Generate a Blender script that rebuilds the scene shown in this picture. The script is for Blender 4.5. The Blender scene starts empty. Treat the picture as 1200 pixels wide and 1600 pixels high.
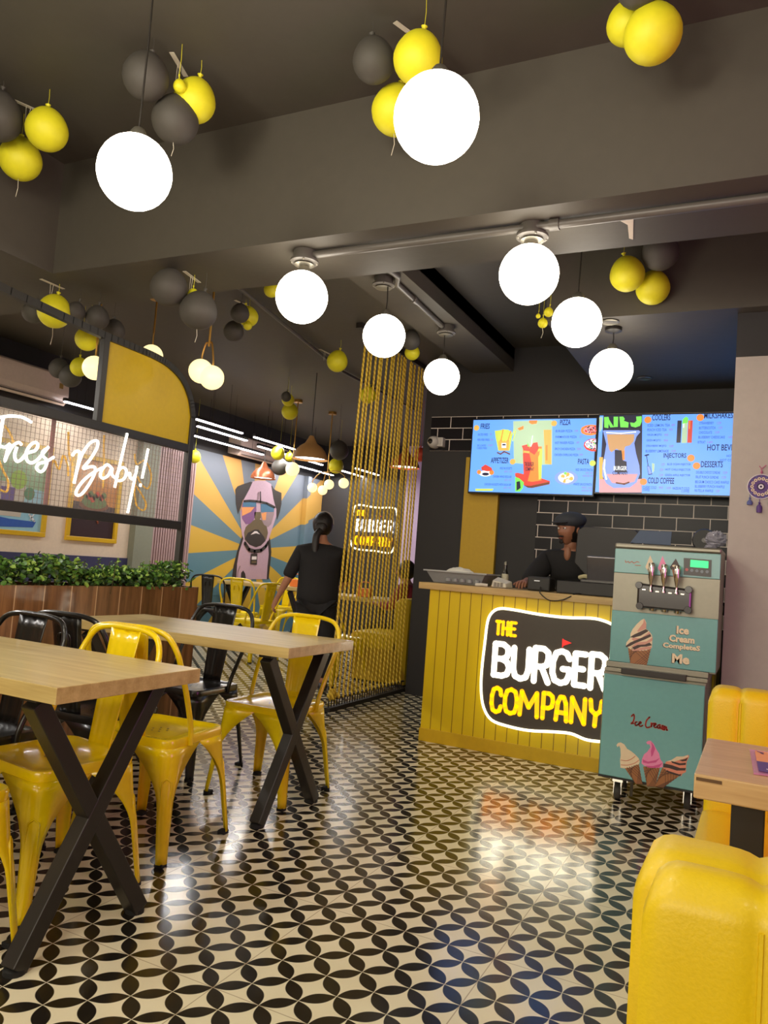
import bpy, math, random
from mathutils import Vector, Matrix, Euler

# ------------------------------------------------------------------ camera, world, exposure
C = bpy.context.scene.collection
scn = bpy.context.scene
R = math.radians
PI = math.pi
cam_data = bpy.data.cameras.new('camera')
cam = bpy.data.objects.new('camera', cam_data)
C.objects.link(cam)
scn.camera = cam
cam_data.sensor_fit = 'VERTICAL'
cam_data.sensor_height = 36.0
cam_data.lens = 36.0 * 1207.0 / 1600.0
cam_data.clip_start = 0.02
cam_data.clip_end = 60
yaw, pitch, roll = R(-26.22), R(3.85), R(-4.35)
cam.matrix_world = (Matrix.Translation((0, 0, 1.1)) @ Matrix.Rotation(-yaw, 4, 'Z')
                    @ Matrix.Rotation(PI / 2 + pitch, 4, 'X') @ Matrix.Rotation(-roll, 4, 'Z'))
scn.view_settings.view_transform = 'Standard'
scn.view_settings.look = 'None'
scn.view_settings.gamma = 1.0
scn.view_settings.use_curve_mapping = False
scn.view_settings.exposure = 0.0
world = bpy.data.worlds.new('room_ambient')
scn.world = world
world.use_nodes = True
world.node_tree.nodes['Background'].inputs[0].default_value = (1.0, 0.9, 0.74, 1)
world.node_tree.nodes['Background'].inputs[1].default_value = 0.15


def lamp(name, kind, loc, power, color=(1, .95, .86), rot=(0, 0, 0), size=.25, size_y=None):
    d = bpy.data.lights.new(name, kind)
    d.energy = power
    d.color = color
    if kind == 'AREA':
        d.size = size
        if size_y:
            d.shape = 'RECTANGLE'
            d.size_y = size_y
    else:
        d.shadow_soft_size = size
    o = bpy.data.objects.new(name, d)
    o.location = loc
    o.rotation_euler = rot
    C.objects.link(o)
    return o


# the globe rows carry on over the seats behind the camera
for gx in (-2.03, -.9):
    for gy in (.95, -.1):
        lamp('globe_row_light', 'POINT', (gx, gy, 2.38), 30, (1, .93, .76), size=.12)
lamp('globe_row_light', 'POINT', (.6, .2, 2.3), 16, (1, .93, .76), size=.12)
# pink neon over the booths on the right
lamp('pink_neon_light', 'AREA', (1.3, 2.1, 1.3), 13, (1, .16, .75), (0, R(90), 0), 1.2, .25)
# unseen fill lights added to brighten the poster wall, beside the framed partition
for ly in (1.2, 2.6):
    lamp('poster_wall_fill', 'AREA', (-5.2, ly, 2.42), 42, (1, .96, .9), (0, 0, 0), .03, 1.2)
lamp('purple_neon_light', 'AREA', (-3.7, 9.3, 1.7), 10, (.7, .3, 1), (R(90), 0, 0), .5)
# broad warm fill light added out of view behind the camera
lamp('front_fill_light', 'AREA', (-1.2, -2.6, 1.8), 85, (1, .92, .76), (R(90), 0, 0), 3.0, 1.6)


# ------------------------------------------------------------------ materials
def srgb(c):
    return tuple(((v / 255) / 12.92 if v / 255 <= .04045 else ((v / 255 + .055) / 1.055) ** 2.4) for v in c) + (1,)


MATS = {}


def mat(name, color, rough=.5, metal=0, emit=0, coat=0, alpha=1, trans=0, emit_color=None, bump=0, bscale=40):
    if name in MATS:
        return MATS[name]
    m = bpy.data.materials.new(name)
    m.use_nodes = True
    nt = m.node_tree
    p = nt.nodes['Principled BSDF']
    col = srgb(color)
    p.inputs['Base Color'].default_value = col
    p.inputs['Roughness'].default_value = rough
    p.inputs['Metallic'].default_value = metal
    p.inputs['Coat Weight'].default_value = coat
    p.inputs['Coat Roughness'].default_value = .08
    p.inputs['Alpha'].default_value = alpha
    p.inputs['Transmission Weight'].default_value = trans
    if emit:
        p.inputs['Emission Color'].default_value = srgb(emit_color) if emit_color else col
        p.inputs['Emission Strength'].default_value = emit
    # every surface gets a touch of procedural variation
    n = nt.nodes.new('ShaderNodeTexNoise')
    n.inputs['Scale'].default_value = bscale
    tc = nt.nodes.new('ShaderNodeTexCoord')
    nt.links.new(tc.outputs['Object'], n.inputs['Vector'])
    if not emit:
        hs = nt.nodes.new('ShaderNodeHueSaturation')
        mr = nt.nodes.new('ShaderNodeMapRange')
        mr.inputs['To Min'].default_value = .93
        mr.inputs['To Max'].default_value = 1.07
        nt.links.new(n.outputs['Fac'], mr.inputs['Value'])
        nt.links.new(mr.outputs[0], hs.inputs['Value'])
        hs.inputs['Color'].default_value = col
        nt.links.new(hs.outputs[0], p.inputs['Base Color'])
    if bump:
        b = nt.nodes.new('ShaderNodeBump')
        b.inputs['Strength'].default_value = bump
        b.inputs['Distance'].default_value = .004
        nt.links.new(n.outputs['Fac'], b.inputs['Height'])
        nt.links.new(b.outputs[0], p.inputs['Normal'])
    MATS[name] = m
    return m


class NT:
    """small helper for shader maths"""
    def __init__(s, name):
        s.m = bpy.data.materials.new(name)
        s.m.use_nodes = True
        s.nt = s.m.node_tree
        s.p = s.nt.nodes['Principled BSDF']
        tc = s.nt.nodes.new('ShaderNodeTexCoord')
        geo = s.nt.nodes.new('ShaderNodeNewGeometry')
        sx = s.nt.nodes.new('ShaderNodeSeparateXYZ')
        s.nt.links.new(geo.outputs['Position'], sx.inputs[0])
        s.geo = geo
        s.x, s.y, s.z = sx.outputs
        MATS[name] = s.m

    def link(s, a, b):
        if isinstance(a, (int, float)):
            b.default_value = a
        else:
            s.nt.links.new(a, b)

    def op(s, o, a, b=0, c=0):
        n = s.nt.nodes.new('ShaderNodeMath')
        n.operation = o
        s.link(a, n.inputs[0])
        s.link(b, n.inputs[1])
        s.link(c, n.inputs[2])
        return n.outputs[0]

    def mix(s, f, a, b):
        n = s.nt.nodes.new('ShaderNodeMix')
        n.data_type = 'RGBA'
        s.link(f, n.inputs[0])
        for v, i in ((a, 6), (b, 7)):
            if isinstance(v, tuple):
                n.inputs[i].default_value = srgb(v)
            else:
                s.nt.links.new(v, n.inputs[i])
        return n.outputs[2]

    def noise(s, scale, sx=1, sy=1, sz=1, detail=3):
        mp = s.nt.nodes.new('ShaderNodeMapping')
        mp.inputs['Scale'].default_value = (sx, sy, sz)
        s.nt.links.new(s.geo.outputs['Position'], mp.inputs['Vector'])
        n = s.nt.nodes.new('ShaderNodeTexNoise')
        n.inputs['Scale'].default_value = scale
        n.inputs['Detail'].default_value = detail
        s.nt.links.new(mp.outputs[0], n.inputs['Vector'])
        return n.outputs['Fac']

    def out(s, color, rough=.5, coat=0, height=None, hstr=.3):
        s.nt.links.new(color, s.p.inputs['Base Color'])
        s.link(rough, s.p.inputs['Roughness'])
        s.p.inputs['Coat Weight'].default_value = coat
        s.p.inputs['Coat Roughness'].default_value = .07
        if height is not None:
            b = s.nt.nodes.new('ShaderNodeBump')
            b.inputs['Strength'].default_value = hstr
            b.inputs['Distance'].default_value = .003
            s.link(height, b.inputs['Height'])
            s.nt.links.new(b.outputs[0], s.p.inputs['Normal'])
        return s.m


def floor_material():
    t = NT('patterned_floor_tile')
    a = .0994
    k = 1 / math.sqrt(2) / a
    dx = t.op('ADD', t.x, .643)
    dy = t.op('ADD', t.y, -2.238)
    u = t.op('MULTIPLY', t.op('ADD', dx, dy), k)
    v = t.op('MULTIPLY', t.op('SUBTRACT', dy, dx), k)

    def petal(p, q):
        fq = t.op('ABSOLUTE', t.op('SUBTRACT', q, t.op('ROUND', q)))
        fp = t.op('SUBTRACT', p, t.op('FLOOR', p))
        par = t.op('MULTIPLY', t.op('MULTIPLY', fp, t.op('SUBTRACT', 1, fp)), 4 * .225)
        d = t.op('SUBTRACT', par, fq)
        return t.op('MULTIPLY', d, 60)
    pe = t.op('MAXIMUM', petal(u, v), petal(v, u))
    n = t.nt.nodes.new('ShaderNodeClamp')
    t.nt.links.new(pe, n.inputs[0])
    mask = n.outputs[0]
    gx = t.op('ABSOLUTE', t.op('SUBTRACT', t.op('DIVIDE', dx, .5625), t.op('ROUND', t.op('DIVIDE', dx, .5625))))
    gy = t.op('ABSOLUTE', t.op('SUBTRACT', t.op('DIVIDE', dy, .5625), t.op('ROUND', t.op('DIVIDE', dy, .5625))))
    g = t.op('LESS_THAN', t.op('MINIMUM', gx, gy), .0028)
    cream = t.mix(t.noise(7), (222, 211, 178), (236, 227, 198))
    black = t.mix(t.noise(15), (24, 21, 17), (40, 35, 28))
    col = t.mix(mask, cream, black)
    col = t.mix(t.op('MULTIPLY', g, .55), col, (120, 92, 60))
    rg = t.op('ADD', .11, t.op('MULTIPLY', t.noise(9), .12))
    return t.out(col, rg, 0, t.op('SUBTRACT', t.op('MULTIPLY', t.noise(14), .35), g), .12)


def wood_material(name, c1, c2, sx=1, sy=14, sz=14, rough=.35, plank=None, coat=.2):
    t = NT(name)
    n1 = t.noise(2.2, sx, sy, sz, 5)
    n2 = t.noise(9, sx, sy * 1.5, sz * 1.5, 2)
    f = t.op('MULTIPLY', t.op('ADD', n1, t.op('MULTIPLY', n2, .4)), .72)
    ramp = t.nt.nodes.new('ShaderNodeMapRange')
    ramp.inputs['From Min'].default_value = .34
    ramp.inputs['From Max'].default_value = .66
    t.nt.links.new(f, ramp.inputs[0])
    col = t.mix(ramp.outputs[0], c1, c2)
    h = None
    if plank:
        ax, w, off, gc, gw = plank
        s = {'x': t.x, 'y': t.y, 'z': t.z}[ax]
        q = t.op('DIVIDE', t.op('SUBTRACT', s, off), w)
        idx = t.op('FLOOR', q)
        wn = t.nt.nodes.new('ShaderNodeTexWhiteNoise')
        wn.noise_dimensions = '1D'
        t.nt.links.new(idx, wn.inputs['W'])
        hs = t.nt.nodes.new('ShaderNodeHueSaturation')
        t.nt.links.new(col, hs.inputs['Color'])
        t.nt.links.new(t.op('ADD', .8, t.op('MULTIPLY', wn.outputs['Value'], .4)), hs.inputs['Value'])
        g = t.op('LESS_THAN', t.op('ABSOLUTE', t.op('SUBTRACT', q, t.op('ROUND', q))), gw / w / 2)
        col = t.mix(g, hs.outputs[0], gc)
    return t.out(col, rough, coat, h)


def subway_material():
    t = NT('black_subway_tile')
    h, w = .1005, .235
    r = t.op('DIVIDE', t.op('SUBTRACT', t.z, 1.615), h)
    ri = t.op('FLOOR', r)
    fz = t.op('ABSOLUTE', t.op('SUBTRACT', r, t.op('ROUND', r)))
    xs = t.op('ADD', t.op('DIVIDE', t.x, w), t.op('MULTIPLY', t.op('FLOORED_MODULO', ri, 2), .5))
    fx = t.op('ABSOLUTE', t.op('SUBTRACT', xs, t.op('ROUND', xs)))
    g = t.op('MAXIMUM', t.op('LESS_THAN', fz, .032), t.op('LESS_THAN', fx, .014))
    col = t.mix(g, (26, 23, 27), (226, 214, 204))
    t.p.inputs['Specular IOR Level'].default_value = .22
    return t.out(col, t.op('ADD', .34, t.op('MULTIPLY', g, .5)), 0, t.op('SUBTRACT', 0, g), .2)


def groove_material(name, c, ax, w, off, gw, gc, rough=.35, coat=.2):
    t = NT(name)
    s = {'x': t.x, 'y': t.y, 'z': t.z}[ax]
    q = t.op('DIVIDE', t.op('SUBTRACT', s, off), w)
    g = t.op('LESS_THAN', t.op('ABSOLUTE', t.op('SUBTRACT', q, t.op('ROUND', q))), gw / w / 2)
    col = t.mix(g, t.mix(t.noise(5), c, tuple(min(255, int(v * 1.06)) for v in c)), gc)
    return t.out(col, rough, coat, t.op('SUBTRACT', 0, g), .3)


FLOOR = floor_material()
OAK = wood_material('pale_oak_laminate', (172, 146, 88), (202, 178, 118), 1, 14, 14, .38)
OAK2 = wood_material('worktop_oak', (176, 142, 86), (202, 172, 112), 1, 12, 12, .45)
PLANTERWOOD = wood_material('walnut_plank_tile', (92, 60, 34), (146, 102, 62), 14, 14, 1, .3,
                            ('y', .172, 3.822, (205, 170, 125), .006), .3)
SUBWAY = subway_material()
COUNTER = groove_material('yellow_tongue_and_groove', (212, 182, 14), 'x', .0715, -1.92, .005, (120, 92, 8))
CEIL = mat('dark_ceiling_paint', (78, 73, 64), .6, bump=.2, bscale=18)
DARKWALL = mat('near_black_wall_paint', (40, 37, 37), .6, bump=.1, bscale=20)
GREYWALL = mat('grey_wall_paint', (186, 178, 168), .75, bump=.1, bscale=25)
PALEWALL = mat('pale_wall_paint', (228, 208, 184), .8)
YELLOW = mat('yellow_powder_coat', (240, 208, 6), .24, coat=.5)
YELLOWFAB = mat('yellow_vinyl', (216, 184, 8), .45, coat=.05, bump=.12, bscale=220)
BLACKPC = mat('black_powder_coat', (26, 24, 22), .28, coat=.3)
BLACKMETAL = mat('matt_black_metal', (34, 30, 26), .45)
FRAMEGREY = mat('dark_grey_frame', (48, 46, 42), .4)
RUBBER = mat('black_rubber', (18, 17, 16), .8)
STEEL = mat('brushed_steel', (132, 128, 116), .4, .85)
CHROME = mat('chrome', (215, 210, 200), .12, 1)
GLOBE = mat('lit_opal_globe', (255, 248, 236), .3, emit=10, emit_color=(255, 244, 226))
WARMGLOBE = mat('lit_warm_globe', (255, 236, 180), .3, emit=1.15, emit_color=(255, 236, 176))
LED = mat('led_strip', (255, 255, 255), .3, emit=12, emit_color=(255, 250, 255))
NEON = mat('white_neon_tube', (255, 252, 240), .3, emit=3, emit_color=(255, 250, 232))
BALY = mat('yellow_latex', (228, 220, 34), .55)
BALB = mat('black_latex', (74, 70, 64), .65)
TAPE = mat('paper_tape', (216, 208, 186), .7)
GOLD = mat('brushed_gold', (196, 150, 74), .35, .9)
ROPE = None
SKIN = mat('brown_skin', (150, 100, 74), .5)
SKIN2 = mat('tan_skin', (176, 122, 92), .5)
HAIR = mat('black_hair', (28, 22, 18), .45, bump=.6, bscale=160)
BLACKCLOTH = mat('black_cotton', (26, 24, 25), .85, bump=.3, bscale=60)


# ------------------------------------------------------------------ mesh builder
class MB:
    def __init__(s):
        s.v, s.f, s.m = [], [], []
        s.mi = 0

    def add(s, vs, fs, mi=None):
        b = len(s.v)
        s.v += [tuple(p) for p in vs]
        s.f += [tuple(b + i for i in f) for f in fs]
        s.m += [s.mi if mi is None else mi] * len(fs)

    def box(s, x0, x1, y0, y1, z0, z1, mi=None):
        vs = [(x, y, z) for x in (x0, x1) for y in (y0, y1) for z in (z0, z1)]
        s.add(vs, [(0, 1, 3, 2), (4, 6, 7, 5), (0, 4, 5, 1), (2, 3, 7, 6), (0, 2, 6, 4), (1, 5, 7, 3)], mi)
        return s

    def bar(s, p, q, w, h, up=(0, 0, 1), mi=None):
        """rectangular bar from p to q, w sideways, h along up"""
        p, q = Vector(p), Vector(q)
        d = (q - p).normalized()
        u = Vector(up)
        sd = d.cross(u)
        if sd.length < 1e-4:
            sd = d.cross(Vector((1, 0, 0)))
        sd.normalize()
        u = sd.cross(d).normalized()
        vs = []
        for e in (p, q):
            for a, b in ((-1, -1), (1, -1), (1, 1), (-1, 1)):
                vs.append(e + sd * a * w / 2 + u * b * h / 2)
        s.add(vs, [(0, 3, 2, 1), (4, 5, 6, 7), (0, 1, 5, 4), (1, 2, 6, 5), (2, 3, 7, 6), (3, 0, 4, 7)], mi)
        return s

    def tube(s, pts, r, n=8, closed=False, mi=None, rs=None):
        pts = [Vector(p) for p in pts]
        m = len(pts)
        rings = []
        prev = None
        for i, p in enumerate(pts):
            a = pts[i - 1] if (i > 0 or closed) else p
            b = pts[(i + 1) % m] if (i < m - 1 or closed) else p
            d = (b - a)
            d = d.normalized() if d.length > 1e-9 else Vector((0, 0, 1))
            if prev is None:
                t = Vector((0, 0, 1)) if abs(d.z) < .9 else Vector((1, 0, 0))
                u = d.cross(t).normalized()
            else:
                u = (prev - d * prev.dot(d))
                u = u.normalized() if u.length > 1e-6 else d.orthogonal().normalized()
            prev = u
            w = d.cross(u)
            rr = rs[i] if rs else r
            rings.append([p + (u * math.cos(2 * PI * k / n) + w * math.sin(2 * PI * k / n)) * rr for k in range(n)])
        vs = [v for rg in rings for v in rg]
        fs = []
        for i in range(m if closed else m - 1):
            j = (i + 1) % m
            for k in range(n):
                l = (k + 1) % n
                fs.append((i * n + k, i * n + l, j * n + l, j * n + k))
        if not closed:
            fs.append(tuple(range(n - 1, -1, -1)))
            fs.append(tuple((m - 1) * n + k for k in range(n)))
        s.add(vs, fs, mi)
        return s

    def lathe(s, prof, c=(0, 0, 0), n=24, mi=None, axis='z'):
        vs = []
        for r, z in prof:
            for k in range(n):
                a = 2 * PI * k / n
                q = (r * math.cos(a), r * math.sin(a), z)
                if axis == 'y':
                    q = (q[0], q[2], q[1])
                elif axis == 'x':
                    q = (q[2], q[0], q[1])
                vs.append((q[0] + c[0], q[1] + c[1], q[2] + c[2]))
        fs = []
        for i in range(len(prof) - 1):
            for k in range(n):
                l = (k + 1) % n
                fs.append((i * n + k, i * n + l, (i + 1) * n + l, (i + 1) * n + k))
        if prof[0][0] > 1e-6:
            fs.append(tuple(range(n - 1, -1, -1)))
        if prof[-1][0] > 1e-6:
            fs.append(tuple((len(prof) - 1) * n + k for k in range(n)))
        s.add(vs, fs, mi)
        return s

    def ball(s, c, r, n=24, m=14, sc=(1, 1, 1), mi=None, drop=0):
        vs = [(c[0], c[1], c[2] + r * sc[2])]
        for i in range(1, m):
            t = PI * i / m
            for k in range(n):
                a = 2 * PI * k / n
                x, y, z = math.sin(t) * math.cos(a), math.sin(t) * math.sin(a), math.cos(t)
                sh = 1 - drop * (-z) * .5 if z < 0 else 1
                vs.append((c[0] + r * sc[0] * x * sh, c[1] + r * sc[1] * y * sh, c[2] + r * sc[2] * z))
        vs.append((c[0], c[1], c[2] - r * sc[2]))
        fs = [(0, 1 + k, 1 + (k + 1) % n) for k in range(n)]
        for i in range(m - 2):
            for k in range(n):
                l = (k + 1) % n
                fs.append((1 + i * n + k, 1 + (i + 1) * n + k, 1 + (i + 1) * n + l, 1 + i * n + l))
        e = len(vs) - 1
        fs += [(1 + (m - 2) * n + (k + 1) % n, 1 + (m - 2) * n + k, e) for k in range(n)]
        s.add(vs, fs, mi)
        return s

    def poly(s, pts, plane, off=0, mi=None, thick=0):
        """flat outline on a wall plane: plane = ('X', value) or ('Y', value) or ('Z', value)"""
        ax, val = plane
        def P(a, b, o):
            if ax == 'X':
                return (val + o, a, b)
            if ax == 'Y':
                return (a, val - o, b)
            return (a, b, val + o)
        ar = sum(pts[i - 1][0] * pts[i][1] - pts[i][0] * pts[i - 1][1] for i in range(len(pts)))
        if ar < 0:
            pts = pts[::-1]
        n = len(pts)
        top = [P(a, b, off + thick) for a, b in pts]
        if thick:
            bot = [P(a, b, off) for a, b in pts]
            s.add(top + bot, [tuple(range(n)), tuple(range(2 * n - 1, n - 1, -1))]
                  + [(i, n + i, n + (i + 1) % n, (i + 1) % n) for i in range(n)], mi)
        else:
            s.add(top, [tuple(range(n))], mi)
        return s

    def disc(s, c, r, plane, off=0, mi=None, n=20, sy=1, thick=0):
        return s.poly([(c[0] + r * math.cos(2 * PI * k / n), c[1] + r * sy * math.sin(2 * PI * k / n)) for k in range(n)],
                      plane, off, mi, thick)

    def stroke(s, pts, w, plane, off=0, mi=None, thick=.002, smooth=False):
        if smooth:
            pts = spline(pts, 5)
        for i in range(len(pts) - 1):
            a, b = Vector(pts[i]), Vector(pts[i + 1])
            d = b - a
            if d.length < 1e-6:
                continue
            nrm = Vector((-d.y, d.x)).normalized() * w / 2
            s.poly([tuple(a + nrm), tuple(a - nrm), tuple(b - nrm), tuple(b + nrm)], plane, off, mi, thick)
        for p in pts:
            s.disc(p, w / 2, plane, off, mi, 12, 1, thick)
        return s

    def build(s, name, mats, parent=None, smooth=None, bevel=0, local=False):
        if not isinstance(mats, (list, tuple)):
            mats = [mats]
        off = Vector((0, 0, 0))
        if parent is not None and not local:
            q = parent
            while q is not None:
                off += q.location
                q = q.parent
        vs = [tuple(Vector(p) - off) for p in s.v]
        me = bpy.data.meshes.new(name)
        me.from_pydata(vs, [], s.f)
        for m_ in mats:
            me.materials.append(m_)
        if len(mats) > 1:
            me.polygons.foreach_set('material_index', s.m)
        me.validate()
        if smooth:
            me.polygons.foreach_set('use_smooth', [True] * len(me.polygons))
            me.set_sharp_from_angle(angle=R(smooth))
        o = bpy.data.objects.new(name, me)
        C.objects.link(o)
        if parent is not None:
            o.parent = parent
        if bevel:
            b = o.modifiers.new('edge', 'BEVEL')
            b.width = bevel
            b.segments = 2
            b.limit_method = 'ANGLE'
            b.angle_limit = R(40)
        return o


def spline(pts, n=6, closed=False):
    P = [Vector(p) for p in pts]
    out = []
    m = len(P)
    rng = range(m if closed else m - 1)
    for i in rng:
        p0 = P[(i - 1) % m] if (closed or i > 0) else P[0]
        p1, p2 = P[i], P[(i + 1) % m]
        p3 = P[(i + 2) % m] if (closed or i + 2 < m) else P[-1]
        for k in range(n):
            t = k / n
            out.append(.5 * ((2 * p1) + (p2 - p0) * t + (2 * p0 - 5 * p1 + 4 * p2 - p3) * t * t
                             + (3 * p1 - p0 - 3 * p2 + p3) * t ** 3))
    if not closed:
        out.append(P[-1])
    return [tuple(p) for p in out]


def on_plane(pts, plane, off=0):
    ax, val = plane
    if ax == 'X':
        return [(val + off, a, b) for a, b in pts]
    if ax == 'Y':
        return [(a, val - off, b) for a, b in pts]
    return [(a, b, val + off) for a, b in pts]


TXT = {}


def text_faces(s, bold):
    key = (s, bold)
    if key not in TXT:
        cu = bpy.data.curves.new('lettering', 'FONT')
        cu.body = s
        cu.size = 1
        cu.offset = bold
        cu.resolution_u = 2
        o = bpy.data.objects.new('lettering', cu)
        C.objects.link(o)
        dg = bpy.context.evaluated_depsgraph_get()
        me = bpy.data.meshes.new_from_object(o.evaluated_get(dg))
        vs = [(v.co.x, v.co.y) for v in me.vertices]
        fs = [tuple(p.vertices) for p in me.polygons]
        bpy.data.objects.remove(o)
        bpy.data.curves.remove(cu)
        bpy.data.meshes.remove(me)
        TXT[key] = (vs, fs)
    return TXT[key]


def txt(mb, s, a0, a1, b0, b1, plane, off=.003, mi=0, bold=.0, rot=0):
    """lettering fitted into the box a0..a1, b0..b1 of a wall plane"""
    vs, fs = text_faces(s, bold)
    if not vs:
        return
    x0 = min(v[0] for v in vs)
    x1 = max(v[0] for v in vs)
    y0 = min(v[1] for v in vs)
    y1 = max(v[1] for v in vs)
    sx = (a1 - a0) / (x1 - x0)
    sy = (b1 - b0) / max(.3, y1 - y0)
    q = [(a0 + (v[0] - x0) * sx, b0 + (v[1] - y0) * sy) for v in vs]
    if rot:
        cx, cy = (a0 + a1) / 2, (b0 + b1) / 2
        q = [(cx + (a - cx) * math.cos(rot) - (b - cy) * math.sin(rot),
              cy + (a - cx) * math.sin(rot) + (b - cy) * math.cos(rot)) for a, b in q]
    mb.add(on_plane(q, plane, off), fs, mi)


def thing(name, label, cat, loc=(0, 0, 0), group=None, rotz=0):
    o = bpy.data.objects.new(name, None)
    C.objects.link(o)
    o.location = loc
    o.rotation_euler = (0, 0, rotz)
    return tag(o, label, cat, group)


def tag(o, label, cat, group=None, kind=None):
    o['label'] = label
    o['category'] = cat
    if group:
        o['group'] = group
    if kind:
        o['kind'] = kind
    return o


def struct(name, mb, m, label=None, parent=None, **k):
    o = mb.build(name, m, parent, **k)
    if parent is None:
        o['kind'] = 'structure'
        o['category'] = name.split('_')[0]
        o['label'] = label or name
    return o


def dup(root, loc, rotz=0, label=None, group=None):
    def cp(o, par):
        c = o.copy()
        C.objects.link(c)
        c.parent = par
        for ch in list(o.children):
            cp(ch, c)
        return c
    r = cp(root, None)
    r.location = loc
    r.rotation_euler = (0, 0, rotz)
    if label:
        r['label'] = label
    if group:
        r['group'] = group
    return r

# ------------------------------------------------------------------ the room
b = MB(); b.box(-6.3, 1.8, -3, 10.5, -.1, 0)
struct('floor', b, FLOOR, 'glossy cream floor tiles with black petal pattern')
b = MB(); b.box(-3.6, 1.8, -3, 2.92, 3.2, 3.4)
struct('ceiling', b, CEIL, 'dark painted recessed ceiling over the tables')
b = MB(); b.box(-6.4, 1.8, 2.92, 3.4, 2.57, 3.4)
struct('ceiling_beam', b, CEIL, 'wide dark painted beam across the ceiling')
b = MB(); b.box(-6.4, -3.6, -3, 2.92, 2.57, 3.4)
struct('ceiling_drop', b, CEIL, 'lower dark ceiling left of the recess')
b = MB(); b.box(-6.4, -1.94, 3.4, 10.6, 2.9, 3.4)
struct('ceiling_dining', b, CEIL, 'dark ceiling over the far dining area')
b = MB(); b.box(-1.94, 1.8, 3.4, 6.3, 3.0, 3.4)
struct('ceiling_kitchen', b, CEIL, 'dark ceiling over the order counter')
b = MB(); b.box(-2.3, -1.94, 3.4, 6.2, 2.8, 3.3)
struct('ceiling_cross_beam', b, CEIL, 'dark beam running back towards the kitchen wall')
b = MB(); b.box(-1.2, 1.8, 4.4, 6.2, 2.6, 3.1)
struct('ceiling_soffit', b, CEIL, 'boxed dark soffit above the menu screens')

WALLDARK = DARKWALL
b = MB(); b.box(-2.72, 1.8, 6.2, 6.32, 0, 3.3)
struct('wall_back', b, DARKWALL, 'dark kitchen wall behind the counter')
b = MB()
b.box(-1.66, 1.75, 6.188, 6.2, .8, 2.42)
b.box(-2.65, -1.66, 6.188, 6.2, 2.12, 2.42)
struct('wall_back_tiles', b, SUBWAY, 'black subway tiles with pale grout')
b = MB(); b.box(-2.29, -1.985, 6.15, 6.2, 0, 2.06)
struct('trim_1', b, mat('yellow_wall_panel', (196, 158, 30), .5), 'tall yellow panel on the dark wall', bevel=.004)
b = MB(); b.box(-6.42, -6.3, -3, 10.6, 0, 3.3)
struct('wall_left', b, DARKWALL, 'left wall, dark above the posters')
b = MB(); b.box(-6.3, -6.285, -3, 6.44, .95, 2.3)
struct('wall_left_panel', b, PALEWALL, 'pale upper wall behind the posters')
b = MB(); b.box(-6.3, -6.27, -3, 6.44, 0, .95)
struct('trim_2', b, mat('navy_dado', (58, 58, 92), .5), 'navy blue dado below the posters')
b = MB(); b.box(-6.3, -6.2, 6.44, 6.72, 0, 2.9)
struct('wall_left_column', b, mat('sage_paint', (128, 130, 112), .7), 'sage grey column beside the posters')
b = MB()
b.box(-6.3, -6.28, 6.72, 7.42, 0, 2.3)
for i in range(17):
    y = 6.74 + i * .041
    b.box(-6.285, -6.255, y, y + .022, 0, 2.3)
struct('wall_left_fluting', b, mat('dusty_pink_fluting', (168, 140, 138), .6), 'dusty pink fluted wall panel')
b = MB(); b.box(-6.4, -4.85, 10.5, 10.6, 0, 3.3)
struct('wall_far', b, DARKWALL, 'black end wall with the neon logo')
b = MB(); b.box(-4.85, -2.6, 10.5, 10.6, 0, 3.3)
struct('wall_far_panel', b, mat('pale_end_wall', (190, 176, 186), .7), 'pale end wall lit purple')
b = MB(); b.box(-2.72, -2.6, 6.32, 10.5, 0, 3.3)
struct('wall_divider', b, DARKWALL, 'dark wall between kitchen and dining room')
b = MB(); b.box(-.167, 1.8, 4.5, 4.64, 0, 2.36)
struct('wall_right_front', b, GREYWALL, 'grey wall beside the ice cream machine')
b = MB(); b.box(-.167, 1.8, 4.49, 4.65, 2.36, 3.2)
struct('wall_right_front_top', b, DARKWALL, 'dark upper part of the grey wall')
b = MB(); b.box(1.8, 1.9, -3, 6.3, 0, 3.4)
struct('wall_right', b, GREYWALL, 'right wall')
b = MB(); b.box(-6.4, 1.9, -3.1, -3, 0, 3.4)
struct('wall_front', b, PALEWALL, 'wall behind the viewer')

# mural ------------------------------------------------------------
t = NT('sunburst_mural')
ang = t.op('ARCTAN2', t.op('SUBTRACT', t.z, 1.17), t.op('SUBTRACT', t.y, 8.75))
cs = t.op('COSINE', t.op('ADD', t.op('MULTIPLY', ang, 12), .5))
msk = t.nt.nodes.new('ShaderNodeClamp')
t.nt.links.new(t.op('ADD', t.op('MULTIPLY', cs, 14), .5), msk.inputs[0])
up = t.nt.nodes.new('ShaderNodeMapRange')
up.inputs['From Min'].default_value = .9
up.inputs['From Max'].default_value = 2.1
t.nt.links.new(t.z, up.inputs[0])
blue = t.mix(up.outputs[0], (88, 128, 140), (108, 114, 124))
yel = t.mix(up.outputs[0], (204, 166, 50), (190, 146, 76))
t.out(t.mix(msk.outputs[0], blue, yel), .6)
MURAL = t.m
mural = thing('sunburst_mural', 'wall mural of a pug in mirrored sunglasses on blue and yellow rays', 'mural', (-6.28, 8.9, 0))
b = MB(); b.box(-6.299, -6.275, 7.42, 10.495, 0, 2.34)
b.build('ray_panel', MURAL, mural)
b = MB(); b.box(-6.274, -6.2, 9.93, 10.02, 0, 2.34)
b.build('batten', MURAL, mural)
PX = ('X', -6.275)
b = MB()
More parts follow.
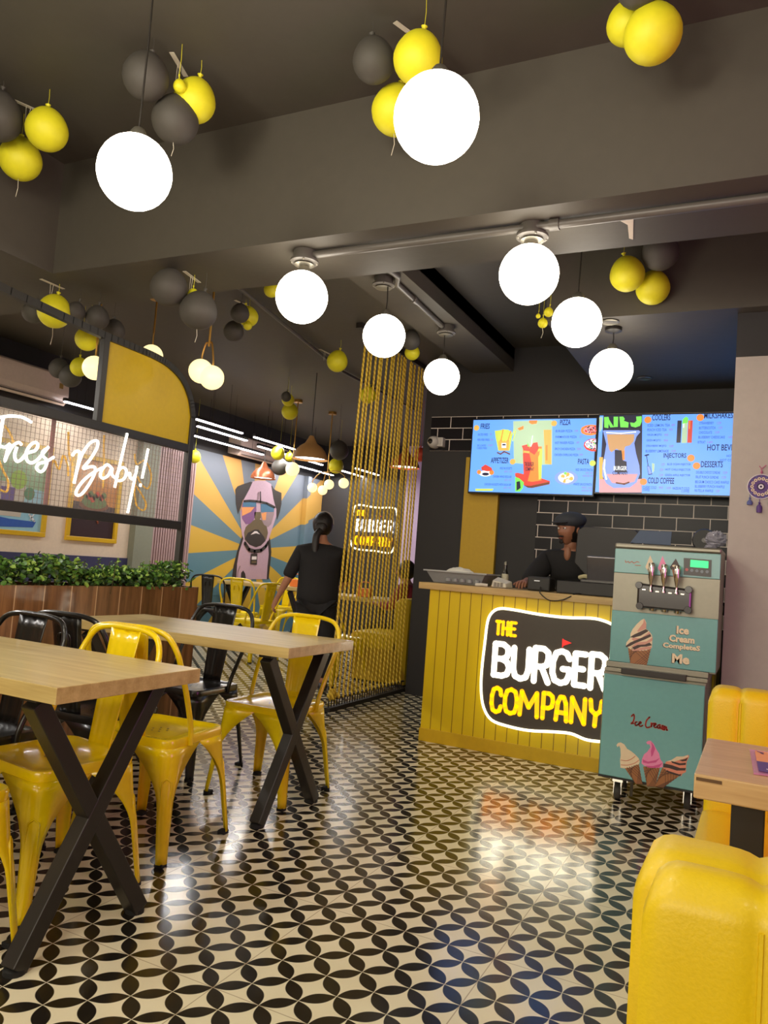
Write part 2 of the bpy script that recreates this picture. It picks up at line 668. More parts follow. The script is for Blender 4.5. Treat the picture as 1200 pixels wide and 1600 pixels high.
# body and head of the dog, outlines in wall coordinates (metres)
DOGMATS = [mat('mural_pink', (190, 158, 172), .6), mat('mural_black', (48, 40, 34), .6), mat('mural_brown', (104, 88, 60), .6),
           mat('mural_violet', (128, 84, 130), .6), mat('mural_orange', (226, 150, 86), .6), mat('mural_teal', (70, 112, 140), .6),
           mat('mural_grey', (150, 128, 130), .6), mat('mural_white', (226, 214, 210), .6)]
b.poly([(8.348, 0.750), (8.358, 0.919), (8.414, 1.134), (8.479, 1.299), (8.530, 1.443), (9.072, 1.484), (9.157, 1.319), (9.212, 1.151), (9.208, 0.980), (9.201, 0.763)], PX, .002, 1)
b.poly([(8.444, 0.751), (8.432, 0.954), (8.453, 1.115), (8.505, 1.247), (8.566, 1.446), (9.014, 1.479), (9.103, 1.282), (9.148, 1.114), (9.144, 0.943), (9.151, 0.762)], PX, .003, 0)
b.poly([(8.249, 1.931), (8.291, 1.979), (8.391, 2.018), (8.582, 2.081), (8.544, 1.966), (8.438, 1.824), (8.401, 1.712), (8.354, 1.611), (8.290, 1.744)], PX, .003, 1)
b.poly([(9.063, 2.074), (9.191, 2.033), (9.338, 2.015), (9.362, 1.855), (9.339, 1.736), (9.285, 1.615), (9.207, 1.793), (9.156, 1.925)], PX, .003, 1)
b.poly([(8.600, 2.083), (8.745, 2.118), (8.916, 2.135), (9.058, 2.108), (9.149, 1.970), (9.230, 1.841), (9.256, 1.670), (9.204, 1.540), (9.145, 1.398), (9.103, 1.282), (9.015, 1.209), (8.848, 1.172), (8.695, 1.192), (8.558, 1.250), (8.480, 1.353), (8.432, 1.500), (8.401, 1.648), (8.428, 1.769), (8.482, 1.894), (8.548, 2.000)], PX, .004, 0)
b.poly([(8.574, 2.069), (8.618, 2.085), (8.553, 1.967), (8.448, 1.814), (8.420, 1.822), (8.493, 1.938)], PX, .005, 1)
b.poly([(9.061, 2.086), (9.102, 2.079), (9.183, 1.951), (9.257, 1.798), (9.230, 1.772), (9.149, 1.901)], PX, .005, 1)
b.poly([(8.546, 1.455), (8.662, 1.541), (8.785, 1.595), (8.901, 1.583), (9.027, 1.526), (9.083, 1.416), (9.057, 1.324), (8.988, 1.264), (8.825, 1.199), (8.672, 1.224), (8.553, 1.282), (8.521, 1.377)], PX, .005, 2)
b.poly([(8.550, 1.303), (8.611, 1.384), (8.752, 1.438), (8.845, 1.444), (8.994, 1.354), (9.041, 1.301), (8.935, 1.227), (8.825, 1.199), (8.672, 1.224)], PX, .006, 1)
b.poly([(8.670, 1.360), (8.755, 1.416), (8.811, 1.420), (8.893, 1.381), (8.796, 1.391)], PX, .007, 7)
b.poly([(8.716, 1.677), (8.866, 1.691), (8.877, 1.614), (8.819, 1.554), (8.729, 1.590)], PX, .006, 2)
b.poly([(8.428, 1.769), (8.476, 1.812), (8.732, 1.823), (8.759, 1.704), (8.714, 1.567), (8.630, 1.505), (8.540, 1.498), (8.449, 1.566), (8.416, 1.671)], PX, .006, 3)
b.poly([(8.437, 1.770), (8.477, 1.804), (8.733, 1.816), (8.752, 1.753), (8.453, 1.723)], PX, .007, 5)
b.poly([(8.418, 1.714), (8.706, 1.743), (8.624, 1.669), (8.444, 1.598)], PX, .007, 4)
b.poly([(8.838, 1.812), (9.020, 1.831), (9.185, 1.802), (9.192, 1.688), (9.143, 1.546), (9.071, 1.495), (8.969, 1.521), (8.879, 1.603)], PX, .006, 6)
b.poly([(8.845, 1.801), (9.021, 1.825), (9.176, 1.795), (9.177, 1.721), (8.866, 1.691)], PX, .007, 5)
b.poly([(8.878, 1.670), (9.000, 1.704), (8.997, 1.591), (8.920, 1.584)], PX, .007, 4)
b.stroke([(8.459, 1.799), (8.584, 1.820), (8.731, 1.828), (8.826, 1.830), (8.981, 1.827), (9.187, 1.791)], .03, PX, .009, 1)
b.stroke([(8.770, 1.949), (8.774, 1.860)], .02, PX, .008, 6)
b.stroke([(8.810, 1.965), (8.830, 1.855)], .02, PX, .008, 1)
b.stroke([(8.560, 1.239), (8.663, 1.158), (8.795, 1.142), (8.945, 1.161), (9.052, 1.222), (9.103, 1.282)], .05, PX, .008, 1)
b.poly([(8.717, 1.105), (8.866, 1.112), (8.876, 0.957), (8.719, 0.963)], PX, .009, 1)
b.poly([(8.741, 1.068), (8.853, 1.073), (8.854, 1.029), (8.742, 1.024)], PX, .010, 7)
b.poly([(8.744, 1.008), (8.856, 1.012), (8.857, 0.979), (8.745, 0.975)], PX, .010, 2)
b.poly([(8.541, 0.753), (8.538, 0.839), (8.578, 0.872), (8.629, 0.830), (8.658, 0.755)], PX, .005, 1)
b.stroke([(8.498, 0.924), (8.464, 0.858), (8.461, 0.752)], .02, PX, .005, 6)
b.build('pug_portrait', DOGMATS, mural)

# posters --------------------------------------------------------------
def poster(y0, y1, z0, z1, label, paint):
    p = thing('framed_poster', label, 'poster', (-6.27, (y0 + y1) / 2, z0), 'posters on the pale wall')
    m_ = MB()
    w = .045
    m_.box(-6.285, -6.255, y0, y1, z0, z0 + w); m_.box(-6.285, -6.255, y0, y1, z1 - w, z1)
    m_.box(-6.285, -6.255, y0, y0 + w, z0 + w, z1 - w); m_.box(-6.285, -6.255, y1 - w, y1, z0 + w, z1 - w)
    m_.build('picture_frame', mat('yellow_picture_frame', (214, 170, 30), .4), p, bevel=.004)
    m_ = MB()
    mats = paint(m_, y0 + w, y1 - w, z0 + w, z1 - w)
    m_.build('print', mats, p)


def paint_a(m_, y0, y1, z0, z1):
    P = ('X', -6.283)
    W, H = y1 - y0, z1 - z0
    q = lambda a, c: (y0 + a * W, z0 + c * H)
    m_.poly([q(0, 0), q(1, 0), q(1, 1), q(0, 1)], P, .002, 0)
    m_.poly([q(0, .55), q(1, .5), q(1, 1), q(0, 1)], P, .003, 1)
    m_.poly([q(0, .02), q(.85, .05), q(.9, .12), q(.4, .13), q(0, .16)], P, .004, 2)
    m_.poly([q(.15, .16), q(.6, .16), q(.66, .5), q(.62, .56), q(.12, .56), q(.1, .5)], P, .004, 3)
    m_.poly([q(.24, .22), q(.44, .22), q(.46, .5), q(.2, .5)], P, .005, 4)
    m_.disc(q(.5, .6), .09, P, .005, 5)
    m_.disc(q(.72, .45), .06, P, .005, 6)
    m_.stroke([q(.78, .14), q(.92, .3)], .012, P, .005, 7)
    m_.stroke([q(.86, .13), q(.76, .2)], .02, P, .005, 7)
    return [mat('print_sky', (150, 196, 214), .4), mat('print_green', (142, 178, 140), .4), mat('print_blue', (58, 96, 176), .4),
            mat('print_jar', (196, 186, 172), .4), mat('print_violet', (92, 70, 140), .4), mat('print_lime', (150, 190, 60), .4),
            mat('print_leaf', (70, 130, 90), .4), mat('print_white', (225, 225, 230), .4)]


def paint_b(m_, y0, y1, z0, z1):
    P = ('X', -6.283)
    W, H = y1 - y0, z1 - z0
    q = lambda a, c: (y0 + a * W, z0 + c * H)
    m_.poly([q(0, 0), q(1, 0), q(1, 1), q(0, 1)], P, .002, 0)
    m_.poly([q(0, .45), q(1, .42), q(1, 1), q(0, 1)], P, .003, 1)
    m_.disc(q(.5, .42), .2, P, .004, 2, 20, .3)
    m_.disc(q(.5, .46), .17, P, .005, 3, 20, .4)
    for k in range(9):
        m_.disc(q(.3 + .05 * k, .5 + .03 * (k % 3)), .035, P, .006, 4 if k % 2 else 3)
    m_.stroke([q(.4, .3), q(.55, .3), q(.62, .2)], .02, P, .006, 5)
    return [mat('print_dark', (58, 42, 44), .4), mat('print_amber', (196, 128, 62), .4), mat('print_plate', (120, 70, 40), .4),
            mat('print_salad', (98, 120, 70), .4), mat('print_tomato', (200, 70, 44), .4), mat('print_rust', (160, 84, 56), .4)]


poster(4.62, 5.31, 1.11, 1.99, 'yellow framed poster of an iced drink in a jar on blue', paint_a)
poster(5.56, 6.24, 1.10, 1.99, 'yellow framed poster of food on a dark amber background', paint_b)

# skirting and cable runs ------------------------------------------------
PIPE = mat('painted_conduit', (92, 88, 82), .4)


def conduit(pts, r, label, boxes=()):
    t_ = thing('ceiling_conduit', label, 'conduit', pts[0])
    MB().tube(pts, r, 10).build('pipe', PIPE, t_, smooth=50)
    for q in boxes:
        m_ = MB()
        m_.lathe([(0, .05), (.052, .05), (.055, .045), (.055, .0), (.068, -.004), (.068, -.014), (.05, -.02), (0, -.02)], q, 20)
        m_.build('junction_box', PIPE, t_, smooth=40)
        m_ = MB()
        m_.lathe([(.045, -.0205), (.05, -.028), (.03, -.034), (0, -.034)], q, 20)
        for a in range(4):
            m_.ball((q[0] + .06 * math.cos(a * PI / 2 + .5), q[1] + .06 * math.sin(a * PI / 2 + .5), q[2] - .016), .006, 8, 6)
        m_.build('cover_plate', STEEL, t_, smooth=40)
    for i in range(1, len(pts)):
        a, c = Vector(pts[i - 1]), Vector(pts[i])
        d = (c - a)
        if d.length > .6:
            mid = a + d * .32
            MB().tube([mid - d.normalized() * .02, mid + d.normalized() * .02], r * 1.35, 10).build('coupling', PIPE, t_, smooth=50)


conduit([(-2.03, 3.05, 2.548), (1.75, 3.05, 2.548)], .018, 'grey conduit along the underside of the wide cross beam', [(-2.03, 3.05, 2.53), (-.92, 3.08, 2.53)])
conduit([(-2.0, 3.46, 2.77), (-1.97, 3.95, 2.78), (-2.03, 4.06, 2.78), (-2.06, 4.93, 2.78)], .018,
        'grey conduit bent along the underside of the beam towards the kitchen', [(-2.08, 3.985, 2.76), (-2.05, 4.93, 2.76)])
t_ = MB().tube([(-3.2, 4.0, 2.87), (-3.6, 6.2, 2.87), (-3.6, 8, 2.87)], .014, 8).build('ceiling_conduit', PIPE, smooth=50)
tag(t_, 'thin grey conduit along the ceiling over the far tables', 'conduit')

# globe pendants ---------------------------------------------------------
def globe(x, y, z, top, label, r=.125, m_=None, n=1):
    t = thing('globe_pendant', label, 'pendant lamp', (x, y, top), 'white globe pendants')
    MB().ball((x, y, z), r, 32, 18).build('opal_globe', m_ or GLOBE, t, smooth=60)
    c = MB()
    c.lathe([(0, .03), (.018, .03), (.03, .012), (.034, -.004), (0, -.004)], (x, y, z + r), 16)
    c.build('globe_cap', STEEL, t, smooth=50)
    MB().tube([(x, y, z + r + .02), (x + .004, y, (z + r + top) / 2), (x, y, top)], .0035, 6).build('flex', BLACKMETAL, t)
    if top > 2.95 or top == 2.6:
        MB().lathe([(0, 0), (.05, 0), (.05, -.02), (.03, -.03), (0, -.03)], (x, y, top), 16).build('ceiling_rose', BLACKMETAL, t, smooth=40)
    return t


globe(-.9, 1.975, 2.405, 3.2, 'largest looking white globe pendant on a long flex')
globe(-1.98, 1.89, 2.372, 3.2, 'white globe pendant on a long flex at the far left of the rows')
globe(-2.028, 3.05, 2.345, 2.50, 'white globe pendant hung close under the left box of the beam conduit')
globe(-.924, 3.08, 2.358, 2.50, 'white globe pendant hung close under the beam, right of centre')
globe(-2.04, 3.965, 2.433, 2.73, 'white globe pendant hanging just above the rope screen')
globe(-2.051, 4.91, 2.429, 2.73, 'white globe pendant at the far end of the left row, by the rope top')
globe(-.888, 3.844, 2.393, 3.0, 'white globe pendant in the middle of the right row')
globe(-.842, 4.6, 2.345, 2.6, 'white globe pendant nearest above the right menu screen')

# soffit downlights
for (x, y), lab in zip([(-0.842, 4.477), (-0.819, 5.790)], ('round recessed downlight beside the middle right globe', 'round recessed downlight close above the right menu screen')):
    t = thing('downlight', lab, 'downlight', (x, y, 2.6), 'recessed downlights in the soffit')
    MB().lathe([(.03, -.002), (.05, -.002), (.052, -.006), (.045, -.01), (.032, -.006)], (x, y, 2.6), 24).build('rim', STEEL, t, smooth=40)
    MB().lathe([(0, -.0045), (.031, -.0045)], (x, y, 2.6), 20).build('lens', mat('dim_lens', (150, 120, 90), .2, emit=.5), t)

# torn tape on the beam
b = MB()
b.poly([(-0.582, 3.105), (-0.517, 3.119), (-0.548, 3.324), (-0.562, 3.307), (-0.548, 3.176), (-0.569, 3.133)], ('Z', 2.566), 0, None, .0035)
tag(b.build('torn_tape', mat('white_tape', (235, 225, 205), .6)), 'scrap of torn white tape stuck under the beam', 'tape')

# balloons -----------------------------------------------------------------
def ceil_at(x, y):
    if 2.92 <= y <= 3.4 or (y < 2.92 and x < -3.6):
        return 2.57
    if y < 2.92:
        return 3.2
    if x > -1.2 and y > 4.4:
        return 2.6
    if -2.3 < x < -1.94:
        return 2.8
    return 3.0 if x > -1.94 else 2.9


def balloon(x, y, z, r, m_, label, lean=(0, 0), group=None, string=None):
    t = thing('balloon', label, 'balloon', (x, y, z), group)
    q = MB()
    prof = []
    for i in range(17):
        a = PI * i / 16
        rr = math.sin(a) * r * (1 - .10 * max(0, -math.cos(a)))
        zz = -math.cos(a) * r * (1.10 if math.cos(a) < 0 else 1.0)
        prof.append((max(rr, 0), zz))
    q.lathe(prof, (0, 0, 0), 26)
    e = Euler((lean[0], lean[1], 0)).to_matrix()
    q.v = [tuple(e @ Vector(v) + Vector((x, y, z))) for v in q.v]
    q.build('latex_skin', m_, t, smooth=60)
    k = MB()
    kr = min(1, r / .08)
    k.lathe([(.004, r * 1.10 - .006), (.009 * kr, r * 1.10), (.006 * kr, r * 1.10 + .008), (.013 * kr, r * 1.10 + .018)], (0, 0, 0), 10)
    k.v = [tuple(e @ Vector(v) + Vector((x, y, z))) for v in k.v]
    k.build('knot', m_, t, smooth=60)
    top = e @ Vector((0, 0, r * 1.10 + .016)) + Vector((x, y, z))
    cz = ceil_at(top.x, top.y)
    if cz - top.z > .004:
        MB().tube([top, (top.x + .003, top.y, (top.z + cz) / 2), (top.x, top.y, cz)], .0011, 5).build('thread', m_, t)
    if string:
        end = Vector((x, y, z - r * .99))
        MB().tube([end, end + Vector((.006, 0, -string * .5)), end + Vector((-.004, 0, -string))], .0014, 5).build('string', TAPE, t)
    return t


def ceiling_tape(x, y, z, ang, label, drop=.06, ln=.16):
    t = thing('tape_tab', label, 'tape', (x, y, z))
    d = Vector((math.cos(ang), math.sin(ang), 0)) * ln / 2
    c = Vector((x, y, z))
    MB().bar(c - d - Vector((0, 0, .003)), c + d - Vector((0, 0, .004)), .022, .002).build('tape_strip', TAPE, t)
    MB().tube([c + d * .1 - Vector((0, 0, .004)), c - Vector((0, 0, drop))], .0014, 5).build('thread', TAPE, t)
    MB().tube([c - d * .15 - Vector((0, 0, .004)), c - Vector((0.01, 0, drop))], .0014, 5).build('thread', TAPE, t)



balloon(-3.074, 2.378, 3.000, 0.096, BALY, 'yellow balloon, upper one of the pair at the upper left edge', (0.00, -0.08), 'yellow balloons taped to the ceiling', None)
balloon(-3.372, 2.478, 2.960, 0.102, BALY, 'yellow balloon, lower one of the pair at the upper left edge', (-0.04, -0.12), 'yellow balloons taped to the ceiling', 0.09)
balloon(-3.258, 2.254, 3.030, 0.110, BALB, 'black balloon cut by the frame edge behind the upper left yellow pair', (0.00, 0.12), 'black balloons taped to the ceiling', None)
balloon(-2.348, 2.249, 3.020, 0.094, BALB, 'large dim black balloon above the far left white globe pendant', (-0.16, 0.04), 'black balloons taped to the ceiling', None)
balloon(-2.320, 2.410, 2.920, 0.099, BALB, 'black balloon in front of a crescent of yellow above the left globe pendant', (-0.04, 0.00), 'black balloons taped to the ceiling', 0.06)
balloon(-2.264, 2.454, 3.020, 0.090, BALY, 'yellow balloon mostly hidden behind a black one above the left globe pendant', (0.00, 0.16), 'yellow balloons taped to the ceiling', None)
balloon(-2.255, 2.349, 3.020, 0.027, BALY, 'tiny yellow balloon knotted on top of the cluster above the left globe', (0.16, -0.04), 'yellow balloons taped to the ceiling', None)
balloon(-1.424, 2.502, 3.040, 0.083, BALB, 'dim black balloon left of the yellow pair behind the largest globe pendant', (0.08, -0.12), 'black balloons taped to the ceiling', None)
balloon(-1.212, 2.457, 2.970, 0.092, BALY, 'yellow balloon above and behind the largest globe pendant', (0.04, 0.16), 'yellow balloons taped to the ceiling', None)
balloon(-1.399, 2.668, 2.930, 0.098, BALY, 'yellow balloon half hidden by the left side of the largest globe pendant', (-0.08, 0.08), 'yellow balloons taped to the ceiling', 0.09)
balloon(-0.394, 2.552, 2.930, 0.095, BALY, 'large yellow balloon at the top right by itself in front of a paler one', (-0.16, -0.16), 'yellow balloons taped to the ceiling', None)
balloon(-0.493, 2.626, 3.040, 0.071, BALY, 'yellow balloon tucked behind the large one at the top right', (0.08, -0.08), 'yellow balloons taped to the ceiling', None)
balloon(-0.430, 2.468, 3.060, 0.079, BALB, 'black balloon cut off above the yellow pair at the top right', (-0.04, -0.08), 'black balloons taped to the ceiling', None)
balloon(-3.700, 3.040, 2.400, 0.094, BALY, 'yellow balloon crossed by the slanting top rail of the black partition', (-0.16, -0.04), 'yellow balloons taped to the ceiling', 0.1)
balloon(-3.906, 3.064, 2.420, 0.064, BALB, 'small black balloon left of the rail crossed yellow one', (-0.16, 0.16), 'black balloons taped to the ceiling', None)
balloon(-3.631, 3.127, 2.420, 0.057, BALB, 'small black balloon right of the rail crossed yellow one', (-0.16, 0.16), 'black balloons taped to the ceiling', None)
balloon(-3.580, 3.244, 2.420, 0.069, BALB, 'black balloon above the corner of the yellow glass panel', (0.12, 0.20), 'black balloons taped to the ceiling', None)
balloon(-3.678, 3.473, 2.420, 0.069, BALB, 'black balloon resting along the top of the yellow glass panel', (-0.08, -0.20), 'black balloons taped to the ceiling', None)
balloon(-3.901, 3.470, 2.380, 0.074, BALY, 'glossy yellow balloon left of the yellow glass panel top corner', (0.04, 0.20), 'yellow balloons taped to the ceiling', None)
balloon(-2.852, 3.035, 2.460, 0.097, BALB, 'black balloon, upper left one of the pair under the beam', (-0.20, 0.04), 'black balloons taped to the ceiling', None)
balloon(-2.728, 3.136, 2.360, 0.099, BALB, 'black balloon, lower right one of the pair under the beam', (-0.08, 0.20), 'black balloons taped to the ceiling', 0.07)
balloon(-2.785, 3.149, 2.460, 0.030, BALY, 'tiny yellow balloon peeping over the black pair under the beam', (-0.12, -0.16), 'yellow balloons taped to the ceiling', None)
balloon(-3.304, 4.223, 2.750, 0.065, BALB, 'black balloon covering the left of a yellow crescent beside the black pair', (0.08, 0.12), 'black balloons taped to the ceiling', None)
balloon(-3.347, 4.375, 2.780, 0.071, BALY, 'yellow crescent shaped balloon beside the two black balloons under the beam', (0.20, -0.20), 'yellow balloons taped to the ceiling', None)
balloon(-3.507, 4.428, 2.700, 0.073, BALB, 'small black balloon below the yellow crescent one', (-0.08, 0.00), 'black balloons taped to the ceiling', None)
balloon(-3.315, 4.335, 2.700, 0.031, BALY, 'tiny yellow balloon at the foot of the yellow crescent one', (-0.08, -0.04), 'yellow balloons taped to the ceiling', None)
balloon(-2.810, 3.880, 2.750, 0.047, BALY, 'yellow balloon showing only a tip left of a bright globe pendant', (0.16, 0.20), 'yellow balloons taped to the ceiling', None)
balloon(-3.177, 5.376, 2.720, 0.086, BALY, 'lone yellow balloon left of the rope screen top', (-0.04, 0.16), 'yellow balloons taped to the ceiling', None)
balloon(-4.504, 6.733, 2.620, 0.087, BALY, 'yellow balloon hanging below a black one over the far tables', (-0.08, -0.08), 'yellow balloons taped to the ceiling', None)
balloon(-4.308, 6.390, 2.660, 0.063, BALY, 'yellow balloon behind a small black one over the far tables', (-0.04, -0.16), 'yellow balloons taped to the ceiling', None)
balloon(-4.135, 6.096, 2.620, 0.048, BALB, 'small black balloon in front of the yellow one over the far tables', (0.00, 0.16), 'black balloons taped to the ceiling', None)
balloon(-3.280, 6.148, 2.620, 0.076, BALY, 'yellow balloon seen through the left ropes of the screen', (0.20, 0.20), 'yellow balloons taped to the ceiling', None)
balloon(-2.540, 5.444, 2.780, 0.060, BALY, 'yellow balloon between two globe pendants above the rope screen', (0.16, 0.00), 'yellow balloons taped to the ceiling', None)
balloon(-2.474, 5.263, 2.820, 0.073, BALB, 'dim black balloon between two globe pendants above the rope screen', (0.04, 0.16), 'black balloons taped to the ceiling', None)
balloon(-0.708, 4.173, 2.750, 0.092, BALY, 'yellow balloon, upper left one of the pair above the right screen', (0.08, -0.20), 'yellow balloons taped to the ceiling', None)
balloon(-0.593, 4.325, 2.720, 0.091, BALY, 'yellow balloon, lower right one of the pair above the right screen', (-0.16, 0.04), 'yellow balloons taped to the ceiling', None)
balloon(-0.545, 4.184, 2.860, 0.097, BALB, 'dim black balloon above the yellow pair over the right screen', (0.12, -0.16), 'black balloons taped to the ceiling', None)
balloon(-1.160, 4.303, 2.620, 0.027, BALY, 'small yellow balloon at the top of the tiny ribbon cluster', (-0.04, 0.16), 'yellow balloons taped to the ceiling', None)
balloon(-1.208, 4.368, 2.580, 0.029, BALY, 'small yellow balloon in the middle of the tiny ribbon cluster', (0.08, 0.04), 'yellow balloons taped to the ceiling', 0.06)
balloon(-1.218, 4.298, 2.600, 0.014, BALY, 'tiniest yellow balloon at the left of the ribbon cluster', (-0.12, 0.04), 'yellow balloons taped to the ceiling', None)
balloon(-4.691, 3.946, 2.350, 0.072, BALB, 'black balloon beside the air conditioner end', (0.04, 0.16), 'black balloons taped to the ceiling', None)
balloon(-4.612, 3.987, 2.300, 0.081, BALB, 'black balloon under the one beside the air conditioner end', (-0.20, -0.08), 'black balloons taped to the ceiling', None)
balloon(-4.410, 3.882, 2.330, 0.065, BALY, 'yellow balloon behind the warm globe left of the yellow glass panel', (0.20, 0.20), 'yellow balloons taped to the ceiling', None)
balloon(-5.219, 7.620, 2.320, 0.083, BALY, 'yellow balloon over the small copper dome pendant', (-0.12, 0.16), 'yellow balloons taped to the ceiling', None)
balloon(-5.660, 8.335, 2.250, 0.107, BALB, 'dark grey balloon right of the small copper dome pendant', (-0.16, 0.16), 'black balloons taped to the ceiling', None)
balloon(-5.245, 7.912, 2.320, 0.055, BALY, 'small yellow balloon between the two dome pendants', (0.08, 0.04), 'yellow balloons taped to the ceiling', None)
balloon(-4.915, 8.497, 2.300, 0.098, BALY, 'yellow balloon right of the large dome pendant', (-0.16, 0.20), 'yellow balloons taped to the ceiling', None)
balloon(-4.404, 7.658, 2.360, 0.110, BALB, 'black balloon above the yellow one right of the large dome pendant', (-0.08, -0.20), 'black balloons taped to the ceiling', None)
balloon(-6.109, 7.195, 2.200, 0.075, BALY, 'yellow balloon in front of the top left corner of the mural', (0.00, 0.04), 'yellow balloons taped to the ceiling', None)
balloon(-3.342, 7.569, 2.300, 0.076, mat('coral_latex', (232, 84, 62), .35, coat=.3), 'round coral red balloon at the right edge of the rope screen', (-0.16, -0.12), 'coral balloons', None)
ceiling_tape(-3.305, 2.443, 3.200, 1.20, 'white paper tape holding the upper left balloons', 0.12)
ceiling_tape(-2.359, 2.440, 3.200, 1.90, 'white paper tape over the cluster with the yellow crescent', 0.10)
ceiling_tape(-1.328, 2.599, 3.200, 1.20, 'white paper tape above the balloons behind the largest globe', 0.10)
ceiling_tape(-3.741, 3.040, 2.570, 1.55, 'white paper tape above the rail crossed yellow balloon', 0.08)
ceiling_tape(-2.823, 3.169, 2.570, 1.75, 'white paper tape above the pair of black balloons', 0.09)
ceiling_tape(-3.435, 4.417, 2.900, 1.40, 'white paper tape above the small yellow crescent balloon', 0.06)
ceiling_tape(-3.470, 5.652, 2.900, 1.50, 'white paper tape beside the lone yellow balloon', 0.08)

# ------------------------------------------------------------------ planter, hedge and the framed partition
t = thing('planter', 'long walnut plank tiled planter box holding a green hedge', 'planter', (-3.4, 2.0, 0))
b = MB()
b.box(-3.27, -3.25, .2, 3.985, 0, .862); b.box(-3.55, -3.53, .2, 3.985, 0, .862)
b.box(-3.53, -3.27, 3.965, 3.985, 0, .862); b.box(-3.53, -3.27, .2, .22, 0, .862)
b.build('plank_cladding', PLANTERWOOD, t)
MB().box(-3.53, -3.27, .22, 3.965, .3, .80).build('soil_bed', mat('dark_soil', (50, 38, 28), .9, bump=.8), t)
random.seed(4)
b = MB()
for i in range(7500):
    y = random.uniform(.3, 3.92)
    hill = .118 + .03 * math.sin(y * 5.1) + .022 * math.sin(y * 13 + 1)
    x = random.gauss(-3.39, .07)
    x = min(-3.245, max(-3.55, x))
    z = .815 + hill * random.random() ** .6 * (1 - min(1, abs(x + 3.39) / .2) ** 3 * .5) + .035
    s = random.uniform(.015, .027)
    e = Euler((random.uniform(-1.1, 1.1), random.uniform(-1.1, 1.1), random.uniform(0, 6.3))).to_matrix()
    pts = [(0, 0, 0), (s * .55, s * .45, s * .25), (s * .5, s * 1.1, s * .2), (0, s * 1.5, 0), (-s * .5, s * 1.1, s * .2), (-s * .55, s * .45, s * .25), (0, s * .8, -s * .05)]
    w = [e @ Vector(p) + Vector((x, y, z)) for p in pts]
    b.add(w, [(0, 1, 6), (1, 2, 6), (2, 3, 6), (3, 4, 6), (4, 5, 6), (5, 0, 6)], random.choice((0, 0, 1, 2)))
for i in range(60):
    y = random.uniform(1.6, 3.9)
    x = random.gauss(-3.39, .05)
    h = .965 + (.05 * random.random())
    b.tube([(x, y, .82), (x + .01, y + .01, h)], .0018, 5, mi=3)
    for k in range(7):
        s = random.uniform(.011, .016)
        e = Euler((random.uniform(-.9, .9), random.uniform(-.9, .9), random.uniform(0, 6.3))).to_matrix()
        w = [e @ Vector(p) + Vector((x + .01, y + .01, h - .008 * k)) for p in ((0, 0, 0), (s * .5, s * .7, s * .2), (0, s * 1.4, 0), (-s * .5, s * .7, s * .2))]
        b.add(w, [(0, 1, 2), (0, 2, 3)], random.choice((0, 1)))
tag(b.build('boxwood_hedge', [mat('leaf_mid', (84, 128, 48), .45, coat=.2), mat('leaf_light', (148, 182, 76), .45, coat=.2),
                              mat('leaf_dark', (44, 76, 32), .5), mat('twig', (70, 60, 34), .7)]),
    'dense green artificial boxwood hedge growing along the planter top', 'hedge', kind='stuff')

t = thing('framed_partition', 'black metal partition frame with a curved corner, standing in the planter', 'partition', (-3.4, 3.0, .8))
FX = -3.4
b = MB()
b.box(FX - .02, FX + .02, 3.92, 3.962, .80, 1.96)
b.build('end_post', FRAMEGREY, t, bevel=.003)
arc = []
for k in range(13):
    a = k / 12 * PI / 2
    arc.append((FX, 3.30 + .607 * math.sin(a) , 1.97 + .155 * math.cos(a) + .17 * (1 - math.sin(a)) * 0))
# sloping top rail then rounded corner down into the end post
top = [(FX, .2, 2.345)] + spline([(FX, 2.3, 2.318), (FX, 2.774, 2.290), (FX, 3.13, 2.272), (FX, 3.40, 2.268), (FX, 3.56, 2.262), (FX, 3.69, 2.24), (FX, 3.81, 2.185), (FX, 3.895, 2.09), (FX, 3.937, 1.98), (FX, 3.941, 1.945)], 6)
b = MB()
for i in range(len(top) - 1):
    b.bar(top[i], tuple(Vector(top[i + 1]) + (Vector(top[i + 1]) - Vector(top[i])).normalized() * .004), .04, .035, up=(1, 0, 0))
b.build('curved_top_rail', FRAMEGREY, t)
b = MB(); b.box(FX - .018, FX + .018, 3.135, 3.175, 1.78, 2.27); b.build('upright', FRAMEGREY, t, bevel=.003)
b = MB(); b.box(FX - .018, FX + .018, .2, 3.92, 1.732, 1.782); b.build('middle_rail', FRAMEGREY, t, bevel=.003)
b = MB(); b.box(FX - .018, FX + .018, .2, 3.92, 1.222, 1.275); b.build('lower_rail', FRAMEGREY, t, bevel=.003)
b = MB(); b.box(FX - .018, FX + .018, .2, .24, .78, 2.34); b.build('near_post', FRAMEGREY, t, bevel=.003)
b = MB()
outl = [(3.17, 1.775), (3.925, 1.775)] + [(p[1] - .008, p[2] - .012) for p in reversed(top) if p[1] > 3.19] + [(3.17, 2.262)]
b.poly(outl, ('X', FX - .004), 0, 0, .008)
b.build('yellow_glass_panel', mat('yellow_glass', (210, 178, 10), .4), t)
b = MB(); b.box(FX - .003, FX + .003, .24, 3.92, 1.27, 1.735)
cl = mat('clear_acrylic', (235, 235, 235), .03, alpha=.07)
b.build('clear_pane', cl, t)
b = MB()
for i in range(66):
    y = 2.0 + i * .028
    b.box(FX - .0365, FX - .0345, y - .0009, y + .0009, 1.275, 1.732)
for i in range(17):
    z = 1.28 + i * .028
    b.box(FX - .0345, FX - .0325, 1.9, 3.92, z - .0009, z + .0009)
b.build('wire_mesh', mat('mesh_wire', (112, 84, 66), .5, .3), t)
b = MB(); b.tube([(FX - .06, 2.915, 1.25), (FX - .06, 2.915, 1.75)], .012, 8)
b.tube([(FX - .06, 2.915, 1.25), (FX - .02, 2.915, 1.24)], .012, 8)
